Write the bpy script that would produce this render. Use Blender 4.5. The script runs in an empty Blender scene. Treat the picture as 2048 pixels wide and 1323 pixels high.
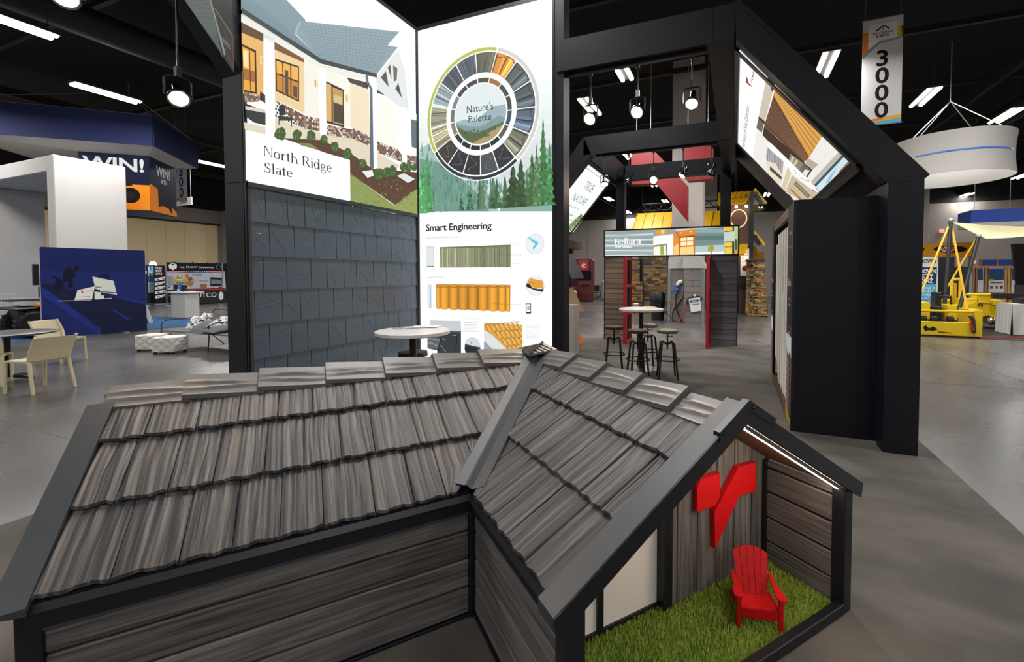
import bpy, math, random
import numpy as np
from mathutils import Vector, Matrix
random.seed(7); rng = np.random.default_rng(7)
S = bpy.context.scene
COL = S.collection

# ------------------------------------------------------------------ camera
F, CX, CY, EYE = 880.0, 1112.0, 575.0, 1.64          # lens solved on the photo: focal and principal point in 2048-wide pixels
PITCH = math.atan(25.8 / 880.0); YAW = math.radians(22.1)
FW = Vector((-math.sin(YAW) * math.cos(PITCH), math.cos(YAW) * math.cos(PITCH), -math.sin(PITCH)))
RT = Vector((math.cos(YAW), math.sin(YAW), 0.0)); UP = RT.cross(FW)
CAM = Vector((0, 0, EYE))
cd = bpy.data.cameras.new('camera'); cam = bpy.data.objects.new('camera', cd); COL.objects.link(cam)
cd.sensor_width = 36.0; cd.lens = F / 2048 * 36; cd.shift_x = -(CX - 1024) / 2048; cd.shift_y = -(661.5 - CY) / 2048
cd.clip_start = 0.05; cd.clip_end = 300
cam.matrix_world = Matrix((( RT.x, UP.x, -FW.x, 0), (RT.y, UP.y, -FW.y, 0), (RT.z, UP.z, -FW.z, EYE), (0, 0, 0, 1)))
S.camera = cam
S.view_settings.view_transform = 'Standard'; S.view_settings.look = 'None'
S.view_settings.gamma = 1.0; S.view_settings.use_curve_mapping = False
S.view_settings.exposure = 0.0
w = bpy.data.worlds.new('world'); S.world = w; w.use_nodes = True
w.node_tree.nodes['Background'].inputs[0].default_value = (0.02, 0.02, 0.025, 1); w.node_tree.nodes['Background'].inputs[1].default_value = 1.0
HALL_W = 240.0      # watts of one hall light
SPOT_W = 70.0       # watts of one booth track light
LIT = 1.0          # radiance of a backlit print

# surveying helpers: where a sight line through a photo pixel meets the floor or a known plane of the place
def ray(x, y): return FW + RT * ((x - CX) / F) - UP * ((y - CY) / F)
def atz(x, y, z=0.0):
    d = ray(x, y); return CAM + d * ((z - EYE) / d.z)
def onpl(x, y, p, n):
    d = ray(x, y); n = Vector(n); return CAM + d * ((Vector(p) - CAM).dot(n) / d.dot(n))
def atx(x, y, X): return onpl(x, y, (X, 0, 0), (1, 0, 0))
def aty(x, y, Y): return onpl(x, y, (0, Y, 0), (0, 1, 0))

# ------------------------------------------------------------------ colour and material helpers
def lin(c):
    if isinstance(c, str): c = tuple(int(c[i:i + 2], 16) for i in (0, 2, 4))
    return tuple(((v / 255) / 12.92 if v <= 10 else (((v / 255) + 0.055) / 1.055) ** 2.4) for v in c)
MATS = {}
def nodes_of(name):
    m = bpy.data.materials.new(name); m.use_nodes = True; MATS[name] = m
    nt = m.node_tree; return m, nt, nt.nodes['Principled BSDF'], nt.nodes, nt.links
def mat(name, col, rough=0.5, metal=0.0, var=0.15, scale=8.0, bump=0.0, bscale=None, spec=0.5, alpha=None):
    """plain procedural surface: base colour with soft noise variation and optional fine relief"""
    m, nt, b, N, L = nodes_of(name)
    c = lin(col)
    tc = N.new('ShaderNodeTexCoord'); nz = N.new('ShaderNodeTexNoise'); nz.inputs['Scale'].default_value = scale; nz.inputs['Detail'].default_value = 4
    L.new(tc.outputs['Object'], nz.inputs['Vector'])
    mx = N.new('ShaderNodeMix'); mx.data_type = 'RGBA'
    mx.inputs[6].default_value = (*[v * (1 - var) for v in c], 1); mx.inputs[7].default_value = (*[min(1, v * (1 + var)) for v in c], 1)
    L.new(nz.outputs['Fac'], mx.inputs[0]); L.new(mx.outputs[2], b.inputs['Base Color'])
    b.inputs['Roughness'].default_value = rough; b.inputs['Metallic'].default_value = metal
    b.inputs['Specular IOR Level'].default_value = spec
    if bump:
        n2 = N.new('ShaderNodeTexNoise'); n2.inputs['Scale'].default_value = bscale or scale * 8; n2.inputs['Detail'].default_value = 3
        L.new(tc.outputs['Object'], n2.inputs['Vector'])
        bp = N.new('ShaderNodeBump'); bp.inputs['Strength'].default_value = bump; bp.inputs['Distance'].default_value = 0.01
        L.new(n2.outputs['Fac'], bp.inputs['Height']); L.new(bp.outputs['Normal'], b.inputs['Normal'])
    return m
def emit(name, col, strength):
    m = bpy.data.materials.new(name); m.use_nodes = True; MATS[name] = m
    nt = m.node_tree; b = nt.nodes['Principled BSDF']
    b.inputs['Base Color'].default_value = (0.8, 0.8, 0.8, 1)
    b.inputs['Emission Color'].default_value = (*lin(col), 1); b.inputs['Emission Strength'].default_value = strength
    return m
def print_mat(name, lit, rough=0.35):
    """flat print: the colours come from the mesh's colour attribute; backlit prints glow, paper prints do not"""
    m, nt, b, N, L = nodes_of(name)
    a = N.new('ShaderNodeVertexColor'); a.layer_name = 'Col'
    b.inputs['Roughness'].default_value = rough
    if lit:
        b.inputs['Base Color'].default_value = (0.03, 0.03, 0.03, 1)
        b.inputs['Roughness'].default_value = 0.6; b.inputs['Specular IOR Level'].default_value = 0.2
        L.new(a.outputs['Color'], b.inputs['Emission Color'])
        bw_ = N.new('ShaderNodeRGBToBW'); L.new(a.outputs['Color'], bw_.inputs[0]); mr = N.new('ShaderNodeMapRange')     # bare white film lets the tubes through at more than full white
        mr.inputs[1].default_value = 0.7; mr.inputs[2].default_value = 0.98; mr.inputs[3].default_value = lit; mr.inputs[4].default_value = lit * 1.08
        L.new(bw_.outputs[0], mr.inputs[0]); L.new(mr.outputs[0], b.inputs['Emission Strength'])
    else:
        b.inputs['Roughness'].default_value = 0.65; b.inputs['Specular IOR Level'].default_value = 0.2
        L.new(a.outputs['Color'], b.inputs['Base Color'])
    return m

# ------------------------------------------------------------------ mesh builder
class MB:
    def __init__(s): s.v = []; s.f = []; s.c = []; s.uv = []
    def add(s, vs, fs, col=None, uvs=None):
        k = len(s.v); s.v += [tuple(p) for p in vs]; s.f += [tuple(i + k for i in f) for f in fs]
        s.c += [col] * len(fs); s.uv += list(uvs) if uvs is not None else [(0, 0)] * len(vs)
        return s
    def box(s, x0, x1, y0, y1, z0, z1, col=None):
        vs = [(x, y, z) for z in (z0, z1) for y in (y0, y1) for x in (x0, x1)]
        return s.add(vs, [(0, 2, 3, 1), (4, 5, 7, 6), (0, 1, 5, 4), (2, 6, 7, 3), (0, 4, 6, 2), (1, 3, 7, 5)], col)
    def cbox(s, x0, x1, y0, y1, z0, z1, r=0.01, col=None):
        """box with chamfered edges"""
        c = ((x0 + x1) / 2, (y0 + y1) / 2, (z0 + z1) / 2); h = ((x1 - x0) / 2, (y1 - y0) / 2, (z1 - z0) / 2)
        r = min(r, *[a * 0.9 for a in h]); vs = []
        idx = {}
        for sx in (-1, 1):
            for sy in (-1, 1):
                for sz in (-1, 1):
                    sg = (sx, sy, sz)
                    for a in range(3):
                        idx[sg + (a,)] = len(vs)
                        vs.append(tuple(c[i] + sg[i] * (h[i] if i == a else h[i] - r) for i in range(3)))
        fs = []
        for a in range(3):
            b_, c_ = [(1, 2), (2, 0), (0, 1)][a]
            for sg in (-1, 1):
                q = []
                for (p, t) in ((-1, -1), (1, -1), (1, 1), (-1, 1)):
                    k = [0, 0, 0]; k[a] = sg; k[b_] = p; k[c_] = t; q.append(idx[tuple(k) + (a,)])
                fs.append(tuple(q if sg > 0 else q[::-1]))
        for a in range(3):
            b_, c_ = [(1, 2), (2, 0), (0, 1)][a]
            for p in (-1, 1):
                for t in (-1, 1):
                    k0 = [0, 0, 0]; k1 = [0, 0, 0]; k0[b_] = k1[b_] = p; k0[c_] = k1[c_] = t; k0[a] = -1; k1[a] = 1
                    q = [idx[tuple(k0) + (b_,)], idx[tuple(k1) + (b_,)], idx[tuple(k1) + (c_,)], idx[tuple(k0) + (c_,)]]
                    fs.append(tuple(q if p * t < 0 else q[::-1]))
        for sx in (-1, 1):
            for sy in (-1, 1):
                for sz in (-1, 1):
                    q = [idx[(sx, sy, sz, a)] for a in range(3)]; fs.append(tuple(q if sx * sy * sz > 0 else q[::-1]))
        return s.add(vs, fs, col)
    def beam(s, p0, p1, w, h, up=(0, 0, 1), col=None):
        """bar of section w x h from p0 to p1"""
        p0, p1 = Vector(p0), Vector(p1); d = (p1 - p0).normalized(); up = Vector(up)
        if abs(d.dot(up)) > 0.98: up = Vector((0, 1, 0))
        a = d.cross(up).normalized() * (w / 2); b = a.cross(d).normalized() * (h / 2)
        vs = [p + sa * a + sb * b for p in (p0, p1) for sa, sb in ((-1, -1), (1, -1), (1, 1), (-1, 1))]
        return s.add(vs, [(3, 2, 1, 0), (4, 5, 6, 7), (0, 1, 5, 4), (1, 2, 6, 5), (2, 3, 7, 6), (3, 0, 4, 7)], col)
    def tube(s, pts, r, n=8, closed=False, col=None, cap=True):
        pts = [Vector(p) for p in pts]; m = len(pts); vs = []; fs = []
        rs = r if isinstance(r, (list, tuple)) else [r] * m
        prev = None
        for i, p in enumerate(pts):
            a = pts[(i - 1) % m] if (closed or i) else pts[0]; b = pts[(i + 1) % m] if (closed or i < m - 1) else pts[-1]
            d = (b - a)
            d = d.normalized() if d.length > 1e-9 else Vector((0, 0, 1))
            if prev is None:
                u = d.orthogonal().normalized()
            else:
                u = (prev - d * prev.dot(d)); u = u.normalized() if u.length > 1e-6 else d.orthogonal().normalized()
            prev = u; q = d.cross(u)
            vs += [p + (u * math.cos(t) + q * math.sin(t)) * rs[i] for t in [2 * math.pi * k / n for k in range(n)]]
        for i in range(m if closed else m - 1):
            j = (i + 1) % m
            fs += [(i * n + k, i * n + (k + 1) % n, j * n + (k + 1) % n, j * n + k) for k in range(n)]
        if cap and not closed: fs += [tuple(range(n))[::-1], tuple((m - 1) * n + k for k in range(n))]
        return s.add(vs, fs, col)
    def lathe(s, prof, n=24, c=(0, 0, 0), col=None, axis=None, cap=True):
        """profile of (radius, height) turned round the z axis, or round AXIS"""
        vs = []; fs = []; m = len(prof)
        M = Matrix.Identity(3) if axis is None else Vector((0, 0, 1)).rotation_difference(Vector(axis)).to_matrix()
        for r, z in prof:
            for k in range(n):
                t = 2 * math.pi * k / n; vs.append(Vector(c) + M @ Vector((r * math.cos(t), r * math.sin(t), z)))
        for i in range(m - 1):
            fs += [(i * n + k, i * n + (k + 1) % n, (i + 1) * n + (k + 1) % n, (i + 1) * n + k) for k in range(n)]
        if cap and prof[0][0] > 1e-6: fs.append(tuple(range(n))[::-1])
        if cap and prof[-1][0] > 1e-6: fs.append(tuple((m - 1) * n + k for k in range(n)))
        return s.add(vs, fs, col)
    def prism(s, poly, off, col=None):
        """closed polygon of 3-D points pushed along OFF"""
        n = len(poly); a = [Vector(p) for p in poly]; b = [p + Vector(off) for p in a]
        return s.add(a + b, [tuple(range(n))[::-1], tuple(range(n, 2 * n))] + [(i, (i + 1) % n, n + (i + 1) % n, n + i) for i in range(n)], col)
    def grid(s, nu, nv, fn, col=None, uvf=None):
        vs = [fn(i / nu, j / nv) for j in range(nv + 1) for i in range(nu + 1)]; k = nu + 1
        uvs = [uvf(i / nu, j / nv) for j in range(nv + 1) for i in range(nu + 1)] if uvf else None
        return s.add(vs, [(j * k + i, j * k + i + 1, (j + 1) * k + i + 1, (j + 1) * k + i) for j in range(nv) for i in range(nu)], col, uvs)
    def ball(s, c, r, nu=12, nv=8, col=None):
        r = (r, r, r) if not isinstance(r, (tuple, list)) else r
        pr = [(math.sin(math.pi * j / nv), -math.cos(math.pi * j / nv)) for j in range(nv + 1)]
        vs = [(c[0] + r[0] * a * math.cos(2 * math.pi * k / nu), c[1] + r[1] * a * math.sin(2 * math.pi * k / nu), c[2] + r[2] * b) for a, b in pr for k in range(nu)]
        return s.add(vs, [(j * nu + k, j * nu + (k + 1) % nu, (j + 1) * nu + (k + 1) % nu, (j + 1) * nu + k) for j in range(nv) for k in range(nu)], col)
    def xf(s, M): s.v = [tuple(M @ Vector(p)) for p in s.v]; return s
    def mesh(s, name, m, smooth=0, uv=False):
        me = bpy.data.meshes.new(name); me.from_pydata([tuple(p) for p in s.v], [], s.f)
        if m is not None: me.materials.append(MATS[m] if isinstance(m, str) else m)
        if any(c is not None for c in s.c):
            at = me.color_attributes.new('Col', 'FLOAT_COLOR', 'CORNER'); buf = []
            for f, c in zip(s.f, s.c): buf += [*(lin(c) if c is not None else (0.8, 0.8, 0.8)), 1.0] * len(f)
            at.data.foreach_set('color', buf)
        if uv:
            ul = me.uv_layers.new(name='UVMap'); idx = [i for f in s.f for i in f]
            ul.data.foreach_set('uv', [x for i in idx for x in s.uv[i]])
        if smooth:
            me.polygons.foreach_set('use_smooth', [True] * len(me.polygons)); me.set_sharp_from_angle(angle=math.radians(smooth))
        return me
    def build(s, name, m, parent=None, world=False, smooth=0, uv=False, **props):
        if world and parent is not None: s.xf(RM[parent.name].inverted())
        o = bpy.data.objects.new(name, s.mesh(name, m, smooth, uv)); COL.objects.link(o)
        if parent is not None: o.parent = parent
        for k, v in props.items(): o[k] = v
        return o
RM = {}
def thing(name, label, cat, loc=(0, 0, 0), rz=0.0, group=None):
    o = bpy.data.objects.new(name, None); COL.objects.link(o); o.empty_display_size = 0.1
    o.location = loc; o.rotation_euler = (0, 0, rz)
    RM[o.name] = Matrix.Translation(Vector(loc)) @ Matrix.Rotation(rz, 4, 'Z')
    o['label'] = label; o['category'] = cat
    if group: o['group'] = group
    return o
def tag(o, label, cat, group=None):
    o['label'] = label; o['category'] = cat
    if group: o['group'] = group
    return o
def dup(root, loc, rz, label, group=None):
    def cp(o, par):
        c = o.copy(); COL.objects.link(c); c.parent = par
        for ch in o.children: cp(ch, c)
        return c
    r = cp(root, None); r.location = loc; r.rotation_euler = (0, 0, rz); r['label'] = label
    RM[r.name] = Matrix.Translation(Vector(loc)) @ Matrix.Rotation(rz, 4, 'Z')
    if group: r['group'] = group
    return r
def struct(mb, name, m, **k):
    return mb.build(name, m, kind='structure', **k)
def lamp(name, kind, loc, energy, col=(255, 244, 228), size=0.1, target=None, parent=None, sy=None, cone=60, blend=0.6):
    l = bpy.data.lights.new(name, kind); l.energy = energy; l.color = lin(col)
    if kind == 'AREA':
        l.shape = 'RECTANGLE' if sy else 'SQUARE'; l.size = size
        if sy: l.size_y = sy
    else: l.shadow_soft_size = size
    if kind == 'SPOT': l.spot_size = math.radians(cone); l.spot_blend = blend
    o = bpy.data.objects.new(name, l); COL.objects.link(o)
    R = Matrix.Identity(3)
    if target is not None: R = (Vector(target) - Vector(loc)).to_track_quat('-Z', 'Y').to_matrix()
    M = Matrix.Translation(Vector(loc)) @ R.to_4x4()
    if parent is not None:
        o.parent = parent; M = RM[parent.name].inverted() @ M
    o.matrix_local = M
    return o

# ------------------------------------------------------------------ lettering: outlines of the built-in font, read once
GL = {}
def load_glyphs():
    chars = 'ABCDEFGHIJKLMNOPQRSTUVWXYZabcdefghijklmnopqrstuvwxyz0123456789!.\'&-,'
    todo = []
    for wt, off in (('n', 0.0), ('b', 0.022), ('l', -0.012)):
        for ch in chars:
            for k, body in enumerate((ch, 'H' + ch + 'H')):
                cu = bpy.data.curves.new('glyph', 'FONT'); cu.body = body; cu.size = 1.0; cu.offset = off; cu.resolution_u = 3; cu.fill_mode = 'FRONT' if k == 0 else 'NONE'
                o = bpy.data.objects.new('glyph', cu); COL.objects.link(o); todo.append((wt, ch, k, o))
    dg = bpy.context.evaluated_depsgraph_get(); wid = {}
    hh = {}
    for wt, ch, k, o in todo:
        me = bpy.data.meshes.new_from_object(o.evaluated_get(dg))
        vs = [(v.co.x, v.co.y) for v in me.vertices]
        if k == 0: GL[(wt, ch)] = [vs, [tuple(p.vertices) for p in me.polygons], 0.6]
        else: wid[(wt, ch)] = (max(v[0] for v in vs) - min(v[0] for v in vs)) if vs else 0
        bpy.data.meshes.remove(me)
    for wt in 'nbl':
        hw = max(v[0] for v in GL[(wt, 'H')][0]) - min(v[0] for v in GL[(wt, 'H')][0])
        hadv = (wid[(wt, 'H')] - hw) / 2
        for ch in chars: GL[(wt, ch)][2] = wid[(wt, ch)] - hw - hadv
    for _, _, _, o in todo:
        cu = o.data; bpy.data.objects.remove(o); bpy.data.curves.remove(cu)
load_glyphs()
def text_polys(s, wt='n', track=0.0):
    x = 0.0; vs = []; fs = []
    for ch in s:
        if ch == ' ': x += 0.3 + track; continue
        g = GL[(wt, ch)]; k = len(vs)
        vs += [(a + x, b) for a, b in g[0]]; fs += [tuple(i + k for i in f) for f in g[1]]
        x += g[2] + track
    return vs, fs, x - track

class Plane:
    """a flat panel in the place: O = a point of it, A = its reading direction, B = its up direction; N looks out of the face"""
    def __init__(s, O, A, B):
        s.O = Vector(O); s.A = Vector(A).normalized(); s.B = Vector(B).normalized(); s.N = s.A.cross(s.B).normalized()
    def st(s, x, y):
        p = onpl(x, y, s.O, s.N) - s.O; return p.dot(s.A), p.dot(s.B)
    def at(s, a, b, h=0.0): return s.O + s.A * a + s.B * b + s.N * h
class Print:
    """flat print on a Plane: polygons in print coordinates or surveyed from the photo, each a hair above the last"""
    def __init__(s, plane, base=0.0, step=0.000025): s.p = plane; s.mb = MB(); s.h = base; s.step = step; s.parent = None; s.mat = None
    def lines(s, parent, m): s.parent = parent; s.mat = m; return s
    def poly(s, pts, col):
        s.h += s.step; n = len(pts)
        s.mb.add([s.p.at(a, b, s.h) for a, b in pts], [tuple(range(n))], col); return s
    def px(s, pts, col): return s.poly([s.p.st(x, y) for x, y in pts], col)
    def rect(s, a0, b0, a1, b1, col): return s.poly([(a0, b0), (a1, b0), (a1, b1), (a0, b1)], col)
    def disc(s, a, b, r, col, n=40, r0=None, t0=0.0, t1=2 * math.pi):
        s.h += s.step; k = max(3, int(n * (t1 - t0) / (2 * math.pi)))
        if r0 is None and t1 - t0 > 6.28:
            return s.poly([(a + r * math.cos(2 * math.pi * i / n), b + r * math.sin(2 * math.pi * i / n)) for i in range(n)], col)
        ts = [t0 + (t1 - t0) * i / k for i in range(k + 1)]; r0 = r0 or 0.0
        vs = [s.p.at(a + q * math.cos(t), b + q * math.sin(t), s.h) for q in (r0, r) for t in ts]
        s.mb.add(vs, [(i, k + 1 + i, k + 2 + i, i + 1) for i in range(k)], col); return s
    def text(s, body, a, b, size, col, wt='n', xs=1.0, track=0.0, ang=0.0, align='l', slant=0.0):
        s.h += s.step; vs, fs, wd = text_polys(body, wt, track)
        o = {'l': 0, 'c': -wd / 2, 'r': -wd}[align]; ca, sa = math.cos(ang), math.sin(ang)
        pts = []
        for x, y in vs:
            X = (x + o + slant * y) * size * xs; Y = y * size; pts.append(s.p.at(a + X * ca - Y * sa, b + X * sa + Y * ca, s.h))
        s.mb.add(pts, fs, col); return s
    def text_fit(s, body, p0, p1, y_top, col, wt='n', track=0.0):
        """text whose baseline runs between photo points p0 and p1 and whose capitals reach the photo row y_top at p0"""
        a0, b0 = s.p.st(*p0); a1, b1 = s.p.st(*p1); _, bt = s.p.st(p0[0], y_top)
        vs, fs, wd = text_polys(body, wt, track); size = (bt - b0) / 0.69
        L_ = math.hypot(a1 - a0, b1 - b0)
        return s.text(body, a0, b0, size, col, wt, xs=L_ / (wd * size), track=track, ang=math.atan2(b1 - b0, a1 - a0))
    def done(s, name, m, parent, **k): return s.mb.build(name, m, parent, world=True, **k)
# ------------------------------------------------------------------ materials
def floor_mat():
    m, nt, b, N, L = nodes_of('concrete')
    tc = N.new('ShaderNodeTexCoord')
    n1 = N.new('ShaderNodeTexNoise'); n1.inputs['Scale'].default_value = 0.3; n1.inputs['Detail'].default_value = 9; n1.inputs['Roughness'].default_value = 0.55; n1.inputs['Distortion'].default_value = 0.5
    n2 = N.new('ShaderNodeTexNoise'); n2.inputs['Scale'].default_value = 0.8; n2.inputs['Detail'].default_value = 3
    L.new(tc.outputs['Object'], n1.inputs['Vector']); L.new(tc.outputs['Object'], n2.inputs['Vector'])
    r = N.new('ShaderNodeValToRGB'); L.new(n1.outputs['Fac'], r.inputs['Fac'])
    r.color_ramp.elements[0].position = 0.36; r.color_ramp.elements[0].color = (0.070, 0.068, 0.065, 1)
    r.color_ramp.elements[1].position = 0.7; r.color_ramp.elements[1].color = (0.130, 0.126, 0.121, 1)
    mx = N.new('ShaderNodeMix'); mx.data_type = 'RGBA'; mx.blend_type = 'OVERLAY'; mx.inputs[0].default_value = 0.25
    L.new(r.outputs['Color'], mx.inputs[6]); L.new(n2.outputs['Fac'], mx.inputs[7]); L.new(mx.outputs[2], b.inputs['Base Color'])
    rr = N.new('ShaderNodeMapRange'); rr.inputs[3].default_value = 0.22; rr.inputs[4].default_value = 0.32; L.new(n2.outputs['Fac'], rr.inputs[0]); L.new(rr.outputs[0], b.inputs['Roughness'])
floor_mat()
def carpet_mat():
    m, nt, b, N, L = nodes_of('booth_carpet')
    tc = N.new('ShaderNodeTexCoord'); mp = N.new('ShaderNodeMapping'); mp.inputs['Scale'].default_value = (1.0, 2.0, 1)
    n1 = N.new('ShaderNodeTexNoise'); n1.inputs['Scale'].default_value = 1.3; n1.inputs['Detail'].default_value = 8; n1.inputs['Distortion'].default_value = 0.6
    n2 = N.new('ShaderNodeTexNoise'); n2.inputs['Scale'].default_value = 260; n2.inputs['Detail'].default_value = 2
    L.new(tc.outputs['Object'], mp.inputs['Vector']); L.new(mp.outputs[0], n1.inputs['Vector']); L.new(tc.outputs['Object'], n2.inputs['Vector'])
    r = N.new('ShaderNodeValToRGB'); L.new(n1.outputs['Fac'], r.inputs['Fac'])
    r.color_ramp.elements[0].position = 0.3; r.color_ramp.elements[0].color = (*lin('4c4945'), 1)
    r.color_ramp.elements[1].position = 0.72; r.color_ramp.elements[1].color = (*lin('6c6761'), 1)
    mx = N.new('ShaderNodeMix'); mx.data_type = 'RGBA'; mx.blend_type = 'OVERLAY'; mx.inputs[0].default_value = 0.35
    L.new(r.outputs['Color'], mx.inputs[6]); L.new(n2.outputs['Fac'], mx.inputs[7]); L.new(mx.outputs[2], b.inputs['Base Color'])
    b.inputs['Roughness'].default_value = 0.85; b.inputs['Specular IOR Level'].default_value = 0.2
    bp = N.new('ShaderNodeBump'); bp.inputs['Strength'].default_value = 0.25; bp.inputs['Distance'].default_value = 0.004; L.new(n2.outputs['Fac'], bp.inputs['Height']); L.new(bp.outputs['Normal'], b.inputs['Normal'])
carpet_mat()
def streak_mat(name, dark, light, warm):
    """pressed-metal shake: wavy relief streaks running down the slope (UV: x across, y down, in metres)"""
    m, nt, b, N, L = nodes_of(name)
    uv = N.new('ShaderNodeUVMap'); oi = N.new('ShaderNodeObjectInfo')
    sep = N.new('ShaderNodeSeparateXYZ'); L.new(uv.outputs[0], sep.inputs[0])
    wv = N.new('ShaderNodeTexNoise'); wv.inputs['Scale'].default_value = 4.0; wv.inputs['Detail'].default_value = 1
    L.new(uv.outputs[0], wv.inputs['Vector'])
    ma = N.new('ShaderNodeMath'); ma.operation = 'MULTIPLY_ADD'; ma.inputs[1].default_value = 0.028; L.new(wv.outputs['Fac'], ma.inputs[0]); L.new(sep.outputs[0], ma.inputs[2])
    cb = N.new('ShaderNodeCombineXYZ'); 
    mu = N.new('ShaderNodeMath'); mu.operation = 'MULTIPLY'; mu.inputs[1].default_value = 58.0; L.new(ma.outputs[0], mu.inputs[0]); L.new(mu.outputs[0], cb.inputs[0])
    my = N.new('ShaderNodeMath'); my.operation = 'MULTIPLY'; my.inputs[1].default_value = 1.1; L.new(sep.outputs[1], my.inputs[0]); L.new(my.outputs[0], cb.inputs[1])
    mr = N.new('ShaderNodeMath'); mr.operation = 'MULTIPLY'; mr.inputs[1].default_value = 40.0; L.new(oi.outputs['Random'], mr.inputs[0]); L.new(mr.outputs[0], cb.inputs[2])
    st = N.new('ShaderNodeTexNoise'); st.inputs['Scale'].default_value = 1.0; st.inputs['Detail'].default_value = 2.0; st.inputs['Roughness'].default_value = 0.45
    L.new(cb.outputs[0], st.inputs['Vector'])
    r = N.new('ShaderNodeValToRGB'); L.new(st.outputs['Fac'], r.inputs['Fac'])
    e = r.color_ramp.elements; e[0].position = 0.40; e[0].color = (*lin(dark), 1); e[1].position = 0.66; e[1].color = (*lin(warm), 1)
    k = e.new(0.53); k.color = (*lin(light), 1)
    gr = N.new('ShaderNodeTexNoise'); gr.inputs['Scale'].default_value = 700; tc = N.new('ShaderNodeTexCoord'); L.new(tc.outputs['Object'], gr.inputs['Vector'])
    mx = N.new('ShaderNodeMix'); mx.data_type = 'RGBA'; mx.blend_type = 'OVERLAY'; mx.inputs[0].default_value = 0.45
    L.new(r.outputs['Color'], mx.inputs[6]); L.new(gr.outputs['Fac'], mx.inputs[7]); L.new(mx.outputs[2], b.inputs['Base Color'])
    b.inputs['Roughness'].default_value = 0.5; b.inputs['Specular IOR Level'].default_value = 0.5
    bp = N.new('ShaderNodeBump'); bp.inputs['Strength'].default_value = 0.9; bp.inputs['Distance'].default_value = 0.008
    L.new(st.outputs['Fac'], bp.inputs['Height']); L.new(bp.outputs['Normal'], b.inputs['Normal'])
    return m
streak_mat('shake_metal', '28292c', '3c3b3c', '5f5955')
def wood_mat(name, dark, light, scale=1.0, bump=0.5):
    """weathered board: grain along UV x"""
    m, nt, b, N, L = nodes_of(name)
    uv = N.new('ShaderNodeUVMap'); oi = N.new('ShaderNodeObjectInfo')
    mp = N.new('ShaderNodeMapping'); mp.inputs['Scale'].default_value = (2.0 * scale, 64 * scale, 1); L.new(uv.outputs[0], mp.inputs['Vector'])
    cb = N.new('ShaderNodeCombineXYZ'); mr = N.new('ShaderNodeMath'); mr.operation = 'MULTIPLY'; mr.inputs[1].default_value = 60.0
    L.new(oi.outputs['Random'], mr.inputs[0]); L.new(mr.outputs[0], cb.inputs[0]); L.new(mr.outputs[0], cb.inputs[2]); L.new(cb.outputs[0], mp.inputs['Location'])
    n1 = N.new('ShaderNodeTexNoise'); n1.inputs['Scale'].default_value = 1.0; n1.inputs['Detail'].default_value = 5; n1.inputs['Roughness'].default_value = 0.6; n1.inputs['Distortion'].default_value = 0.5
    L.new(mp.outputs[0], n1.inputs['Vector'])
    r = N.new('ShaderNodeValToRGB'); L.new(n1.outputs['Fac'], r.inputs['Fac'])
    e = r.color_ramp.elements; e[0].position = 0.3; e[0].color = (*lin(dark), 1); e[1].position = 0.72; e[1].color = (*lin(light), 1)
    hv = N.new('ShaderNodeHueSaturation'); L.new(r.outputs['Color'], hv.inputs['Color'])
    rv = N.new('ShaderNodeMapRange'); rv.inputs[3].default_value = 0.75; rv.inputs[4].default_value = 1.25; L.new(oi.outputs['Random'], rv.inputs[0]); L.new(rv.outputs[0], hv.inputs['Value'])
    L.new(hv.outputs[0], b.inputs['Base Color']); b.inputs['Roughness'].default_value = 0.62; b.inputs['Specular IOR Level'].default_value = 0.35
    bp = N.new('ShaderNodeBump'); bp.inputs['Strength'].default_value = bump; bp.inputs['Distance'].default_value = 0.006; L.new(n1.outputs['Fac'], bp.inputs['Height']); L.new(bp.outputs['Normal'], b.inputs['Normal'])
    return m
wood_mat('grey_wood', '343337', '77726f'); wood_mat('brown_wood', '3a2d22', '6e5a48'); wood_mat('pine', 'a87b48', 'd9b079', bump=0.1)
wood_mat('siding_tan', '6e5d50', '9a8674', 0.6, 0.15); wood_mat('siding_grey', '4a474c', '67636a', 0.6, 0.15); wood_mat('soffit_wood', '5a3f2c', '8a6647', 0.7, 0.15)
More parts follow.
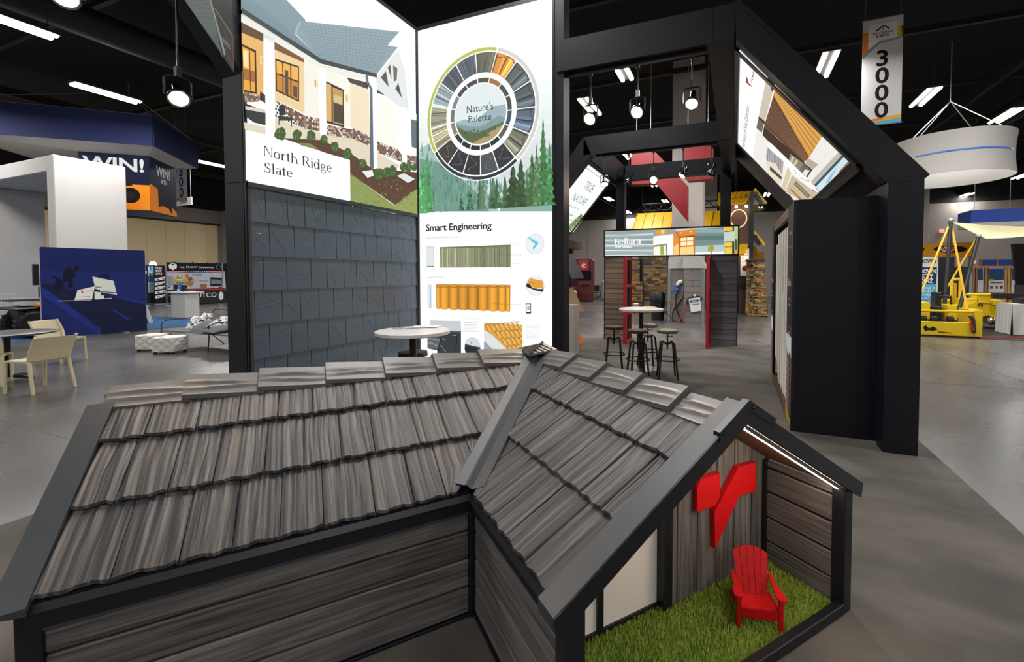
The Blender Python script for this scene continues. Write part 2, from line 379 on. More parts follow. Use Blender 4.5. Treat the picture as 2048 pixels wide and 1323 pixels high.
def slate_mat():
    m, nt, b, N, L = nodes_of('slate')
    tc = N.new('ShaderNodeTexCoord'); oi = N.new('ShaderNodeObjectInfo')
    ad = N.new('ShaderNodeVectorMath'); ad.operation = 'ADD'; L.new(tc.outputs['Object'], ad.inputs[0])
    cb = N.new('ShaderNodeCombineXYZ'); mr = N.new('ShaderNodeMath'); mr.operation = 'MULTIPLY'; mr.inputs[1].default_value = 37; L.new(oi.outputs['Random'], mr.inputs[0]); L.new(mr.outputs[0], cb.inputs[1]); L.new(cb.outputs[0], ad.inputs[1])
    n1 = N.new('ShaderNodeTexNoise'); n1.inputs['Scale'].default_value = 5.0; n1.inputs['Detail'].default_value = 2; n1.inputs['Roughness'].default_value = 0.5; n1.inputs['Distortion'].default_value = 1.6; L.new(ad.outputs[0], n1.inputs['Vector'])
    # cleft ledges: the height steps down in a few flakes
    sn = N.new('ShaderNodeMath'); sn.operation = 'SNAP'; sn.inputs[1].default_value = 0.14; L.new(n1.outputs['Fac'], sn.inputs[0])
    n2 = N.new('ShaderNodeTexNoise'); n2.inputs['Scale'].default_value = 160; n2.inputs['Detail'].default_value = 4; L.new(ad.outputs[0], n2.inputs['Vector'])
    sm = N.new('ShaderNodeMath'); sm.operation = 'MULTIPLY_ADD'; sm.inputs[1].default_value = 0.05; L.new(n2.outputs['Fac'], sm.inputs[0]); L.new(sn.outputs[0], sm.inputs[2])
    mx = N.new('ShaderNodeMix'); mx.data_type = 'RGBA'; mx.inputs[6].default_value = (*lin('39424b'), 1); mx.inputs[7].default_value = (*lin('616f7b'), 1); L.new(n2.outputs['Fac'], mx.inputs[0]); L.new(mx.outputs[2], b.inputs['Base Color'])
    b.inputs['Roughness'].default_value = 0.34
    bp = N.new('ShaderNodeBump'); bp.inputs['Strength'].default_value = 0.7; bp.inputs['Distance'].default_value = 0.02; L.new(sm.outputs[0], bp.inputs['Height']); L.new(bp.outputs['Normal'], b.inputs['Normal'])
slate_mat()
def stone_mat():
    m, nt, b, N, L = nodes_of('ledge_stone')
    tc = N.new('ShaderNodeTexCoord'); mp = N.new('ShaderNodeMapping'); mp.inputs['Scale'].default_value = (5, 5, 22); L.new(tc.outputs['Object'], mp.inputs['Vector'])
    v = N.new('ShaderNodeTexVoronoi'); v.inputs['Scale'].default_value = 1.0; L.new(mp.outputs[0], v.inputs['Vector'])
    sp = N.new('ShaderNodeSeparateColor'); L.new(v.outputs['Color'], sp.inputs[0])
    r = N.new('ShaderNodeValToRGB'); L.new(sp.outputs[0], r.inputs['Fac']); e = r.color_ramp.elements
    e[0].color = (*lin('4d4034'), 1); e[1].color = (*lin('b08a55'), 1); k = e.new(0.35); k.color = (*lin('8a6a3f'), 1); k = e.new(0.7); k.color = (*lin('7c7468'), 1)
    L.new(r.outputs[0], b.inputs['Base Color']); b.inputs['Roughness'].default_value = 0.8
    bp = N.new('ShaderNodeBump'); bp.inputs['Strength'].default_value = 0.6; bp.inputs['Distance'].default_value = 0.03; L.new(v.outputs['Distance'], bp.inputs['Height']); L.new(bp.outputs['Normal'], b.inputs['Normal'])
stone_mat()
mat('frame_black', '13141d', 0.45, spec=0.28, var=0.12, scale=3, bump=0.03, bscale=60)
mat('trim_black', '15181f', 0.38, spec=0.4, var=0.1)
mat('rake_grey', '33383e', 0.45, var=0.1, bump=0.1, bscale=500)
mat('black', '0d0d0f', 0.5); mat('black_gloss', '08080a', 0.12); mat('dark_grey', '2b2b2e', 0.55)
mat('white_laminate', 'dcd8d6', 0.35, var=0.04); mat('white_matte', 'b5b3b0', 0.7, var=0.05); mat('white_leather', 'dedad4', 0.4, var=0.04, bump=0.15, bscale=60)
mat('frosted', 'efe8e2', 0.35, var=0.02)
mat('red_gloss', 'c00c14', 0.42, spec=0.35, var=0.06); mat('red_paint', 'a81a22', 0.45, var=0.06); mat('red_dark', '571b1e', 0.5); mat('red_sign', '86151b', 0.5)
mat('cream_plastic', 'd2c6a2', 0.42, var=0.04); mat('chrome', 'b8b8b8', 0.18, 1.0, var=0.05); mat('dark_chrome', '4a4a4c', 0.25, 1.0, var=0.05)
mat('navy', '14275c', 0.6, var=0.06, scale=1.0); mat('navy_cloth', '0d1d50', 0.75, var=0.08, scale=0.6); mat('royal_blue', '1c3f9a', 0.6)
mat('blue_carpet', '0d4a78', 0.95, var=0.2, scale=3, bump=0.3, bscale=200)
mat('wall_grey', '9a928c', 0.85, var=0.05, scale=0.5); mat('wall_dark', '1a1a1c', 0.9); mat('wall_white', 'b9b4ae', 0.8, var=0.04, scale=0.4); mat('beige_panel', 'efd8a8', 0.5, var=0.04, scale=0.4)
mat('ceiling_black', '060607', 0.95); mat('steel_dark', '1c1a1a', 0.6, var=0.3); mat('copper_pipe', '4a2c14', 0.5)
mat('column_grey', 'a39c97', 0.8, var=0.06, scale=1.0); mat('cmu', '77706b', 0.85, var=0.08, scale=2)
mat('yellow_metal', 'd6a410', 0.4, var=0.08); mat('yellow_machine', 'd9b812', 0.4, var=0.1, scale=3); mat('strap_yellow', 'd7a313', 0.6)
mat('turf', '4d6b1e', 0.8); mat('brown_panel', '54382a', 0.5, var=0.15); mat('orange_wall', '9a5a1e', 0.7)
mat('dark_wood_top', '4a3832', 0.4, var=0.2, scale=20); mat('tan_wood_top', '9c8262', 0.45, var=0.2, scale=20); mat('olive_wood_top', '8d8458', 0.45, var=0.2, scale=20); mat('walnut_top', '5b3f2c', 0.4, var=0.2, scale=20)
mat('cushion_grey', '6f7076', 0.95, var=0.15, bump=0.4, bscale=300); mat('rubber', '101011', 0.8, var=0.3, bump=0.3, bscale=40); mat('sail_cloth', 'd6cda0', 0.8, var=0.03)
mat('galv', '9aa0a2', 0.4, 0.6); mat('paper', 'd8d6d0', 0.6); mat('cable_black', '121214', 0.5); mat('conduit', '8e8b86', 0.4, 0.5)
mat('orange', 'e0721c', 0.5); mat('red_cable', 'b01f1f', 0.5); mat('blue_plug', '1f5cb5', 0.4); mat('siding_sample', 'dcd8cc', 0.5, var=0.04)
mat('table_black', '2a2828', 0.35, var=0.1); mat('ring_white', '9f9c98', 0.8, var=0.05, scale=1)
print_mat('lit_print', LIT); print_mat('print', 0.0); print_mat('dim_print', 0.35)
emit('led_strip', 'ffe9cc', 70.0); emit('hall_tube', 'fff6ea', 34.0); emit('lamp_face', 'ffe9d0', 30.0); emit('lamp_hot', 'ffe0b4', 60.0); emit('gold_ring', 'e8a13c', 0.8); emit('exit_red', 'ff2a2a', 1.2)
emit('screen_dark', '0a0b0d', 0.3)
def grass_mat():
    m, nt, b, N, L = nodes_of('grass_blade')
    g = N.new('ShaderNodeTexNoise'); g.inputs['Scale'].default_value = 120; tc = N.new('ShaderNodeTexCoord'); L.new(tc.outputs['Object'], g.inputs['Vector'])
    r = N.new('ShaderNodeValToRGB'); L.new(g.outputs['Fac'], r.inputs['Fac']); e = r.color_ramp.elements
    e[0].position = 0.3; e[0].color = (*lin('67871f'), 1); e[1].position = 0.7; e[1].color = (*lin('bccb58'), 1)
    L.new(r.outputs[0], b.inputs['Base Color']); b.inputs['Roughness'].default_value = 0.5
grass_mat()

# ------------------------------------------------------------------ the hall
XL, XR, YB, YF, ZC = -36.0, 40.0, 37.0, -24.0, 9.0
struct(MB().box(XL, XR, YF, YB, -0.2, 0.0), 'floor', 'concrete')
struct(MB().box(-4.43, 1.705, -6.0, 11.6, 0.0, 0.004), 'floor_booth_carpet', 'booth_carpet')
struct(MB().box(XL, XR, YF, YB, ZC, ZC + 0.1), 'ceiling', 'ceiling_black')
b = MB().box(XL, XR, YB, YB + 0.3, 0, 6.4); wb = struct(b, 'wall_back', 'wall_grey')
MB().box(XL, XR, YB, YB + 0.3, 6.4, ZC).build('upper_band', 'wall_dark', wb)
for k in range(1, 12):
    MB().box(XL + 6 * k, XL + 6 * k + 0.02, YB - 0.012, YB, 0, 6.4).build('joint', 'wall_dark', wb)
wl = struct(MB().box(XL - 0.3, XL, YF, YB, 0, ZC), 'wall_left', 'wall_grey')
for k in range(14):                                                     # folding beige partition along the left wall
    MB().cbox(XL + 0.002, XL + 0.06, 6.0 + 1.08 * k, 7.07 + 1.08 * k, 0.05, 5.3, 0.01).build('partition_panel', 'beige_panel', wl)
MB().box(XL + 0.002, XL + 0.14, 6.0, 21.4, 5.3, 5.42).build('partition_track', 'black', wl)
MB().box(XL, XL + 0.9, 21.3, 22.2, 0, 6.4).build('pier', 'column_grey', wl)
MB().box(XL, XL + 0.15, YF, YB, 6.4, ZC).build('upper_band', 'wall_dark', wl)
struct(MB().box(XR, XR + 0.3, YF, YB, 0, ZC), 'wall_right', 'wall_grey')
struct(MB().box(XL, XR, YF - 0.3, YF, 0, ZC), 'wall_front', 'wall_grey')
# projecting service room with a grey door on the far left
sr = struct(MB().box(XL, -23.72, -8.0, 7.85, 0, 3.9), 'wall_service_room', 'wall_white')
d1 = struct(MB().cbox(-23.72, -23.67, 6.6, 7.75, 0.02, 2.36, 0.01), 'door_1', 'wall_white')
MB().box(-23.72, -23.64, 7.75, 7.82, 0, 2.43).build('door_frame', 'galv', d1)
MB().box(-23.72, -23.64, 6.5, 7.82, 2.36, 2.43).build('door_frame', 'galv', d1)
MB().beam((-23.64, 7.64, 1.02), (-23.64, 7.5, 1.02), 0.03, 0.03).build('door_handle', 'dark_chrome', d1)
# slab joints in the polished concrete
for k, y in enumerate((2.2, 8.3, 14.4, 20.5, 26.6)):
    struct(MB().box(XL, XR, y, y + 0.012, 0.0, 0.0015), 'trim_floor_joint_%d' % (k + 1), 'dark_grey')
for k, x in enumerate((-27.5, -21.3, -15.1, -8.9, 4.1, 10.3, 16.5, 22.7)):
    struct(MB().box(x, x + 0.012, YF, YB, 0.0, 0.0015), 'trim_floor_joint_%d' % (k + 6), 'dark_grey')
# big hall columns
for k, (x0, x1, Y, nm) in enumerate(((1343, 1405, 15.75, 0), (1405, 1432, 30.0, 1), (1845, 1857, 33.0, 2))):
    p, q = aty(x0, 500, Y), aty(x1, 500, Y)
    c = struct(MB().cbox(p.x, q.x, Y, Y + (q.x - p.x), 0 if k else 1.9, ZC, 0.03), 'trim_column_%d' % (k + 1), 'column_grey')
# ceiling steel: joists, ducts and pipes in near-black
for k, y in enumerate(np.arange(1.5, 36, 4.6)):
    t = MB().box(XL, XR, y - 0.06, y + 0.06, 8.35, 8.5)
    struct(t, 'trim_ceiling_joist_%d' % (k + 1), 'steel_dark')
for k, x in enumerate(np.arange(-32, 38, 8.0)):
    struct(MB().beam((x, YF, 8.15), (x, YB, 8.15), 0.14, 0.3), 'trim_ceiling_girder_%d' % (k + 1), 'steel_dark')
struct(MB().tube([(-14.5, YF, 7.7), (-14.5, YB, 7.7)], 0.35, 16), 'trim_duct_1', 'steel_dark', smooth=40)
struct(MB().tube([(9.5, YF, 7.7), (9.5, YB, 7.7)], 0.35, 16), 'trim_duct_2', 'steel_dark', smooth=40)
struct(MB().tube([(-9.2, YF, 7.2), (-9.2, YB, 7.2)], 0.03, 8), 'trim_pipe_1', 'copper_pipe', smooth=40)

# hall lights: twin LED tubes under the steel, each with its own light
ZF = 6.8
def hall_light(x, y, label, g, energy=1.0):
    t = thing('ceiling_light', label, 'ceiling light', (x, y, ZF), 0, g)
    MB().cbox(-0.2, 0.2, -0.75, 0.75, 0.03, 0.09, 0.01).build('housing', 'dark_grey', t)
    for s in (-0.12, 0.12): MB().cbox(s - 0.045, s + 0.045, -0.72, 0.72, -0.02, 0.035, 0.02).build('tube', 'hall_tube', t)
    for s in (-0.6, 0.6): MB().tube([(0, s, 0.08), (0, s, 1.5)], 0.006, 5).build('hanger', 'dark_grey', t)
    l = lamp('hall_lamp', 'AREA', (x, y, ZF - 0.05), HALL_W * energy, (252, 250, 248), 0.4, (x, y, 0), t, 1.5)
    return t
seen = [((10, 42), 'bright ceiling tube light at the upper left corner of the picture'), ((215, 188), 'ceiling tube light shining just above the hanging navy canopy'), ((428, 329), 'ceiling tube light just left of the dark tower post, above the number banner'),
        ((382, 407), 'small ceiling tube light beside the hanging sign 3300'), ((1652, 132), 'twin ceiling light between the black rafter and the 3000 banner'), ((1850, 196), 'twin ceiling light right of the 3000 banner'),
        ((2012, 232), 'twin ceiling light above the round white hanging ring, near the right edge'), ((1932, 390), 'small twin ceiling light below the round white ring'), ((2045, 352), 'ceiling light cut by the right edge beside the white ring'),
        ((1218, 398), 'far ceiling light above the tilted white panel edge, left of the dark post'), ((1255, 424), 'far small ceiling light right of the dark post, above the Bellara sign'), ((1210, 434), 'lowest far ceiling light left of the dark post over the Bellara sign'),
        ((1331, 403), 'far twin ceiling light left of the tip of the red hanging arrow'), ((1534, 389), 'far twin ceiling light above the yellow roof gable'), ((1520, 416), 'far twin ceiling light just under the yellow roof gable'),
        ((1180, 215), 'twin ceiling light glowing behind the left bright spotlight'), ((1305, 368), 'twin ceiling light just below the small orange-glowing spotlight'), ((1255, 310), 'ceiling light at the left end of the red hanging bar'), ((1242, 138), 'tiny round ceiling light between the two bright spotlights')]
spots_xy = []
for (px, py), lb in seen:
    p = atz(px, py, ZF); hall_light(p.x, p.y, lb, None, 2.4 if p.x < -22 else (0.45 if p.y > 26 else 1.0)); spots_xy.append((p.x, p.y))
k = 0
for gx in np.arange(-30, 36, 9.0):  # further rows of lights, out of view, added to brighten the hall
    for gy in np.arange(-20, 32, 8.0):
        if all((gx - a) ** 2 + (gy - c) ** 2 > 16 for a, c in spots_xy):
            v = Vector((gx, gy, ZF)) - CAM; z = v.dot(FW)
            if z > 0:
                X = CX + F * v.dot(RT) / z; Y = CY - F * v.dot(UP) / z
                if -60 < X < 2100 and -60 < Y < 1400 and not (520 < X < 1080 and 60 < Y < 440): continue     # inside the picture only where the tower hides it
            hall_light(gx, gy, 'unseen twin tube hall light added for fill, outside the picture or hidden behind the tower', 'added hall lights out of view', 0.75 if gy < 1 else 1.0)
# ------------------------------------------------------------------ black gable frame of the booth
frame = thing('gable_structure', 'big black house-shaped booth frame with posts, rafters and flat top beams', 'booth frame', (-1.37, 4.86, 0))
FB = 'frame_black'
def fpart(mb, name, m=FB): return mb.build(name, m, frame, world=True)
ZT, ZB_ = 4.38, 4.02
def bent(Y, d, left=True, right=True, xl=-2.82, beam_l=None):
    if right:
        fpart(MB().box(1.284, 1.548, Y, Y + d, 0, 2.487), 'post')
        fpart(MB().prism([(1.548, Y, 2.487), (1.284, Y, 2.487), (1.264, Y, 2.487), (-0.014, Y, 4.015), (-0.03, Y, ZT), (1.548, Y, 2.492)], (0, d, 0)), 'rafter')
    if left:
        fpart(MB().box(-4.29, -4.026, Y, Y + d, 0, 2.487), 'post')
        fpart(MB().prism([(-4.29, Y, 2.487), (-4.29, Y, 2.56), (xl, Y, ZT), (xl + 0.16, Y, ZB_), (-4.026, Y, 2.487)], (0, d, 0)), 'rafter')
    fpart(MB().box(beam_l if beam_l is not None else xl, -0.03, Y, Y + d, ZB_, ZT), 'top_beam')
bent(4.86, 0.215, left=False, beam_l=-1.965)
bent(8.40, 0.215)
bent(11.0, 0.215, left=False, right=False)
fpart(MB().box(-2.82, -2.6, 11.0, 11.2, 0, ZB_), 'post'); fpart(MB().box(-0.33, -0.1, 11.0, 11.2, 0, ZB_), 'post')
# boards seam where the peak joint is bolted
fpart(MB().box(-0.245, -0.24, 4.857, 4.861, ZB_, ZT), 'joint_strip', 'black')
fpart(MB().box(1.286, 1.546, 4.857, 4.861, 2.484, 2.488), 'joint_strip', 'black')
# roof skin over the right slope and the long beams running back
fpart(MB().prism([(1.60, 4.90, 2.53), (1.548, 4.90, 2.487), (-0.03, 4.90, ZT), (0.0, 4.90, ZT + 0.06)], (0, 6.2, 0)), 'roof_edge')
fpart(MB().box(-0.285, -0.014, 5.075, 8.40, ZB_ + 0.004, ZT - 0.01), 'ridge_beam')
fpart(MB().box(-0.285, -0.014, 8.615, 11.0, ZB_ + 0.004, ZT - 0.01), 'ridge_beam')
fpart(MB().box(-2.82, -2.60, 8.615, 11.0, ZB_ + 0.004, ZT - 0.01), 'ridge_beam')
fpart(MB().box(1.284, 1.50, 5.075, 11.2, 2.20, 2.487), 'eave_beam')
fpart(MB().box(1.3, 1.5, 11.0, 11.2, 0, 2.3), 'post')
fpart(MB().box(-4.24, -4.04, 11.0, 11.2, 0, 2.3), 'post'); fpart(MB().box(-4.24, -3.80, 8.615, 11.2, 2.30, 2.50), 'eave_beam', 'brown_panel')

# ------------------------------------------------------------------ tower: two tall backlit panels and a slate wall
tower = thing('display_tower', 'tall corner display wall with backlit prints above a dark slate panel', 'display wall', (-4.0, 4.88, 0))
def tpart(mb, name, m=FB): return mb.build(name, m, tower, world=True)
XT, YT, ZTOP = -4.004, 4.88, 4.915
tpart(MB().box(-4.285, -4.02, 2.585, 2.80, 0, 3.40), 'post')
tpart(MB().box(-4.285, -4.03, 2.585, 2.61, 2.458, 2.463), 'joint_strip', 'black')
tpart(MB().box(-4.285, -4.02, 2.60, 2.80, 3.40, 5.0), 'post')
tpart(MB().box(-4.03, -4.004, 2.585, 2.612, 0, 5.0), 'edge_trim', 'trim_black')
tpart(MB().box(-4.2, -4.03, 2.62, 4.95, 0, 4.93), 'wall_panel')
tpart(MB().box(-4.03, -2.0, 4.90, 5.07, 0, 4.93), 'wall_panel')
tpart(MB().box(-4.03, -4.0, 2.6, 4.89, ZTOP, ZTOP + 0.05), 'top_trim', 'trim_black'); tpart(MB().box(-4.03, -2.0, 4.87, 4.9, ZTOP, ZTOP + 0.05), 'top_trim', 'trim_black')
tpart(MB().box(-4.03, -3.985, 4.845, 4.9, 0, ZTOP), 'corner_trim', 'trim_black')
tpart(MB().box(-2.022, -1.885, 4.875, 5.08, 0, 5.0), 'post'); tpart(MB().box(-2.026, -2.0, 4.868, 4.9, 0, 5.0), 'edge_trim', 'trim_black')
# the outer gable that rises towards the viewer on the left, with its backlit triangle
tpart(MB().prism([(-4.285, 2.60, 3.40), (-4.285, 2.80, 3.40), (-4.285, 2.80, 3.74), (-4.285, 1.93, 4.74), (-4.285, 1.50, 4.74), (-4.285, 1.50, 4.42), (-4.285, 1.70, 4.42)], (0.262, 0, 0)), 'rafter')
tpart(MB().box(-4.285, -4.023, -1.0, 1.5, 4.42, 4.74), 'top_beam')
P_tri = Plane((-4.0, 2.58, 3.4), (0, 1, 0), (0, 0, 1))
# slate panel: rows of tiles, bottom edges measured
sl = tpart(MB().box(-4.03, -4.016, 2.60, 4.87, 0.0, 2.46), 'slate_backing', 'black')
rows = [2.418, 2.112, 1.802, 1.495, 1.183, 0.872, 0.56, 0.25, 0.0]
s3 = 1257 / 380
def ys(us, py):
    return [atx(480 + u / s3, py, XT).y for u in us]
cuts = [ys((48, 172, 318, 430, 572, 685, 808, 890, 975, 1045, 1135, 1168), 440), ys((62, 198, 362, 497, 640, 732, 830, 907, 1003, 1085, 1168), 500), ys((70, 158, 313, 473, 578, 690, 772, 885, 968, 1070, 1137, 1170), 560),
        ys((78, 100, 283, 403, 525, 622, 747, 845, 953, 1025, 1102, 1170), 620), ys((82, 198, 343, 450, 590, 703, 823, 902, 987, 1055, 1140, 1172), 680)]
cuts += [ys((88, 165, 318, 475, 585, 690, 778, 885, 972, 1072, 1172), 720), cuts[0], cuts[2]]
for r in range(8):
    z1, z0 = rows[r], rows[r + 1]; cs = cuts[r]
    for j in range(len(cs) - 1):
        a, c = cs[j] + 0.003, cs[j + 1] - 0.003
        if c - a < 0.01: continue
        n = 6; ph = rng.uniform(0, 9); t0 = rng.uniform(0.0, 0.006)
        bot = [(a + (c - a) * i / n, z0 + 0.001 + 0.004 * abs(math.sin(ph + i * 2.3))) for i in range(n + 1)]
        x_t, x_b = -4.012, -4.005 + t0 * 0.6
        m = MB(); top = [(x_t, c, z1 + 0.01), (x_t, a, z1 + 0.01)]
        vs = [(x_b, y, z) for y, z in bot] + top; k = len(vs)
        back = [(-4.017, p[1], p[2]) for p in vs]
        m.add(vs + back, [tuple(range(k)), tuple(range(2 * k - 1, k - 1, -1))] + [(i, k + i, k + (i + 1) % k, (i + 1) % k) for i in range(k)])
        for q in range(2):            # cleft ridges running over the tile
            y, z = a + rng.uniform(0.05, 0.5) * (c - a), z1 - rng.uniform(0.03, 0.16); dy, dz = rng.uniform(0.2, 0.9) * (c - a) / 7, -rng.uniform(0.01, 0.03)
            if q % 2: y, dy = c - rng.uniform(0.02, 0.1) * (c - a), -dy
            pp = []
            for i in range(8):
                pp.append((y, z)); y += dy * rng.uniform(0.3, 1.6); z += dz * rng.uniform(-0.5, 2.0)
                if not (a + 0.008 < y < c - 0.008 and z0 + 0.012 < z < z1 - 0.004): break
            for (y0_, q0), (y1_, q1) in zip(pp, pp[1:]):
                tx_ = lambda zz: x_b + (x_t - x_b) * (zz - z0) / (z1 + 0.01 - z0)
                L_ = math.hypot(y1_ - y0_, q1 - q0); ny, nz = -(q1 - q0) / L_ * 0.0035, (y1_ - y0_) / L_ * 0.0035
                vs = [(tx_(q0), y0_ - ny, q0 - nz), (tx_(q0) + 0.0024, y0_, q0), (tx_(q0), y0_ + ny, q0 + nz), (tx_(q1), y1_ - ny, q1 - nz), (tx_(q1) + 0.0024, y1_, q1), (tx_(q1), y1_ + ny, q1 + nz)]
                m.add(vs, [(0, 1, 4, 3), (1, 2, 5, 4)])
        m.xf(RM[tower.name].inverted()); m.build('slate_tile', 'slate', sl)

tpart(MB().box(-4.022, -3.995, 2.60, 2.625, 0, 2.46), 'edge_trim', 'rake_grey'); tpart(MB().box(-4.022, -3.985, 2.60, 4.86, 2.420, 2.462), 'slate_top_trim', 'rake_grey'); tpart(MB().box(-4.022, -3.995, 4.83, 4.86, 0, 2.46), 'edge_trim', 'rake_grey')

# ------------------------------------------------------------------ cabinet of pull-out siding samples on the right
cab = thing('sample_cabinet', 'tall black cabinet with pull-out white siding samples, beside the right booth post', 'cabinet', (0.57, 5.157, 0))
def cpart(mb, name, m=FB): return mb.build(name, m, cab, world=True)
cpart(MB().box(0.585, 1.46, 5.157, 5.18, 0, 2.41), 'end_panel'); cpart(MB().box(0.557, 0.585, 5.157, 5.20, 0, 2.41), 'corner_trim', 'trim_black')
cpart(MB().box(0.57, 1.29, 7.94, 7.965, 0, 2.41), 'end_panel'); cpart(MB().box(0.60, 1.29, 5.18, 7.94, 2.36, 2.41), 'top_panel'); cpart(MB().box(1.27, 1.29, 5.18, 7.94, 0, 2.41), 'back_panel', 'black')
cpart(MB().box(0.60, 1.27, 5.18, 7.94, 0.0, 0.10), 'plinth', 'brown_panel'); cpart(MB().box(0.558, 0.60, 5.68, 7.55, 2.30, 2.41), 'header', 'brown_panel')
cpart(MB().box(0.56, 0.60, 5.68, 7.6, 0.0, 0.11), 'toe_board', 'brown_panel')
jp = cpart(MB().box(0.56, 0.60, 5.20, 5.68, 0, 2.40), 'graphic_panel'); jp2 = cpart(MB().box(0.56, 0.60, 7.60, 7.96, 0, 2.40), 'graphic_panel')
for k in range(16):
    y = 5.74 + k * 0.098; d = 0.566 + 0.006 * (k % 3); z1 = 2.21 if k < 14 else 2.08; z0 = 0.17 if k < 11 else 0.42
    q = cpart(MB().cbox(d, 1.2, y, y + 0.05, z0, z1, 0.004), 'sample_panel', 'siding_sample')
    if k % 4 == 1: cpart(MB().cbox(d - 0.006, 0.62, y + 0.05, y + 0.098, 0.22, 1.42, 0.004), 'sample_strip', 'siding_sample')
# ------------------------------------------------------------------ the model house in front (local axes: u along the left wing, v into the picture)
PO = atz(947.8, 1228.2); PA = math.radians(90 - 38.4)
house = thing('model_house', 'L-shaped dark model house with metal shake roof and open porch, in the foreground', 'model house', (PO.x, PO.y, 0.004), PA)
RZ, SL = 1.096, 0.595                 # ridge height and pitch of the roof plane
def uvbox(x0, x1, y0, y1, z0, z1, along, ch=0.006):
    """board as a chamfered box whose UV x runs along the named axis (metres)"""
    m = MB().cbox(x0, x1, y0, y1, z0, z1, ch); ax = 'xyz'.index(along)
    oth = [i for i in range(3) if i != ax]
    m.uv = [(p[ax], p[oth[0]] + p[oth[1]]) for p in m.v]; return m
# core behind the siding
core = MB()
core.box(-1.47, 1.59, 0.02, 1.6, 0.0, 0.56); core.box(0.02, 1.59, -0.40, 0.02, 0.0, 0.56)
co = MB().box(-1.47, 1.59, 0.02, 1.6, 0.0, 0.56).build('wing_core', 'black', house)
c2 = MB().box(0.02, 1.59, -0.44 + 0.05, 0.02, 0.0, 0.56).build('wing_core', 'black', house)
sw = MB().box(0.012, 0.03, -0.84, -0.39, 0.0, 0.52).build('porch_side_panel', 'black', house)
ZJ = (0.012, 0.143, 0.278, 0.413, 0.498)
for k in range(4):
    uvbox(-1.43, -0.022, 0.002, 0.03, ZJ[k] + 0.0045, ZJ[k + 1] - 0.0035, 'x').build('plank', 'grey_wood', co, uv=True)
    uvbox(0.002, 0.02, -0.835, -0.004, ZJ[k] + 0.0045, ZJ[k + 1] - 0.0035, 'y').build('plank', 'grey_wood', sw, uv=True)
for k in range(4):                     # left end wall and the far walls
    uvbox(-1.492, -1.47, 0.06, 1.56, ZJ[k] + 0.0045, ZJ[k + 1] - 0.0035, 'y').build('plank', 'grey_wood', co, uv=True)
    uvbox(-1.43, 1.56, 1.6, 1.62, ZJ[k] + 0.0045, ZJ[k + 1] - 0.0035, 'x').build('plank', 'grey_wood', co, uv=True)
    uvbox(1.59, 1.612, -0.83, 1.56, ZJ[k] + 0.0045, ZJ[k + 1] - 0.0035, 'y').build('plank', 'grey_wood', co, uv=True)
MB().prism([(-1.48, 0.0, 0.5), (-1.48, 1.6, 0.5), (-1.48, 0.8, 1.06)], (0.03, 0, 0)).build('gable_panel', 'trim_black', house)
# corner posts and trims
for (x0, x1, y0, y1, z1) in ((-1.492, -1.43, -0.006, 0.06, 0.58), (-0.022, 0.0, -0.02, 0.02, 0.5), (-0.012, 0.062, -0.884, -0.82, 0.595), (1.546, 1.61, -0.884, -0.82, 0.605), (-1.492, -1.43, 1.56, 1.626, 0.56), (1.56, 1.626, 1.56, 1.626, 0.56)):
    MB().cbox(x0, x1, y0, y1, 0, z1, 0.003).build('corner_post', 'trim_black', house)
MB().cbox(-1.43, -0.02, -0.008, 0.02, 0.0, 0.014, 0.002).build('base_trim', 'trim_black', house)
MB().cbox(-0.008, 0.012, -0.82, -0.01, 0.0, 0.014, 0.002).build('base_trim', 'trim_black', house)
MB().cbox(-1.47, -0.0, -0.012, 0.02, 0.512, 0.575, 0.003).build('fascia', 'trim_black', house)
MB().cbox(-1.43, -0.012, -0.006, 0.01, 0.498, 0.513, 0.002).build('trim_strip', 'rake_grey', house)
MB().cbox(-0.012, 0.02, -0.84, -0.004, 0.512, 0.575, 0.003).build('fascia', 'trim_black', house)
MB().cbox(-0.006, 0.01, -0.82, -0.012, 0.498, 0.513, 0.002).build('trim_strip', 'rake_grey', house)
MB().prism([(-1.49, -0.034, 0.578), (-1.49, 0.03, 0.578), (-1.49, 0.03, 0.616), (-1.49, -0.02, 0.602)], (1.47, 0, 0)).build('drip_edge', 'trim_black', house)
MB().prism([(-0.034, -0.84, 0.578), (-0.02, -0.84, 0.602), (0.03, -0.84, 0.616), (0.03, -0.84, 0.578)], (0, 0.83, 0)).build('drip_edge', 'trim_black', house)
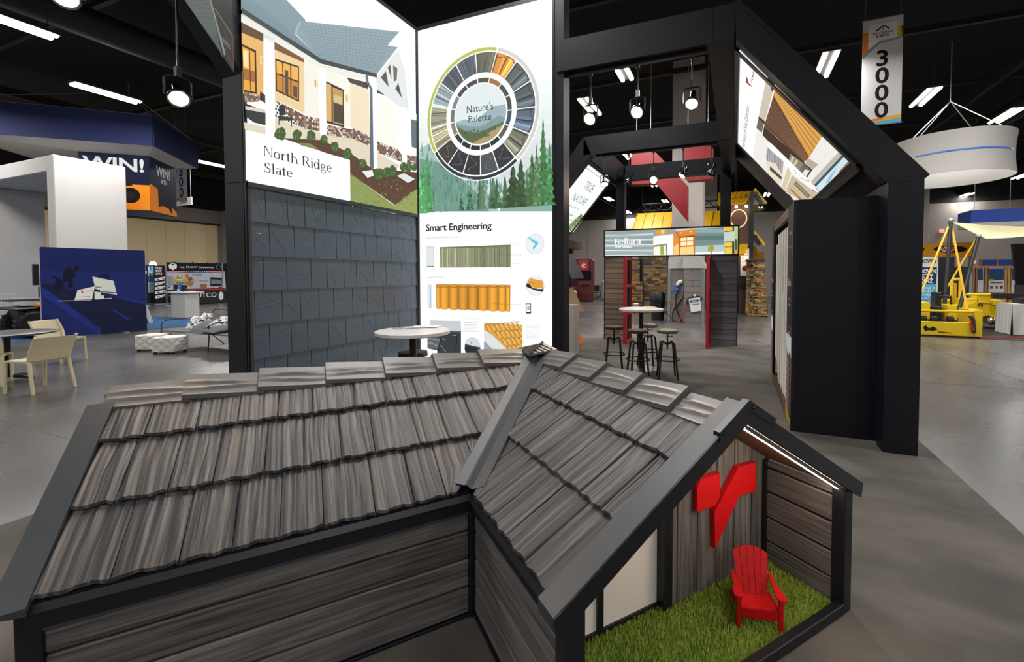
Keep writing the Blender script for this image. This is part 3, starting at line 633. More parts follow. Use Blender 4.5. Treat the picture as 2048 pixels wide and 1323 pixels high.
# roof slopes: a runs along the ridge, b away from it
def slope(mapf, amin, amax, joints, full=True):
    zz = lambda b: RZ - SL * b
    b0, b1 = 0.0, 0.815
    pts = [(amin - 0.03, b0), (amax(b0) + 0.04, b0), (amax(b1) + 0.04, b1), (amin - 0.03, b1)]
    top = [Vector((*mapf(a, b), zz(b) - 0.004)) for a, b in pts]
    deck = MB().prism(top, (0, 0, -0.022)).build('roof_slope', 'trim_black', house)
    for (c0, c1), js in zip(((0.012, 0.292), (0.280, 0.560), (0.548, 0.826)), joints):
        for j in range(len(js) - 1):
            a0, a1 = js[j] + 0.0012, js[j + 1] - 0.0012
            if a0 > amax(c0) - 0.03: continue
            wav = rng.uniform(0, 100)
            nu, nv = 28, 7
            def P(i, t, a0=a0, a1=a1, c0=c0, c1=c1, wav=wav):
                b = c0 + (c1 - c0) * t
                if t >= 1: b += 0.0035 * math.sin(a0 * 90 + i * 9 + wav) * (1 if 0.02 < i < 0.98 else 0)
                am = amax(b) if a1 >= amax(c1) - 0.001 else 9
                A0, A1 = min(a0, am), min(a1, am)
                a = A0 + (A1 - A0) * i
                e = min(i, 1 - i) * (a1 - a0)
                dip = -0.005 * max(0.0, 1 - e / 0.006)
                rip = 0.0013 * math.sin(a * 130 + 2.2 * math.sin(t * 2.6 + wav) + wav) + 0.0010 * math.sin(a * 310 + wav * 2 + 1.3 * math.sin(t * 4))
                return Vector((*mapf(a, b), zz(b) + 0.003 + 0.024 * t + dip + rip))
            m = MB(); flip = 0
            m.grid(nu, nv, P, uvf=lambda i, t, a0=a0, a1=a1, c0=c0, c1=c1: (a0 + (a1 - a0) * i, c0 + (c1 - c0) * t))
            # turned-down butt edge
            n0 = len(m.v); base = nv * (nu + 1)
            low = [Vector(m.v[base + i]) + Vector((0, 0, -0.013)) for i in range(nu + 1)]
            m.add(low, [], uvs=[m.uv[base + i] for i in range(nu + 1)])
            m.f += [(base + i, n0 + i, n0 + i + 1, base + i + 1) for i in range(nu)]; m.c += [None] * nu
            if m.v[0][0] != m.v[0][0]: continue
            m.build('shingle', 'shake_metal', deck, uv=True, smooth=35)
    return deck
J1 = ([-1.445, -1.304, -1.128, -0.973, -0.814, -0.663, -0.464, -0.312, -0.15, 0.001, 0.178, 0.318, 0.47, 0.62, 0.8],
      [-1.445, -1.322, -1.171, -1.027, -0.852, -0.703, -0.551, -0.403, -0.196, -0.048, 0.11, 0.26, 0.42, 0.6],
      [-1.445, -1.264, -1.087, -0.935, -0.785, -0.634, -0.439, -0.277, -0.136, 0.04, 0.24])
J2 = ([-0.81, -0.591, -0.395, -0.188, -0.02, 0.15, 0.31, 0.45, 0.62, 0.8], [-0.81, -0.712, -0.577, -0.374, -0.21, -0.057, 0.06, 0.18, 0.33, 0.52], [-0.81, -0.627, -0.454, -0.30, -0.14, 0.02, 0.22])
def spread(lo, hi, step): 
    n = max(1, round((hi - lo) / step)); return [lo + (hi - lo) * i / n for i in range(n + 1)]
s1 = slope(lambda a, b: (a, 0.8 - b), -1.445, lambda b: 0.8 - b - 0.055, J1)
s2 = slope(lambda a, b: (0.8 - b, a), -0.81, lambda b: 0.8 - b - 0.055, J2)
s3 = slope(lambda a, b: (0.8 + b, a), -0.81, lambda b: 0.8 + b - 0.03, [spread(-0.81, 0.8 + x, 0.165) for x in (0.29, 0.56, 0.83)])
s4 = slope(lambda a, b: (a, 0.8 + b), -1.445, lambda b: 0.8 + b - 0.03, [spread(-1.445, 0.8 + x, 0.165) for x in (0.29, 0.56, 0.83)])
# ridge and hip caps: each raised at the end away from the corner
def cap(p_hi, p_lo, side, drop, hw=0.125, lift=0.03, nm='ridge_cap'):
    p_hi, p_lo = Vector(p_hi), Vector(p_lo); side = Vector(side)
    nu, nv = 14, 44; m = MB()
    ph = rng.uniform(0, 6)
    def P(i, j):
        c = p_hi.lerp(p_lo, i); s = (j - 0.5) * 2
        z = 0.018 + lift * (1 - i) - abs(s) * hw * drop
        z += (0.0075 * math.exp(-((abs(s) - 0.42 - 0.06 * math.sin(i * 3 + ph)) / 0.07) ** 2) + 0.0075 * math.exp(-((abs(s) - 0.66 - 0.05 * math.cos(i * 4 + ph)) / 0.06) ** 2)) * math.sin(math.pi * min(1, max(0, i))) ** 0.5
        if abs(s) > 0.98: z += 0.002
        return c + side * (s * hw) + Vector((0, 0, z))
    L_ = (p_hi - p_lo).length
    m.grid(nu, nv, P, uvf=lambda i, j: (j * hw * 2, i * L_))
    k = nu + 1
    for row in (0, nv):
        n0 = len(m.v); low = [Vector(m.v[row * k + i]) + Vector((0, 0, -0.022 - 0.0 * i)) for i in range(k)]
        m.add(low, [(0, 0, 0)][:0], uvs=[m.uv[row * k + i] for i in range(k)])
        m.f += [(row * k + i, row * k + i + 1, n0 + i + 1, n0 + i) for i in range(nu)]; m.c += [None] * nu
    n0 = len(m.v); low = [Vector(m.v[j * k]) + Vector((0, 0, -0.026)) for j in range(nv + 1)]
    m.add(low, [], uvs=[m.uv[j * k] for j in range(nv + 1)])
    m.f += [(j * k, n0 + j, n0 + j + 1, (j + 1) * k) for j in range(nv)]; m.c += [None] * nv
    m.build(nm, 'cap_metal', house, uv=True, smooth=30)
def cap_mat():
    m, nt, b, N, L = nodes_of('cap_metal')
    tc = N.new('ShaderNodeTexCoord'); n1 = N.new('ShaderNodeTexNoise'); n1.inputs['Scale'].default_value = 600; L.new(tc.outputs['Object'], n1.inputs['Vector'])
    n2 = N.new('ShaderNodeTexNoise'); n2.inputs['Scale'].default_value = 7; L.new(tc.outputs['Object'], n2.inputs['Vector'])
    mx = N.new('ShaderNodeMix'); mx.data_type = 'RGBA'; mx.inputs[6].default_value = (*lin('434345'), 1); mx.inputs[7].default_value = (*lin('686562'), 1)
    ad = N.new('ShaderNodeMath'); ad.operation = 'MULTIPLY_ADD'; ad.inputs[1].default_value = 0.6; L.new(n1.outputs['Fac'], ad.inputs[0])
    mu = N.new('ShaderNodeMath'); mu.operation = 'MULTIPLY'; mu.inputs[1].default_value = 0.4; L.new(n2.outputs['Fac'], mu.inputs[0]); L.new(mu.outputs[0], ad.inputs[2])
    L.new(ad.outputs[0], mx.inputs[0]); L.new(mx.outputs[2], b.inputs['Base Color']); b.inputs['Roughness'].default_value = 0.42
    bp = N.new('ShaderNodeBump'); bp.inputs['Strength'].default_value = 0.15; bp.inputs['Distance'].default_value = 0.002; L.new(n1.outputs['Fac'], bp.inputs['Height']); L.new(bp.outputs['Normal'], b.inputs['Normal'])
cap_mat()
uu = [-1.485, -1.205, -0.905, -0.595, -0.29, 0.005, 0.305, 0.62]
for i in range(len(uu) - 1):
    cap((uu[i], 0.8, RZ), (uu[i + 1] + 0.03, 0.8, RZ), (0, 1, 0), SL, lift=0.003 if i == 0 else 0.026)
vv = [-0.885, -0.595, -0.28, -0.045, 0.335, 0.62]
vv = [-0.885, -0.596, -0.29, 0.02, 0.34, 0.64]
for i in range(len(vv) - 1):
    cap((0.8, vv[i], RZ), (0.8, vv[i + 1] + 0.03, RZ), (1, 0, 0), SL, lift=0.004 if i == 0 else 0.026)
q2 = math.sqrt(0.5); hx = [(0.66, 0.92), (0.86, 1.12), (1.06, 1.34), (1.28, 1.62)]
for a, c in hx[::-1]:
    cap((c, c, RZ - SL * max(0, c - 0.8)), (max(a, 0.78), max(a, 0.78), RZ - SL * max(0, a - 0.8) - 0.0), (q2, -q2, 0), SL * q2, hw=0.11, lift=0.022, nm='hip_cap')
ap = [Vector((0.80, 0.80, RZ + 0.052)), Vector((0.615, 0.64, RZ + 0.006)), Vector((0.635, 0.86, RZ + 0.018)), Vector((0.98, 0.98, RZ - 0.03)), Vector((0.85, 0.68, RZ + 0.018))]
m = MB(); m.add(ap + [p - Vector((0, 0, 0.014)) for p in ap], [(0, 2, 1), (0, 3, 2), (0, 4, 3), (0, 1, 4), (1, 2, 7, 6), (2, 3, 8, 7), (3, 4, 9, 8), (4, 1, 6, 9)]); apc = m.build('apex_cap', 'cap_metal', house)
for k in range(5):                                  # pressed ribs on both faces of the folded corner cap
    t_ = (k + 1) / 6
    for e_ in (2, 4): MB().beam(ap[1].lerp(ap[0], t_) + Vector((0, 0, 0.003)), ap[1].lerp(ap[e_], t_) + Vector((0, 0, 0.003)), 0.006, 0.006).build('rib', 'cap_metal', apc)
MB().beam(ap[1] + Vector((0, 0, 0.004)), ap[0] + Vector((0, 0, 0.006)), 0.008, 0.01).build('crease', 'trim_black', apc)
# valley flashing
m = MB(); sec = [(-0.088, 0.010), (-0.080, 0.030), (-0.014, 0.030), (0.010, 0.050), (0.022, 0.042), (0.074, 0.030), (0.086, 0.010)]
for c in (0.70, -0.035):
    for s, h in sec: m.v.append((c - s * q2, c + s * q2, RZ - SL * (0.8 - c) + h + SL * abs(s) * q2 * 0.85))
n = len(sec); m.uv = [(0, 0)] * len(m.v)
m.f = [(i, i + 1, n + i + 1, n + i) for i in range(n - 1)]; m.c = [None] * len(m.f)
m.build('valley_flashing', 'rake_grey', house)
# rake trims: left end and porch gable
for sg, mp in ((-1, lambda b: 0.8 - b), (1, lambda b: 0.8 + b)):
    P = lambda u, b, h: Vector((u, mp(b), RZ - SL * b + h))
    m = MB(); bt, bb = 0.10, 0.855
    for b in (bt, bb):
        m.v += [P(-1.445, b, 0.0), P(-1.445, b, 0.026), P(-1.535, b, 0.022), P(-1.542, b, -0.055), P(-1.532, b, -0.055), P(-1.525, b, 0.008)]
    m.uv = [(0, 0)] * 12; m.f = [(i, (i + 1) % 6, 6 + (i + 1) % 6, 6 + i) for i in range(6)] + [tuple(range(6)), tuple(range(6, 12))]; m.c = [None] * 8
    m.build('rake_trim', 'rake_grey', house)
for sg, mp in ((-1, lambda b: 0.8 - b), (1, lambda b: 0.8 + b)):
    P = lambda v, b, h: Vector((mp(b), v, RZ - SL * b + h))
    m = MB(); bt, bb = 0.0, 0.862
    for b in (bt, bb):
        m.v += [P(-0.80, b, 0.0), P(-0.80, b, 0.028), P(-0.898, b, 0.026)]
    bb2 = [(0.0, -0.062), (0.848, -0.048)]
    m = MB()
    for b, bl in ((0.0, 0.0), (0.862, 0.845)):
        m.v += [P(-0.80, b, 0.0), P(-0.80, b, 0.042), P(-0.900, b, 0.042), P(-0.902, bl, -0.034), P(-0.888, bl, -0.034), P(-0.885, b, 0.0)]
    m.uv = [(0, 0)] * 12; m.f = [(i, (i + 1) % 6, 6 + (i + 1) % 6, 6 + i) for i in range(6)] + [tuple(range(6)), tuple(range(6, 12))]; m.c = [None] * 8
    m.build('rake_trim', 'rake_grey' if sg < 0 else 'trim_black', house)
    # dark front fascia board under the trim
    m = MB(); m.prism([P(-0.904, 0.0, 0.040), P(-0.904, 0.862, 0.040), P(-0.904, 0.845, -0.036), P(-0.904, 0.0, -0.036)], (0, 0.02, 0)); m.build('gable_fascia', 'trim_black', house)
    m = MB(); m.prism([P(-0.908, 0.0, 0.058), P(-0.908, 0.165, 0.058), P(-0.908, 0.165, 0.020), P(-0.908, 0.0, 0.020)], (0, 0.03, 0)); e = m.build('ridge_end_plate', 'trim_black', house)
    for b in ((0.02, 0.15) if sg > 0 else (0.14,)):
        q = P(-0.908, b, 0.036); MB().ball(q, 0.007, 8, 6).build('bolt', 'dark_chrome', e, smooth=60)
# porch: soffits, back wall, window, side wall, sill, turf
for sg in (-1, 1):
    P = lambda v, b, h: Vector((0.8 + sg * b, v, RZ - SL * b + h))
    m = MB(); q = [P(-0.885, 0, -0.032), P(-0.885, 0.80, -0.032), P(-0.38, 0.80, -0.032), P(-0.38, 0, -0.032)]
    m.prism(q, (0, 0, 0.008)); m.uv = [(p[1], p[0]) for p in m.v]; m.build('soffit', 'soffit_wood', house, uv=True)
ztop = lambda u: RZ - SL * abs(u - 0.8) - 0.034
us = [0.836, 0.884, 1.022, 1.162, 1.297, 1.439, 1.56]
bw = MB().prism([(0.035, -0.40, 0.02), (1.58, -0.40, 0.02), (1.58, -0.40, ztop(1.58)), (0.8, -0.40, ztop(0.8)), (0.035, -0.40, ztop(0.035))], (0, 0.02, 0)).build('porch_back_wall', 'black', house)
for k in range(6):
    a, c = us[k] + 0.0035, us[k + 1] - 0.0035
    m = MB().prism([(a, -0.452, 0.02), (c, -0.452, 0.02), (c, -0.452, ztop(c)), (a, -0.452, ztop(a))], (0, 0.05, 0)); m.uv = [(p[2], p[0] + p[1]) for p in m.v]
    m.build('board', 'grey_wood', bw, uv=True)
win = MB().box(0.05, 0.80, -0.43, -0.402, 0.02, 0.045).build('window_frame', 'black', house)
MB().prism([(0.783, -0.47, 0.02), (0.836, -0.47, 0.02), (0.836, -0.47, ztop(0.836)), (0.783, -0.47, ztop(0.783))], (0, 0.07, 0)).build('window_jamb', 'trim_black', house)
MB().prism([(0.426, -0.432, 0.03), (0.457, -0.432, 0.03), (0.457, -0.432, ztop(0.45)), (0.426, -0.432, ztop(0.43))], (0, 0.03, 0)).build('mullion', 'black', win)
for a, c in ((0.03, 0.428), (0.455, 0.785)):
    MB().prism([(a, -0.418, 0.03), (c, -0.418, 0.03), (c, -0.418, ztop(c)), (a, -0.418, ztop(a))], (0, 0.012, 0)).build('frosted_pane', 'frosted', win)
pw = MB().box(1.572, 1.595, -0.84, -0.40, 0.0, 0.56).build('porch_side_panel', 'black', house)
zs = (0.012, 0.138, 0.272, 0.417, 0.553, 0.60)
for k in range(5):
    uvbox(1.556, 1.574, -0.838, -0.462, zs[k] + 0.005, zs[k + 1] - 0.004, 'y').build('plank', 'grey_wood', pw, uv=True)
MB().box(1.53, 1.572, -0.468, -0.44, 0.02, 0.6).build('corner_trim', 'black', house)
MB().cbox(0.06, 1.548, -0.886, -0.846, 0.0, 0.052, 0.003).build('sill', 'trim_black', house)
MB().box(0.03, 1.575, -0.85, -0.40, 0.004, 0.018).build('turf_base', 'turf', house)
led = MB(); led.beam((0.845, -0.845, 1.092 - SL * 0.045 - 0.044), (1.545, -0.845, 1.092 - SL * 0.745 - 0.044), 0.012, 0.010); led.build('led_strip', 'led_strip', house)
MB().beam((0.845, -0.862, 1.092 - SL * 0.045 - 0.040), (1.545, -0.862, 1.092 - SL * 0.745 - 0.040), 0.010, 0.016).build('led_channel', 'galv', house)
def grass():
    n = 21000
    u = rng.uniform(0.05, 1.555, n); v = rng.uniform(-0.846, -0.425, n)
    ok = ~((u > 0.83) & (v > -0.462)); u, v = u[ok], v[ok]; n = len(u)
    a = rng.uniform(0, 2 * np.pi, n); w = rng.uniform(0.0010, 0.0018, n); h = rng.uniform(0.013, 0.03, n); le = rng.normal(0, 0.008, (n, 2)) + np.array([0.004, 0.004])
    co = np.zeros((n, 5, 3)); z0 = 0.016
    dx, dy = np.cos(a) * w, np.sin(a) * w
    for j, (sx, t, s) in enumerate(((-1, 0, 1), (1, 0, 1), (1, 0.55, 0.9), (-1, 0.55, 0.9), (0, 1, 0))):
        co[:, j, 0] = u + dx * sx * s + le[:, 0] * t * t; co[:, j, 1] = v + dy * sx * s + le[:, 1] * t * t; co[:, j, 2] = z0 + h * t
    me = bpy.data.meshes.new('grass'); idx = np.arange(n)[:, None] * 5
    tri = np.concatenate([idx + np.array([[0, 1, 2]]), idx + np.array([[0, 2, 3]]), idx + np.array([[3, 2, 4]])])
    me.vertices.add(n * 5); me.vertices.foreach_set('co', co.reshape(-1)); nt = len(tri)
    me.loops.add(nt * 3); me.loops.foreach_set('vertex_index', tri.reshape(-1).astype(np.int32)); me.polygons.add(nt)
    me.polygons.foreach_set('loop_start', np.arange(0, nt * 3, 3, dtype=np.int32)); me.update(calc_edges=True); me.validate()
    me.materials.append(MATS['grass_blade']); o = bpy.data.objects.new('artificial_grass', me); COL.objects.link(o); o.parent = house; o['kind'] = 'stuff'; o['label'] = 'bright green artificial grass on the porch floor'
grass()
# red emblem on the porch wall: a leaf-like square and a slanted arrow
def plate(pts, nm): MB().prism([(a, -0.485, z) for a, z in pts], (0, 0.032, 0)).build(nm, 'red_gloss', house, label='glossy red emblem piece on the board wall')
plate([(0.983, 0.470), (0.983, 0.590), (1.005, 0.622), (1.145, 0.624), (1.147, 0.500), (1.115, 0.464), (1.0, 0.463)], 'emblem_plate')
plate([(1.108, 0.433), (1.287, 0.622), (1.428, 0.620), (1.432, 0.462), (1.297, 0.466), (1.115, 0.237)], 'emblem_plate')

# ------------------------------------------------------------------ small red garden chair on the grass
def adirondack(loc, rz):
    t = thing('garden_chair', 'miniature red slatted garden chair standing on the artificial grass', 'chair', loc, rz)
    R = 'red_gloss'
    # x across, y towards the back; seat slopes down to the back
    for k in range(6):
        y = 0.006 + k * 0.0225; z = 0.092 - 0.19 * y
        MB().cbox(-0.078, 0.078, y, y + 0.0205, z - 0.006, z, 0.002).build('seat_slat', R, t)
    ap = [(-0.078 + 0.156 * i / 16, 0.0, 0.092) for i in range(17)] + [(0.078 - 0.156 * i / 16, 0.0, 0.052 - 0.006 * abs(math.sin(i / 16 * math.pi * 3))) for i in range(17)]
    MB().prism(ap, (0, -0.008, 0)).build('apron', R, t)
    tops = [0.235, 0.258, 0.268, 0.258, 0.235]
    for k in range(5):                                   # fan-shaped back, leaning away
        x0, x1 = -0.066 + 0.0264 * k, -0.066 + 0.0264 * (k + 1); f = 1.28
        pts = []
        for x, z, wdt in ((x0, 0.06, 1.0), (x1, 0.06, 1.0), (x1, tops[k], f), (x0, tops[k], f)):
            zz = z
            if z > 0.1: zz = 0.272 - 0.55 * (x * f) ** 2 / 0.09 * 0.6
            pts.append((x * wdt * 0.97, 0.108 + (zz - 0.06) * 0.36, zz))
        g = 0.0012; pts[0] = (pts[0][0] + g, *pts[0][1:]); pts[3] = (pts[3][0] + g, *pts[3][1:]); pts[1] = (pts[1][0] - g, *pts[1][1:]); pts[2] = (pts[2][0] - g, *pts[2][1:])
        MB().prism(pts, (0, 0.009, -0.003)).build('back_slat', R, t)
    MB().cbox(-0.085, 0.085, 0.168, 0.180, 0.118, 0.136, 0.002).build('back_rail', R, t)
    for s in (-1, 1):
        prof = [(0.078, 0.160), (0.076, 0.09), (0.070, 0.03), (0.072, -0.012), (0.082, -0.026), (0.100, -0.028), (0.112, -0.016), (0.112, 0.012), (0.098, 0.06), (0.094, 0.11), (0.094, 0.165)]
        MB().prism([(s * x, y, 0.148 - 0.06 * (y > 0.1) * 0) for x, y in (prof if s < 0 else prof[::-1])], (0, 0, 0.009)).build('armrest', R, t)
        MB().cbox(s * 0.090 - 0.009, s * 0.090 + 0.009, -0.012, 0.016, 0, 0.148, 0.002).build('leg', R, t)
        q = [(s * 0.079, 0.016, 0.092), (s * 0.079, 0.016, 0.062), (s * 0.079, 0.215, 0.0), (s * 0.079, 0.245, 0.0), (s * 0.079, 0.15, 0.068)]
        MB().prism(q, (s * 0.009, 0, 0)).build('leg', R, t, label='sloping back leg and seat side')
    return t
def hp(u, v, z=0.0):
    e = Vector((math.cos(PA), math.sin(PA), 0)); n_ = Vector((-math.sin(PA), math.cos(PA), 0)); return Vector((PO.x, PO.y, 0.004 + z)) + e * u + n_ * v
fl, fr = atz(1477, 1246, 0.04), atz(1561, 1257, 0.04)
cmid = (fl + fr) / 2; ang = math.atan2(fr.y - fl.y, fr.x - fl.x)
adirondack((cmid.x, cmid.y, 0.030), ang)
# ------------------------------------------------------------------ backlit prints: flat pictures on real panels
def crop(x0, y0, s): return lambda pts: [(x0 + u / s, y0 + v / s) for u, v in pts]
def line_text(pr, body, p0, p1, pu, col, wt='n', track=0.0, serif=False, slant=0.0):
    """lettering whose baseline runs p0 to p1 and whose capitals reach pu (all surveyed points on the panel)"""
    a0, b0 = pr.p.st(*p0); a1, b1 = pr.p.st(*p1); au, bu = pr.p.st(*pu)
    own = pr.parent is not None
    if own: pr.mb = MB()
    L_ = math.hypot(a1 - a0, b1 - b0); ex, ey = (a1 - a0) / L_, (b1 - b0) / L_
    h = abs(-(au - a0) * ey + (bu - b0) * ex); size = h / 0.69
    if serif:
        polys, wd = serif_polys(body); pr.h += pr.step; xs = L_ / (wd * size)
        for q in polys:
            pts = [pr.p.at(a0 + x * size * xs * ex - y * size * ey, b0 + x * size * xs * ey + y * size * ex, pr.h) for x, y in q]
            pr.mb.add(pts, [tuple(range(len(q)))], col)
        if own: pr.done('lettering', pr.mat, pr.parent)
        return
    vs, fs, wd = text_polys(body, wt, track)
    pr.text(body, a0, b0, size, col, wt, xs=L_ / (wd * size), track=track, ang=math.atan2(b1 - b0, a1 - a0), slant=slant)
    if own: pr.done('lettering', pr.mat, pr.parent)
def serif_polys(body):
    R_ = lambda x0, y0, x1, y1: [(x0, y0), (x1, y0), (x1, y1), (x0, y1)]
    def ring(cx, cy, rx, ry, ix, iy, t0=0, t1=360, n=28):
        out = []; k = max(3, int(n * (t1 - t0) / 360))
        for i in range(k):
            a, b = math.radians(t0 + (t1 - t0) * i / k), math.radians(t0 + (t1 - t0) * (i + 1) / k)
            out.append([(cx + ix * math.cos(a), cy + iy * math.sin(a)), (cx + rx * math.cos(a), cy + ry * math.sin(a)), (cx + rx * math.cos(b), cy + ry * math.sin(b)), (cx + ix * math.cos(b), cy + iy * math.sin(b))])
        return out
    C, X, st, hr, sf = 0.69, 0.47, 0.105, 0.04, 0.045
    def stem(x, y0, y1, w=st): return [R_(x, y0, x + w, y1)]
    def foot(x, y, w=st): return [R_(x - sf, y, x + w + sf, y + hr)]
    def top(x, y, w=st): return [R_(x - sf, y - hr, x + w, y)]
    G = {
        'N': (stem(0.07, 0, C, 0.04) + stem(0.55, 0, C, 0.04) + [[(0.05, C), (0.16, C), (0.59, 0), (0.55, 0)]] + foot(0.07, 0, 0.04) + [R_(0.0, C - hr, 0.14, C), R_(0.49, C - hr, 0.66, C)], 0.68),
        'o': (ring(0.25, X / 2, 0.23, X / 2 + 0.01, 0.135, X / 2 - 0.03), 0.52),
        'r': (stem(0.07, 0, X) + foot(0.07, 0) + top(0.07, X) + ring(0.27, X - 0.12, 0.12, 0.12, 0.06, 0.07, 60, 170), 0.40),
        't': (stem(0.09, 0.06, 0.60) + [R_(0.0, X - hr, 0.30, X)] + ring(0.21, 0.09, 0.12, 0.10, 0.03, 0.055, 180, 310), 0.33),
        'h': (stem(0.07, 0, C + 0.03) + foot(0.07, 0) + top(0.07, C + 0.03) + stem(0.40, 0, 0.30) + foot(0.40, 0) + ring(0.30, 0.29, 0.19, 0.19, 0.10, 0.14, 0, 150), 0.58),
        'R': (stem(0.08, 0, C, 0.10) + foot(0.08, 0, 0.10) + [R_(0.02, C - hr, 0.35, C), R_(0.15, 0.33, 0.35, 0.33 + hr)] + ring(0.34, 0.51, 0.19, 0.18, 0.09, 0.145, -90, 90) + [[(0.28, 0.33), (0.39, 0.33), (0.63, 0.0), (0.52, 0.0)], R_(0.52, 0, 0.68, hr)], 0.66),
        'i': (stem(0.07, 0, X) + foot(0.07, 0) + top(0.07, X) + ring(0.115, 0.63, 0.055, 0.055, 0, 0), 0.25),
        'l': (stem(0.07, 0, C + 0.03) + foot(0.07, 0) + top(0.07, C + 0.03), 0.25),
        'd': (ring(0.23, X / 2, 0.21, X / 2 + 0.01, 0.12, X / 2 - 0.03) + stem(0.37, 0, C + 0.03) + [R_(0.37, 0, 0.51, hr)] + top(0.37, C + 0.03), 0.54),
        'g': (ring(0.22, 0.32, 0.18, 0.16, 0.09, 0.125) + ring(0.24, -0.08, 0.22, 0.13, 0.16, 0.09) + [R_(0.36, 0.44, 0.48, 0.48), [(0.08, 0.17), (0.14, 0.19), (0.14, 0.06), (0.08, 0.04)]], 0.49),
        'e': (ring(0.24, X / 2, 0.22, X / 2 + 0.01, 0.125, X / 2 - 0.03, 10, 330) + [R_(0.07, 0.24, 0.45, 0.24 + hr)], 0.50),
        'S': (ring(0.26, 0.52, 0.19, 0.18, 0.11, 0.145, 30, 230) + ring(0.27, 0.18, 0.21, 0.19, 0.12, 0.15, -150, 60) + [[(0.12, 0.44), (0.24, 0.30), (0.40, 0.24), (0.36, 0.34), (0.20, 0.44), (0.15, 0.50)], R_(0.42, 0.52, 0.455, 0.69), R_(0.05, 0.0, 0.085, 0.18)], 0.54),
        'a': (ring(0.20, 0.13, 0.16, 0.14, 0.08, 0.105) + stem(0.31, 0.02, 0.34) + [R_(0.31, 0, 0.45, hr + 0.01)] + ring(0.22, 0.33, 0.18, 0.15, 0.09, 0.115, 0, 160), 0.47),
        'B': (stem(0.08, 0, C, 0.12) + [R_(0.02, C - hr, 0.34, C), R_(0.02, 0, 0.36, hr), R_(0.15, 0.335, 0.36, 0.335 + hr)] + ring(0.33, 0.52, 0.19, 0.17, 0.08, 0.135, -90, 90) + ring(0.35, 0.185, 0.21, 0.185, 0.09, 0.15, -90, 90), 0.565),
    }
    out = []; x = 0.0
    for ch in body:
        if ch == ' ': x += 0.24; continue
        q, w_ = G[ch]; out += [[(px + x, py) for px, py in f] for f in q]; x += w_
    return out, x

def conifer(pr, a, b, h, w_, col):
    k = max(4, int(h / 0.09)); L_ = []; R2 = []
    for i in range(k):
        t = i / k; ww = w_ * (1 - t) ** 0.9 * rng.uniform(0.85, 1.1)
        L_ += [(a - ww, b + h * t), (a - ww * 0.45, b + h * (t + 0.55 / k))]; R2 += [(a + ww * rng.uniform(0.85, 1.1), b + h * t + rng.uniform(-0.01, 0.01)), (a + ww * 0.45, b + h * (t + 0.55 / k))]
    # strips keep the polygon simple
    pr.h += pr.step; n = len(L_); pts = [pr.p.at(*q, pr.h) for q in L_ + R2 + [(a, b + h)]]
    pr.mb.add(pts, [(i, n + i, n + i + 1, i + 1) for i in range(n - 1)] + [(n - 1, 2 * n - 1, 2 * n)], col)
def shade(c, f): 
    if isinstance(c, str): c = tuple(int(c[i:i + 2], 16) for i in (0, 2, 4))
    return tuple(max(0, min(255, v * f)) for v in c)

# ---- North Ridge Slate house picture
PN = Plane((XT, 2.612, 2.462), (0, 1, 0), (0, 0, 1)); pr = Print(PN, 0.0)
W_, H_ = 4.845 - 2.612, ZTOP - 2.462
pr.rect(0, 0, W_, H_, 'fafcfc')
K = crop(470, 0, 3.15)
def P_(c, *pts): pr.px(K(pts), c)
P_('7d959f', (38, -60), (270, -60), (325, 0), (440, 120), (445, 135), (410, 140), (380, 215), (545, 385), (38, 60))
for i in range(16):                       # courses of the upper roof
    t = i / 16; x1 = 300 + 130 * t + 30; y0 = -40 + 95 * t
    P_('6a838d', (38, y0), (min(540, 200 + 350 * t), y0 + (min(540, 200 + 350 * t) - 38) * 0.64), (min(540, 200 + 350 * t), y0 + (min(540, 200 + 350 * t) - 38) * 0.64 + 2.2), (38, y0 + 2.5))
P_('8ba0a9', (410, 132), (1035, 200), (960, 285), (1025, 297), (890, 472), (545, 388), (385, 215))
for i in range(13):
    t = (i + 0.6) / 13; xa = 405 + 140 * t; ya = 150 + 235 * t; xb = 1030 - 140 * t; yb = 205 + 262 * t
    P_('72898f', (xa, ya), (xb, yb), (xb, yb + 2.4), (xa, ya + 2.4))
for i in range(22):
    t = i / 22; P_('758c93', (420 + 610 * t, 136 + 64 * t), (423 + 610 * t, 136 + 64 * t), (548 + 342 * t, 388 + 84 * t), (545 + 342 * t, 388 + 84 * t))
P_('9fb4ba', (400, 135), (415, 135), (388, 215), (374, 205))
P_('f0f2ee', (1035, 200), (1048, 215), (1135, 660), (1110, 660), (1040, 300), (1025, 297), (962, 284))
P_('dfe6e4', (888, 490), (1028, 312), (1068, 440), (1092, 690), (1060, 690), (890, 560))
P_('58483e', (918, 488), (950, 448), (968, 548)); P_('58483e', (962, 425), (978, 405), (985, 500)); P_('6c5c50', (995, 410), (1022, 430), (1018, 505), (1000, 515)); P_('54453c', (1010, 560), (1028, 520), (1052, 618)); P_('4a3b31', (705, 488), (838, 520), (838, 562), (720, 520)); P_('4a3b31', (890, 560), (945, 600), (890, 585))
P_('ecece0', (38, 90), (540, 410), (540, 440), (38, 140)); P_('ecebe2', (540, 405), (835, 480), (835, 505), (705, 488), (540, 440))
P_('5f3d22', (40, 140), (178, 212), (178, 262), (40, 205)); P_('7a4f2a', (245, 262), (435, 372), (435, 398), (245, 320))
P_('e9b566', (40, 205), (178, 262), (178, 640), (50, 590)); P_('efd2a0', (245, 310), (435, 395), (437, 715), (250, 625))
P_('f2eee0', (435, 385), (530, 420), (530, 745), (437, 715)); P_('f4efe2', (568, 440), (725, 520), (728, 800), (573, 785)); P_('f2e2c2', (725, 525), (846, 565), (850, 850), (728, 800)); P_('f6f3ea', (888, 590), (1012, 655), (1020, 940), (892, 890))
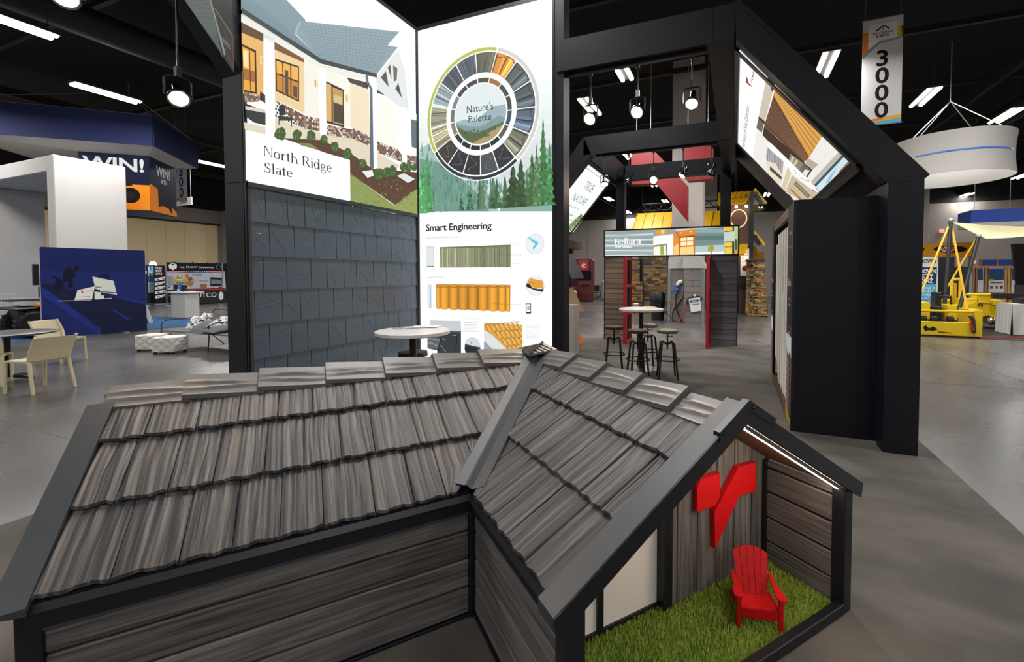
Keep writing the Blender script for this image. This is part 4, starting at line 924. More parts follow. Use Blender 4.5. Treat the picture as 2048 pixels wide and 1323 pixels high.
P_('2c2018', (40, 275), (132, 318), (137, 592), (52, 578)); P_('f0a93c', (46, 292), (122, 330), (127, 580), (56, 566)); P_('a86a22', (52, 430), (126, 450), (127, 520), (54, 500)); P_('fbe2a4', (50, 310), (80, 325), (84, 430), (52, 415)); P_('2c2018', (88, 315), (93, 317), (100, 572), (95, 571))
P_('2a221a', (252, 368), (403, 418), (403, 642), (256, 572)); 
for q in ((259, 382, 296, 395, 298, 470, 262, 462), (303, 396, 346, 410, 347, 490, 304, 474), (353, 413, 398, 426, 398, 510, 354, 495)): P_('f2b650', (q[0], q[1]), (q[2], q[3]), (q[4], q[5]), (q[6], q[7]))
for q in ((262, 470, 298, 480, 299, 580, 264, 566), (304, 484, 347, 500, 348, 606, 305, 588), (354, 505, 398, 520, 398, 630, 355, 610)): P_('c98a34', (q[0], q[1]), (q[2], q[3]), (q[4], q[5]), (q[6], q[7]))
P_('5a4630', (312, 440), (335, 445), (335, 600), (315, 590)); P_('5a4630', (365, 540), (392, 548), (392, 618), (366, 605))
P_('221c17', (567, 508), (684, 565), (687, 803), (572, 772)); P_('e0b06a', (574, 522), (606, 538), (608, 768), (578, 760)); P_('c79a5c', (614, 548), (678, 574), (680, 790), (616, 772)); P_('4a3c2c', (618, 640), (678, 660), (680, 780), (620, 766)); P_('d6c08c', (622, 595), (672, 612), (672, 660), (624, 645))
for (x, y) in ((170, 380), (508, 525), (703, 618)): P_('f7dfae', (x - 13, y - 26), (x + 12, y - 20), (x + 13, y + 28), (x - 12, y + 22)); P_('8a7a5c', (x - 3, y - 20), (x, y - 20), (x + 1, y + 20), (x - 2, y + 20))
P_('e4d9c0', (55, 770), (190, 800), (250, 740), (440, 810), (533, 830), (575, 850), (740, 872), (850, 920), (893, 960), (1035, 1040), (1015, 1075), (860, 1060), (700, 960), (530, 885), (240, 860), (60, 815))
def brick(*pts):
    P_('8f7264', *pts); (x0, y0), (x1, y1), (x2, y2), (x3, y3) = pts
    for i in range(5):
        for j in range(int((x1 - x0) / 16)):
            t0, t1 = (j + 0.1 + 0.5 * (i % 2)) / ((x1 - x0) / 16), (j + 0.8 + 0.5 * (i % 2)) / ((x1 - x0) / 16)
            if t1 > 1: continue
            f = lambda t, s: (x0 + (x1 - x0) * t, (y0 + (y1 - y0) * t) * (1 - s) + (y3 + (y2 - y3) * t) * s)
            P_(random.choice(('5c463c', '7a5a4c', 'cbbcae', 'efe6da', '4a3830')), f(t0, i / 5 + 0.02), f(t1, i / 5 + 0.02), f(t1, i / 5 + 0.17), f(t0, i / 5 + 0.17))
brick((250, 628), (440, 728), (440, 812), (345, 738)); brick((440, 728), (531, 748), (532, 826), (440, 812)); brick((573, 785), (738, 815), (738, 872), (575, 850)); brick((738, 805), (850, 855), (850, 922), (738, 872)); brick((893, 890), (1050, 950), (1050, 1022), (893, 960)); brick((55, 580), (150, 605), (150, 640), (57, 645)); brick((1078, 975), (1140, 985), (1140, 1040), (1078, 1025))
P_('fbfbf8', (177, 212), (244, 243), (249, 862), (188, 852)); P_('dfe0dc', (177, 212), (244, 243), (244, 268), (177, 238)); P_('fafaf6', (526, 425), (569, 440), (573, 852), (533, 852)); P_('fafaf6', (838, 500), (890, 520), (894, 1066), (850, 1062)); P_('f8f8f6', (1018, 668), (1078, 680), (1080, 1022), (1022, 940)); P_('f3f6f6', (1080, 690), (1140, 720), (1140, 985), (1080, 970)); P_('5d6c72', (1105, 750), (1140, 760), (1140, 935), (1110, 925))
P_('34393c', (38, 50), (540, 372), (890, 466), (890, 490), (540, 402), (38, 85)); P_('c5d0d2', (38, 84), (540, 402), (540, 408), (38, 92))
P_('5c6b76', (818, 470), (833, 470), (838, 515), (862, 560), (870, 1060), (846, 1066), (846, 560), (824, 525))
P_('2d3032', (57, 650), (110, 670), (188, 705), (188, 790), (115, 772), (64, 735)); P_('2b2d2f', (155, 575), (186, 600), (187, 650), (150, 628)); P_('d8d6cc', (60, 668), (185, 690), (187, 712), (62, 690)); P_('26282a', (272, 668), (300, 655), (314, 690), (310, 725), (275, 730)); P_('303234', (270, 728), (355, 740), (355, 800), (350, 800), (348, 760), (276, 760), (275, 790), (270, 790))
P_('5a3a28', (240, 865), (540, 882), (720, 962), (860, 1062), (1145, 1085), (1145, 1235), (1005, 1292), (720, 1092), (560, 960), (320, 880))
P_('8d9a55', (720, 1090), (1003, 1296), (1000, 1345), (720, 1290)); P_('96a05a', (1145, 1188), (1145, 1345), (985, 1345), (1005, 1290)); P_('7d8a45', (390, 900), (470, 903), (532, 948), (410, 915))
for i in range(90):                        # grass and mulch flecks
    x = rng.uniform(725, 1140); y = rng.uniform(1100, 1300)
    P_(random.choice(('6f7f3a', 'a9b36c', '8b9650', '6a4630', '74503a')), (x, y), (x + 7, y + 2), (x + 8, y + 8), (x + 1, y + 6))
for (x, y, r) in ((280, 845, 36), (385, 850, 30), (475, 855, 30), (556, 880, 24), (622, 925, 28), (703, 970, 30), (798, 1030, 26), (897, 1095, 34), (950, 1090, 28), (986, 1080, 30), (1055, 1050, 24), (1090, 1055, 24), (1125, 1055, 20)):
    P_('3f5a2e', *[(x + r * math.cos(t) * rng.uniform(0.8, 1.1), y + 1.25 * r * math.sin(t) * rng.uniform(0.8, 1.1)) for t in np.linspace(0, 6.0, 14)])
    for q in range(7):
        a, c = x + rng.uniform(-0.6, 0.6) * r, y + rng.uniform(-1, 0.8) * r; P_('6f8a4a', (a - 3, c + 8), (a + 3, c + 8), (a + rng.uniform(-4, 4), c - 9))
P_('e8ebe6', (795, 1080), (860, 1070), (868, 1108), (828, 1120)); P_('dfe4e2', (1015, 1108), (1060, 1090), (1128, 1128), (1085, 1152))
P_('fdfdfd', (58, 818), (718, 1008), (721, 1260), (62, 1136))
pr.done('backlit_print', 'lit_print', tower)
tx = Print(PN, pr.h + 0.0008).lines(tower, 'lit_print')
line_text(tx, 'North', *K([(172, 980), (392, 1035), (176, 918)]), '24313a', serif=True); line_text(tx, 'Ridge', *K([(414, 1041), (606, 1088), (416, 980)]), '24313a', serif=True)
line_text(tx, 'Slate', *K([(174, 1083), (360, 1120), (175, 1022)]), '24313a', serif=True)

# ---- Nature's Palette wheel over a forest, Smart Engineering below
PL = Plane((XT + 0.02, YT - 0.005, 0.02), (1, 0, 0), (0, 0, 1)); pr = Print(PL, 0.0)
W_ = -2.026 - (XT + 0.02); H_ = ZTOP - 0.02; bs = 2.475 - 0.02
pr.rect(0, bs, W_, H_, 'f1f8f9')
pr.rect(0, 0, W_, bs, 'fdfdfe')
for i in range(6): pr.rect(0, bs, W_, bs + 1.5 - 0.18 * i, shade('eef6f6', 1 - 0.018 * i))
K = crop(820, 0, 3.148); P_ = lambda c, *pts: pr.px(K(pts), c)
# hazy slopes and trees
P_('a9c4bd', (60, 940), (160, 880), (300, 1030), (430, 1150), (520, 1250), (560, 1330), (60, 1330)); P_('6f9a8c', (60, 1000), (180, 1020), (330, 1130), (440, 1230), (500, 1330), (60, 1330)); P_('8fb0aa', (560, 1330), (640, 1180), (760, 1040), (900, 900), (902, 1330))
for i in range(230):
    a = rng.uniform(0.02, 1.5); top = 0.95 * (1 - a / 1.6) + 0.12; b = bs + rng.uniform(0, top) * 0.9
    conifer(pr, a, max(bs, b - 0.05), min(0.16, 0.06 + 0.1 * rng.random()), 0.02, random.choice(('5f8a78', '6f9c8a', '7ea898', '54806c')))
for i in range(40):
    x = rng.uniform(430, 900); a, b = PL.st(820 + x / 3.148, 1310 / 3.148); conifer(pr, a, bs, rng.uniform(0.25, 0.5), rng.uniform(0.03, 0.06), random.choice(('48684a', '3f5f45', '54764f', '5c8462')))
for (x, ytop, w_, c) in ((110, 960, 60, '4f9a5c'), (75, 1010, 45, '5faa68'), (380, 1200, 30, '3f6a4a'), (325, 1215, 24, '46745a'), (520, 1200, 28, '3a5c3a'), (560, 1200, 26, '456a44'), (650, 1030, 62, '2f4a2c'), (700, 1000, 60, '35522f'), (770, 960, 48, '46683f'), (840, 740, 46, '3f7a46'), (880, 890, 36, '4a8a50'), (800, 900, 34, '5a8052')):
    a, b1 = PL.st(820 + x / 3.148, ytop / 3.148); conifer(pr, a, bs, b1 - bs, w_ / 3.148 * 0.0075, c)
    for q in range(16):
        t = rng.uniform(0, 0.8); aa = a + rng.uniform(-1, 1) * (1 - t) * w_ / 3.148 * 0.005; bb = bs + t * (b1 - bs); pr.poly([(aa - 0.02, bb), (aa + 0.02, bb - 0.012), (aa, bb + 0.035)], shade(c, random.choice((0.7, 0.8, 1.25, 1.4))))
wl_, wr_ = PL.st(*K([(113, 742)])[0]), PL.st(*K([(818, 655)])[0]); wt_, wb2 = PL.st(*K([(500, 289)])[0]), PL.st(*K([(400, 1140)])[0])
ca, cb_ = (wl_[0] + wr_[0]) / 2, (wt_[1] + wb2[1]) / 2; WR = ((wr_[0] - wl_[0]) + (wt_[1] - wb2[1])) / 4
D = math.radians
pr.disc(ca, cb_, WR * 1.012, 'f7f9f8', 64)
for t0, t1, c in ((72, 210, 'b8c24a'), (-50, 72, 'cfd3c9'), (210, 310, '262c38')): pr.disc(ca, cb_, WR * 0.995, c, 90, WR * 0.945, D(t0 + 0.7), D(t1 - 0.7))
segs = []
for t0, t1, cs, kind in ((72, 210, ('5d5d4e', '4a545e', '434e58', 'a3b2b9', '9a9a82', 'aea688'), 's'), (-50, 72, ('737563', '5a687a', '4c575c', '525d60', 'dc8f33'), 'w'), (210, 310, ('34352f', '23262e', '26282d', '4a4d51', '2b2d33'), 'l')):
    for i, c in enumerate(cs): segs.append((t0 + (t1 - t0) * i / len(cs), t0 + (t1 - t0) * (i + 1) / len(cs), c, kind))
for t0, t1, c, kd in segs:
    pr.disc(ca, cb_, WR * 0.925, c, 90, WR * 0.625, D(t0 + 0.6), D(t1 - 0.6)); pr.disc(ca, cb_, WR * 0.545, shade(c, 0.75), 60, WR * 0.475, D(t0 + 0.9), D(t1 - 0.9))
    if kd == 's':
        for q in range(9):
            tt = t0 + 1 + (t1 - t0 - 2) * (q + rng.uniform(0.1, 0.9)) / 9; dd = rng.uniform(-1.5, 1.5)
            w1 = rng.uniform(0.2, 0.7); pr.poly([(ca + WR * r * math.cos(D(tt + dd * (r - 0.6) / 0.3 + s)), cb_ + WR * r * math.sin(D(tt + dd * (r - 0.6) / 0.3 + s))) for r, s in ((0.63, -w1), (0.92, -w1), (0.92, w1), (0.63, w1))], shade(c, random.choice((0.6, 0.75, 1.25, 1.45))))
    elif kd == 'w':
        for f0, f1, sh in ((0.08, 0.2, 1.35), (0.2, 0.3, 1.6), (0.42, 0.5, 0.5), (0.5, 0.62, 1.2), (0.88, 0.97, 0.6)): pr.disc(ca, cb_, WR * 0.9, shade(c, sh), 90, WR * 0.64, D(t0 + (t1 - t0) * f0), D(t0 + (t1 - t0) * f1))
        for q in range(8):
            tt = t0 + (t1 - t0) * q / 8; rr = 0.885 + 0.03 * math.sin(q / 8 * math.pi * 2); pr.disc(ca, cb_, WR * (rr + 0.012), shade(c, 0.35), 90, WR * rr, D(tt + 0.6), D(min(t1 - 0.6, tt + (t1 - t0) / 8 + 0.1)))
    else:
        tm = (t0 + t1) / 2
        for q in range(10):
            r_ = 0.66 + 0.022 * q; tt = tm + 5 * math.sin(q * 0.7 + t0); pr.poly([(ca + WR * rr * math.cos(D(ta)), cb_ + WR * rr * math.sin(D(ta))) for rr, ta in ((r_, tt - 0.25), (r_ + 0.024, tm + 5 * math.sin((q + 1) * 0.7 + t0) - 0.25), (r_ + 0.024, tm + 5 * math.sin((q + 1) * 0.7 + t0) + 0.25), (r_, tt + 0.25))], '9aa0a4')
pr.disc(ca, cb_, WR * 0.455, 'dfe9ea', 48)
r = WR * 0.45
def clip_poly(pts, c):    # keep the mountain picture inside its round frame
    pr.poly([(ca + x * r / max(1.0, math.hypot(x, y)), cb_ + y * r / max(1.0, math.hypot(x, y))) for x, y in pts], c)
arc = lambda t0, t1, n=10: [(math.cos(D(t0 + (t1 - t0) * i / n)), math.sin(D(t0 + (t1 - t0) * i / n))) for i in range(n + 1)]
clip_poly([(-0.98, -0.15), (-0.6, -0.1), (-0.2, -0.22), (0.15, 0.0), (0.5, 0.2), (0.75, 0.18), (0.97, 0.2)] + arc(10, -170, 18)[1:], '9db4bd')
clip_poly([(-0.99, -0.2), (-0.5, -0.35), (0.0, -0.42), (0.35, -0.3), (0.7, -0.15), (0.97, -0.25)] + arc(-15, -168, 16)[1:], '7e9a9c')
clip_poly([(-0.96, -0.28), (-0.6, -0.5), (-0.1, -0.62), (0.4, -0.5), (0.93, -0.36)] + arc(-22, -163, 14)[1:], '55683f')
clip_poly([(-0.3, -0.95), (0.1, -0.8), (0.6, -0.55), (0.88, -0.48)] + arc(-28, -105, 8)[1:], 'b09a68')
for i in range(50):
    x, y = rng.uniform(-0.85, 0.7), 0; y = rng.uniform(-0.85, -0.5)
    if math.hypot(x, y) < 0.93: clip_poly([(x - 0.03, y), (x + 0.03, y), (x, y + 0.1)], random.choice(('3c5230', '4a6038', '617a44')))
# engineering half: roof panels, circles, phone and small pictures
K2 = crop(845, 430, 2048 / 275); K3 = crop(845, 545, 2048 / 275)
def Q2(c, *p): pr.px(K2(p), c)
def Q3(c, *p): pr.px(K3(p), c)
def hair(Kx, x0, y0, x1, y1, c='9aa0a4', w_=2.2): pr.px(Kx([(x0, y0 - w_ / 2), (x1, y1 - w_ / 2), (x1, y1 + w_ / 2), (x0, y0 + w_ / 2)]), c)
hair(K2, 70, 375, 1500, 325, 'c3c8ca', 2); hair(K2, 70, 952, 1500, 952, 'c3c8ca', 2); hair(K3, 140, 655, 1950, 738, 'c3c8ca', 3)
Q2('8a8f6c', (268, 478), (1322, 440), (1322, 775), (275, 780)); Q2('6b6f58', (268, 478), (1322, 440), (1322, 470), (270, 497))
for i in range(46):
    t = (i + rng.uniform(0, 0.8)) / 46; x = 278 + 1035 * t; w_ = rng.uniform(5, 16); yt = 497 - 27 * t; k1 = rng.uniform(-9, 9)
    f = 1.25 - 0.5 * t; c = shade(random.choice(('a3a883', '7c7f62', '9b9480', '6e7060', 'b3b896')), f if rng.random() < 0.6 else 1.0)
    Q2(c, (x, yt), (x + w_, yt), (x + w_ + k1, (yt + 778) / 2), (x + w_, 777), (x, 777), (x + k1, (yt + 778) / 2))
for i in range(9): x = 278 + i * 130; Q2('4e5145', (x, 495 - i * 3), (x + 4, 495 - i * 3), (x + 4, 777), (x, 777))
for (x, y, rx) in ((1685, 430, 138), (1688, 1050 - 0 * 0, 136)):
    a, b = PL.st(*K2([(x, y)])[0]); a2, _ = PL.st(*K2([(x + rx, y)])[0]); rr = a2 - a
    pr.disc(a, b, rr, '9aa4aa', 40); pr.disc(a, b, rr * 0.975, 'e9ecf2', 40)
Q2('9edcea', (1578, 345), (1600, 318), (1735, 400), (1700, 470), (1690, 420)); Q2('3fc1d8', (1575, 345), (1700, 402), (1735, 420), (1668, 505), (1655, 520), (1655, 468), (1668, 478), (1692, 430))
Q3('e2a23a', (1608, 80), (1800, 120), (1818, 240), (1740, 225), (1690, 240), (1620, 190), (1565, 155)); Q3('16201e', (1556, 158), (1605, 170), (1655, 230), (1735, 240), (1815, 240), (1800, 285), (1690, 262), (1560, 210)); Q3('b5761f', (1585, 130), (1740, 170), (1740, 176), (1580, 138))
for (x, y) in ((1108, 445), (1322, 440)):
    a, b = PL.st(*K2([(x, y)])[0]); pr.disc(a, b, 0.024, '7a7f82', 24, 0.0225)
Q2('dfe4e8', (70, 472), (180, 472), (185, 765), (76, 770)); Q2('6a7a84', (178, 472), (182, 472), (187, 765), (183, 765)); Q2('5a6456', (75, 760), (186, 757), (186, 770), (76, 773)); Q2('8a9aa0', (70, 470), (182, 470), (182, 475), (70, 475))
for (x0, y, x1, c) in ((1140, 590, 1490, '4a4a46'), (1325, 718, 1495, '8a8f90'), (1352, 437, 1548, '9aa0a4')): hair(K2, x0, y, x1, y, c, 3)
Q3('d8932c', (215, 168), (1322, 178), (1318, 570), (228, 525))
xs_ = [222, 275, 412, 552, 695, 845, 995, 1145, 1258, 1318]
for i in range(9):
    xa, xb = xs_[i], xs_[i + 1]; ybt = 528 + (xa - 222) * 0.04
    for j in range(8):
        u0, u1 = xa + (xb - xa) * j / 8, xa + (xb - xa) * (j + 1) / 8; f = (0.80 + 0.34 * abs(math.sin((j / 8) * math.pi + 0.4))) * (1.12 - 0.2 * (1 - abs(i - 3.5) / 5)); dy = 18 * math.sin((j + 0.5) / 8 * math.pi)
        Q3(shade('d9962f', f), (u0, 205), (u1, 205), (u1, ybt + dy), (u0, ybt + dy))
    Q3('6a4410', (xa - 2, 195), (xa + 2, 195), (xa + 2, ybt), (xa - 2, ybt))
    for j in range(8):
        u0, u1 = xa + (xb - xa) * j / 8, xa + (xb - xa) * (j + 1) / 8; y0, y1 = 192 + 22 * math.sin(j / 8 * math.pi), 192 + 22 * math.sin((j + 1) / 8 * math.pi); Q3('7a4f14', (u0, y0), (u1, y1), (u1, y1 + 8), (u0, y0 + 8))
hair(K3, 1205, 195, 1545, 200, '7a6a5c', 3); hair(K3, 1125, 325, 1495, 332, '5a4630', 3); hair(K3, 1045, 460, 1495, 473, '5a4630', 3)
Q3('dbe7ec', (85, 175), (158, 175), (162, 530), (95, 530)); Q3('b5c9d2', (125, 175), (140, 175), (146, 530), (125, 530))
Q3('1d2226', (1550, 455), (1630, 455), (1630, 605), (1553, 605)); Q3('f6f8f8', (1560, 465), (1620, 465), (1620, 585), (1562, 585)); Q3('9ab0bc', (1572, 500), (1608, 500), (1608, 550), (1574, 550))
Q3('c9ced2', (130, 705), (588, 715), (590, 870), (130, 850)); Q3('4d565c', (90, 850), (590, 865), (590, 1240), (90, 1120)); Q3('33393e', (240, 860), (588, 868), (590, 1230), (235, 1190)); Q3('20262a', (530, 920), (545, 920), (515, 1190), (500, 1190)); Q3('5c666c', (100, 960), (280, 970), (250, 1130), (92, 1110)); Q3('20262a', (285, 930), (300, 930), (255, 1170), (240, 1170)); Q3('5a6268', (400, 860), (590, 868), (590, 885), (400, 875))
for pts in (((100, 965), (150, 985), (200, 985), (270, 1008)), ((95, 1045), (150, 1040), (215, 1075), (240, 1080)), ((275, 1075), (310, 1095), (340, 1150), (365, 1165)), ((310, 975), (340, 995), (365, 1000)), ((455, 925), (520, 928))):
    for (x0, y0), (x1, y1) in zip(pts, pts[1:]): Q3('b7bec2', (x0, y0 - 3), (x1, y1 - 3), (x1, y1 + 4), (x0, y0 + 4))
a, b = PL.st(*K3([(760, 1095)])[0]); a2, _ = PL.st(*K3([(880, 1095)])[0]); pr.disc(a, b, a2 - a, 'b9bfc4', 36); pr.disc(a, b, (a2 - a) * 0.97, 'd7dade', 36)
Q3('23282c', (650, 1060), (875, 1115), (880, 1150), (850, 1200), (660, 1190), (642, 1130)); Q3('3a4046', (650, 1055), (878, 1108), (876, 1125), (648, 1075)); Q3('23282c', (735, 1035), (752, 1030), (755, 1062), (748, 1062))
Q3('dfe2e2', (932, 742), (1498, 768), (1498, 1190), (932, 1190)); Q3('e0a648', (932, 742), (1498, 768), (1498, 1190), (1300, 1190), (1250, 1110), (1130, 1000), (1060, 930), (985, 880), (932, 850))
for rw in range(4):
    for j in range(9):
        x, y = 932 + j * 66 + rw * 20, 745 + rw * 112 + (j - 4) * (-6)
        if x > 1450 or y > 1150 or (x < 960 + rw * 95 and rw): continue
        Q3('c98a2e', (x + 8, y), (x + 26, y + 4), (x + 76, y + 96), (x + 52, y + 100)); Q3('f3cf80', (x + 32, y), (x + 42, y), (x + 92, y + 92), (x + 82, y + 96))
        for i in range(4):
            t0, t1 = i / 4, (i + 1) / 4; Q3('6d4a14', (x + 66 * t0, y + 14 * math.sin(t0 * 6.28)), (x + 66 * t1, y + 14 * math.sin(t1 * 6.28)), (x + 66 * t1, y + 8 + 14 * math.sin(t1 * 6.28)), (x + 66 * t0, y + 8 + 14 * math.sin(t0 * 6.28)))
Q3('9fa6aa', (932, 1020), (960, 1030), (1040, 1110), (1100, 1165), (932, 1165))
pr.done('backlit_print', 'lit_print', tower)
tx = Print(PL, pr.h + 0.0008).lines(tower, 'lit_print'); K = crop(820, 0, 3.148)
line_text(tx, 'Nature\'s', *K([(362, 718), (533, 692), (362, 672)]), '22313a'); line_text(tx, 'Palette', *K([(373, 776), (521, 756), (373, 734)]), '22313a')
line_text(tx, 'Smart', *K2([(70, 238), (372, 228), (70, 144)]), '161c28', 'b'); line_text(tx, 'Engineering', *K2([(408, 226), (1042, 206), (408, 130)]), '161c28', 'b')
line_text(tx, 'Cedar Creek Shake and North Ridge Slate Features', *K2([(68, 350), (668, 330), (68, 332)]), '5d757c'); line_text(tx, 'Coastal Wave Features', *K2([(75, 932), (340, 930), (75, 914)]), '5d757c')
line_text(tx, 'North Ridge Slate', *K([(333, 1122), (400, 1130), (333, 1112)]), 'd8dce0')
def small_print(plane, h, parent, p0, p1, th, col, m='lit_print'):
    """a row of small print too fine to read in the photo: a broken hairline"""
    q = Print(plane, h); q.px([p0, p1, (p1[0], p1[1] - th), (p0[0], p0[1] - th)], col); q.done('small_print_line', m, parent)
for i in range(7): small_print(PL, tx.h, tower, *K3([(638, 748 + 21 * i), (850 - (i % 3) * 20, 750 + 21 * i)]), 0.8 if i else 1.2, 'c3c6c9' if i else '6a6f72')
for i in range(8): small_print(PL, tx.h, tower, *K3([(1555, 788 + 25 * i), (1780 - (i % 3) * 25, 794 + 25 * i)]), 0.8, 'cdd0d2')

# ---- dark backlit triangle over the left gable
pr = Print(P_tri, 0.0); K = crop(300, 0, 5.51); P_ = lambda c, *pts: pr.px(K(pts), c)
P_('2f4247', (380, 0), (905, 0), (925, 770), (935, 815)); pr.px([(370, 0), (464, 0), (464, -260), (200, -260)], '2f4247')
P_('7e8c88', (385, 0), (660, 0), (800, 640), (760, 540)); 
for i in range(9):
    P_('aab3ac', (400 + 28 * i, 0), (404 + 28 * i, 0), (560 + 28 * i, 260 + 20 * i), (556 + 28 * i, 256 + 20 * i)); P_('a2aba5', (420 + 32 * i, 30 + 45 * i), (660 + 10 * i, 10 + 55 * i), (660 + 10 * i, 15 + 55 * i), (420 + 32 * i, 36 + 45 * i))
P_('d9d6c2', (655, 0), (672, 0), (835, 600), (815, 610)); P_('1d2a2c', (700, 60), (900, 120), (915, 400), (830, 300)); P_('d0a05c', (708, 92), (720, 90), (905, 380), (905, 400)); P_('37502c', (850, 0), (906, 0), (908, 160))
for q in (((905, 380), (918, 390), (925, 760), (915, 740)), ((820, 310), (828, 300), (850, 560), (842, 566)), ((840, 420), (905, 470), (905, 480), (840, 430)), ((850, 600), (920, 720), (915, 730), (845, 610))): P_('a8563c', *q)
P_('c9d0cc', (790, 410), (890, 510), (888, 520), (786, 420)); P_('b7bfba', (795, 440), (890, 540), (888, 548), (792, 450))
pr.done('backlit_print', 'dim_print', tower)

# ------------------------------------------------------------------ tilted backlit panels under the roof slopes
def tilted_box(name, label, P3, sg, y0, y1, s0, s1):
    """light box lying in the slope: sg=+1 right slope, -1 left slope; s measured up the slope from P3"""
    up = Vector((-0.642 * sg, 0, 0.767)); nrm = Vector((-0.767 * sg, 0, -0.642)); t = thing(name, label, 'light box', tuple(P3 + up * s0 + Vector((0, y0, 0)) * 0 + Vector((0, y0 - P3.y, 0))))
    def sl(ya, yb, sa, sb, th0, th1): 
        q = [P3 + up * s + Vector((0, y - P3.y, 0)) + nrm * th0 for y, s in ((ya, sa), (yb, sa), (yb, sb), (ya, sb))]; return MB().prism(q, nrm * (th1 - th0))
    sl(y0, y1, s0, s1, -0.10, 0.0).build('back_case', FB, t, world=True)
    fw = 0.07
    for ya, yb, sa, sb in ((y0, y1, s0, s0 + fw), (y0, y1, s1 - fw, s1), (y0, y0 + fw, s0, s1), (y1 - fw, y1, s0, s1)): sl(ya, yb, sa, sb, -0.1, 0.02).build('frame_rail', 'rake_dark', t, world=True)
    return t
mat('rake_dark', '2c2b28', 0.4)
P3r = Vector((1.264, 5.0, 2.485)); vb = tilted_box('tilted_light_box', 'tilted backlit panel with wood ceiling and house pictures under the right rafter', P3r, 1, 5.03, 8.52, 0.22, 1.99)
PV = Plane(P3r + Vector((-0.767, 0, -0.642)) * 0.004, (0, -1, 0), (-0.642, 0, 0.767)); pr = Print(PV, 0.0)
K = crop(1460, 80, 5.51); P_ = lambda c, *pts: pr.px(K(pts), c)
K4 = crop(1540, 150, 916 / 180); P4 = lambda c, *pts: pr.px(K4(pts), c)
pr.px([(1479, 99), (1703, 320), (1591, 404), (1469.5, 281)], 'fbfcfb')
pr.px([(1534, 153), (1703, 320), (1591, 404), (1505, 318), (1514, 258)], 'eceae4')
P_('cfc6b2', (405, 400), (468, 570), (395, 905), (315, 840)); P_('2a2026', (410, 398), (495, 488), (465, 578)); P_('f1ede4', (480, 540), (500, 490), (510, 500), (400, 908), (385, 895)); P_('3a332c', (318, 838), (398, 908), (370, 930), (312, 870)); P_('6e6756', (312, 860), (375, 920), (350, 1020), (290, 968))
P4('d59a44', (62, 108), (550, 590), (375, 880), (0, 560), (0, 330), (35, 200)); P4('6b4a33', (35, 215), (0, 330), (-30, 420), (-60, 520), (350, 880), (395, 830))
for i in range(11):
    t = i / 11; P4('b47c2e' if i % 2 else 'e8b464', (62 - 20 * t, 120 + 60 * t), (545 - 140 * t, 595 + 230 * t), (541 - 140 * t, 603 + 230 * t), (58 - 20 * t, 128 + 60 * t))
P4('5e4030', (40, 215), (0, 340), (-60, 520), (-10, 560), (345, 885), (395, 835), (130, 370))
for i in range(7): t = i / 7; P4('8a6246', (20 - 70 * t, 260 + 240 * t), (385 - 40 * t, 830 + 45 * t), (383 - 40 * t, 838 + 45 * t), (18 - 70 * t, 268 + 240 * t))
P4('3f2c22', (-60, 520), (350, 885), (360, 1040), (0, 690), (-75, 610)); P4('8a8568', (205, 800), (345, 900), (300, 970), (190, 870)); P4('c9c4a4', (225, 820), (250, 840), (225, 895), (205, 880)); P4('c9c4a4', (265, 855), (290, 875), (255, 925), (235, 905))
P4('6a6a62', (340, 905), (420, 960), (380, 1040), (300, 970)); P4('b9ada0', (400, 850), (495, 910), (430, 965), (350, 900)); P4('2f2a28', (350, 900), (432, 962), (378, 1045), (368, 1036), (415, 965), (348, 912)); P4('e9e6e0', (355, 960), (405, 970), (370, 1030), (330, 1000))
P4('c5b8ac', (725, 755), (755, 785), (440, 1120), (415, 1085)); P4('2d5a6e', (755, 790), (780, 805), (470, 1135), (445, 1118)); P4('d3e3ea', (780, 805), (838, 865), (505, 1185), (462, 1140)); P4('9cc0d2', (690, 930), (620, 1010), (560, 1100), (600, 1095)); P4('8a6a5c', (820, 850), (838, 866), (700, 1000), (694, 990))
P4('fafafa', (-40, 700), (10, 690), (380, 1050), (500, 1190), (480, 1195), (190, 960)); P4('b7b2b4', (-30, 730), (140, 880), (110, 1110), (60, 1080), (-40, 850))
for i in range(10): x = -20 + 16 * i; P4('6a666c', (x, 740 + 14 * i), (x + 4, 744 + 14 * i), (x - 10 + 8, 880 + 18 * i), (x - 14 + 8, 876 + 18 * i))
P4('e6ddca', (-40, 870), (60, 900), (130, 1030), (105, 1115), (-20, 1010)); P4('4a4638', (0, 925), (120, 1035), (115, 1065), (0, 965)); P4('d9cba8', (185, 930), (215, 1000), (150, 1180), (115, 1145)); P4('c9bb9c', (225, 1020), (430, 1170), (500, 1195), (420, 1262), (250, 1265), (160, 1180)); P4('4a4638', (265, 1080), (410, 1222), (385, 1250), (245, 1110)); P4('9a9474', (268, 1092), (400, 1222), (386, 1238), (255, 1108)); P4('c06a30', (215, 1155), (325, 1260), (300, 1262), (205, 1165)); P4('e9e6da', (165, 1185), (300, 1265), (240, 1270)); P4('2f2c28', (190, 1205), (240, 1265), (190, 1222))
for i in range(26): x, y = rng.uniform(235, 470), 0; y = 965 + (x - 235) * 0.75 + rng.uniform(-14, 20); P4(random.choice(('b9b68a', '8f9468', 'd6d2b0')), (x, y), (x + 12, y + 4), (x + 6, y + 14))
pr.done('backlit_print', 'lit_print', vb)
tx = Print(PV, pr.h + 0.0008).lines(vb, 'lit_print'); K = crop(1460, 80, 5.51)
line_text(tx, 'vicwest', *K([(245, 478), (284, 312), (216, 470)]), '1c1c20'); line_text(tx, 'Metal Roofing and Siding Collection', *K([(160, 1198), (216, 742), (128, 1192)]), '2a2c30')
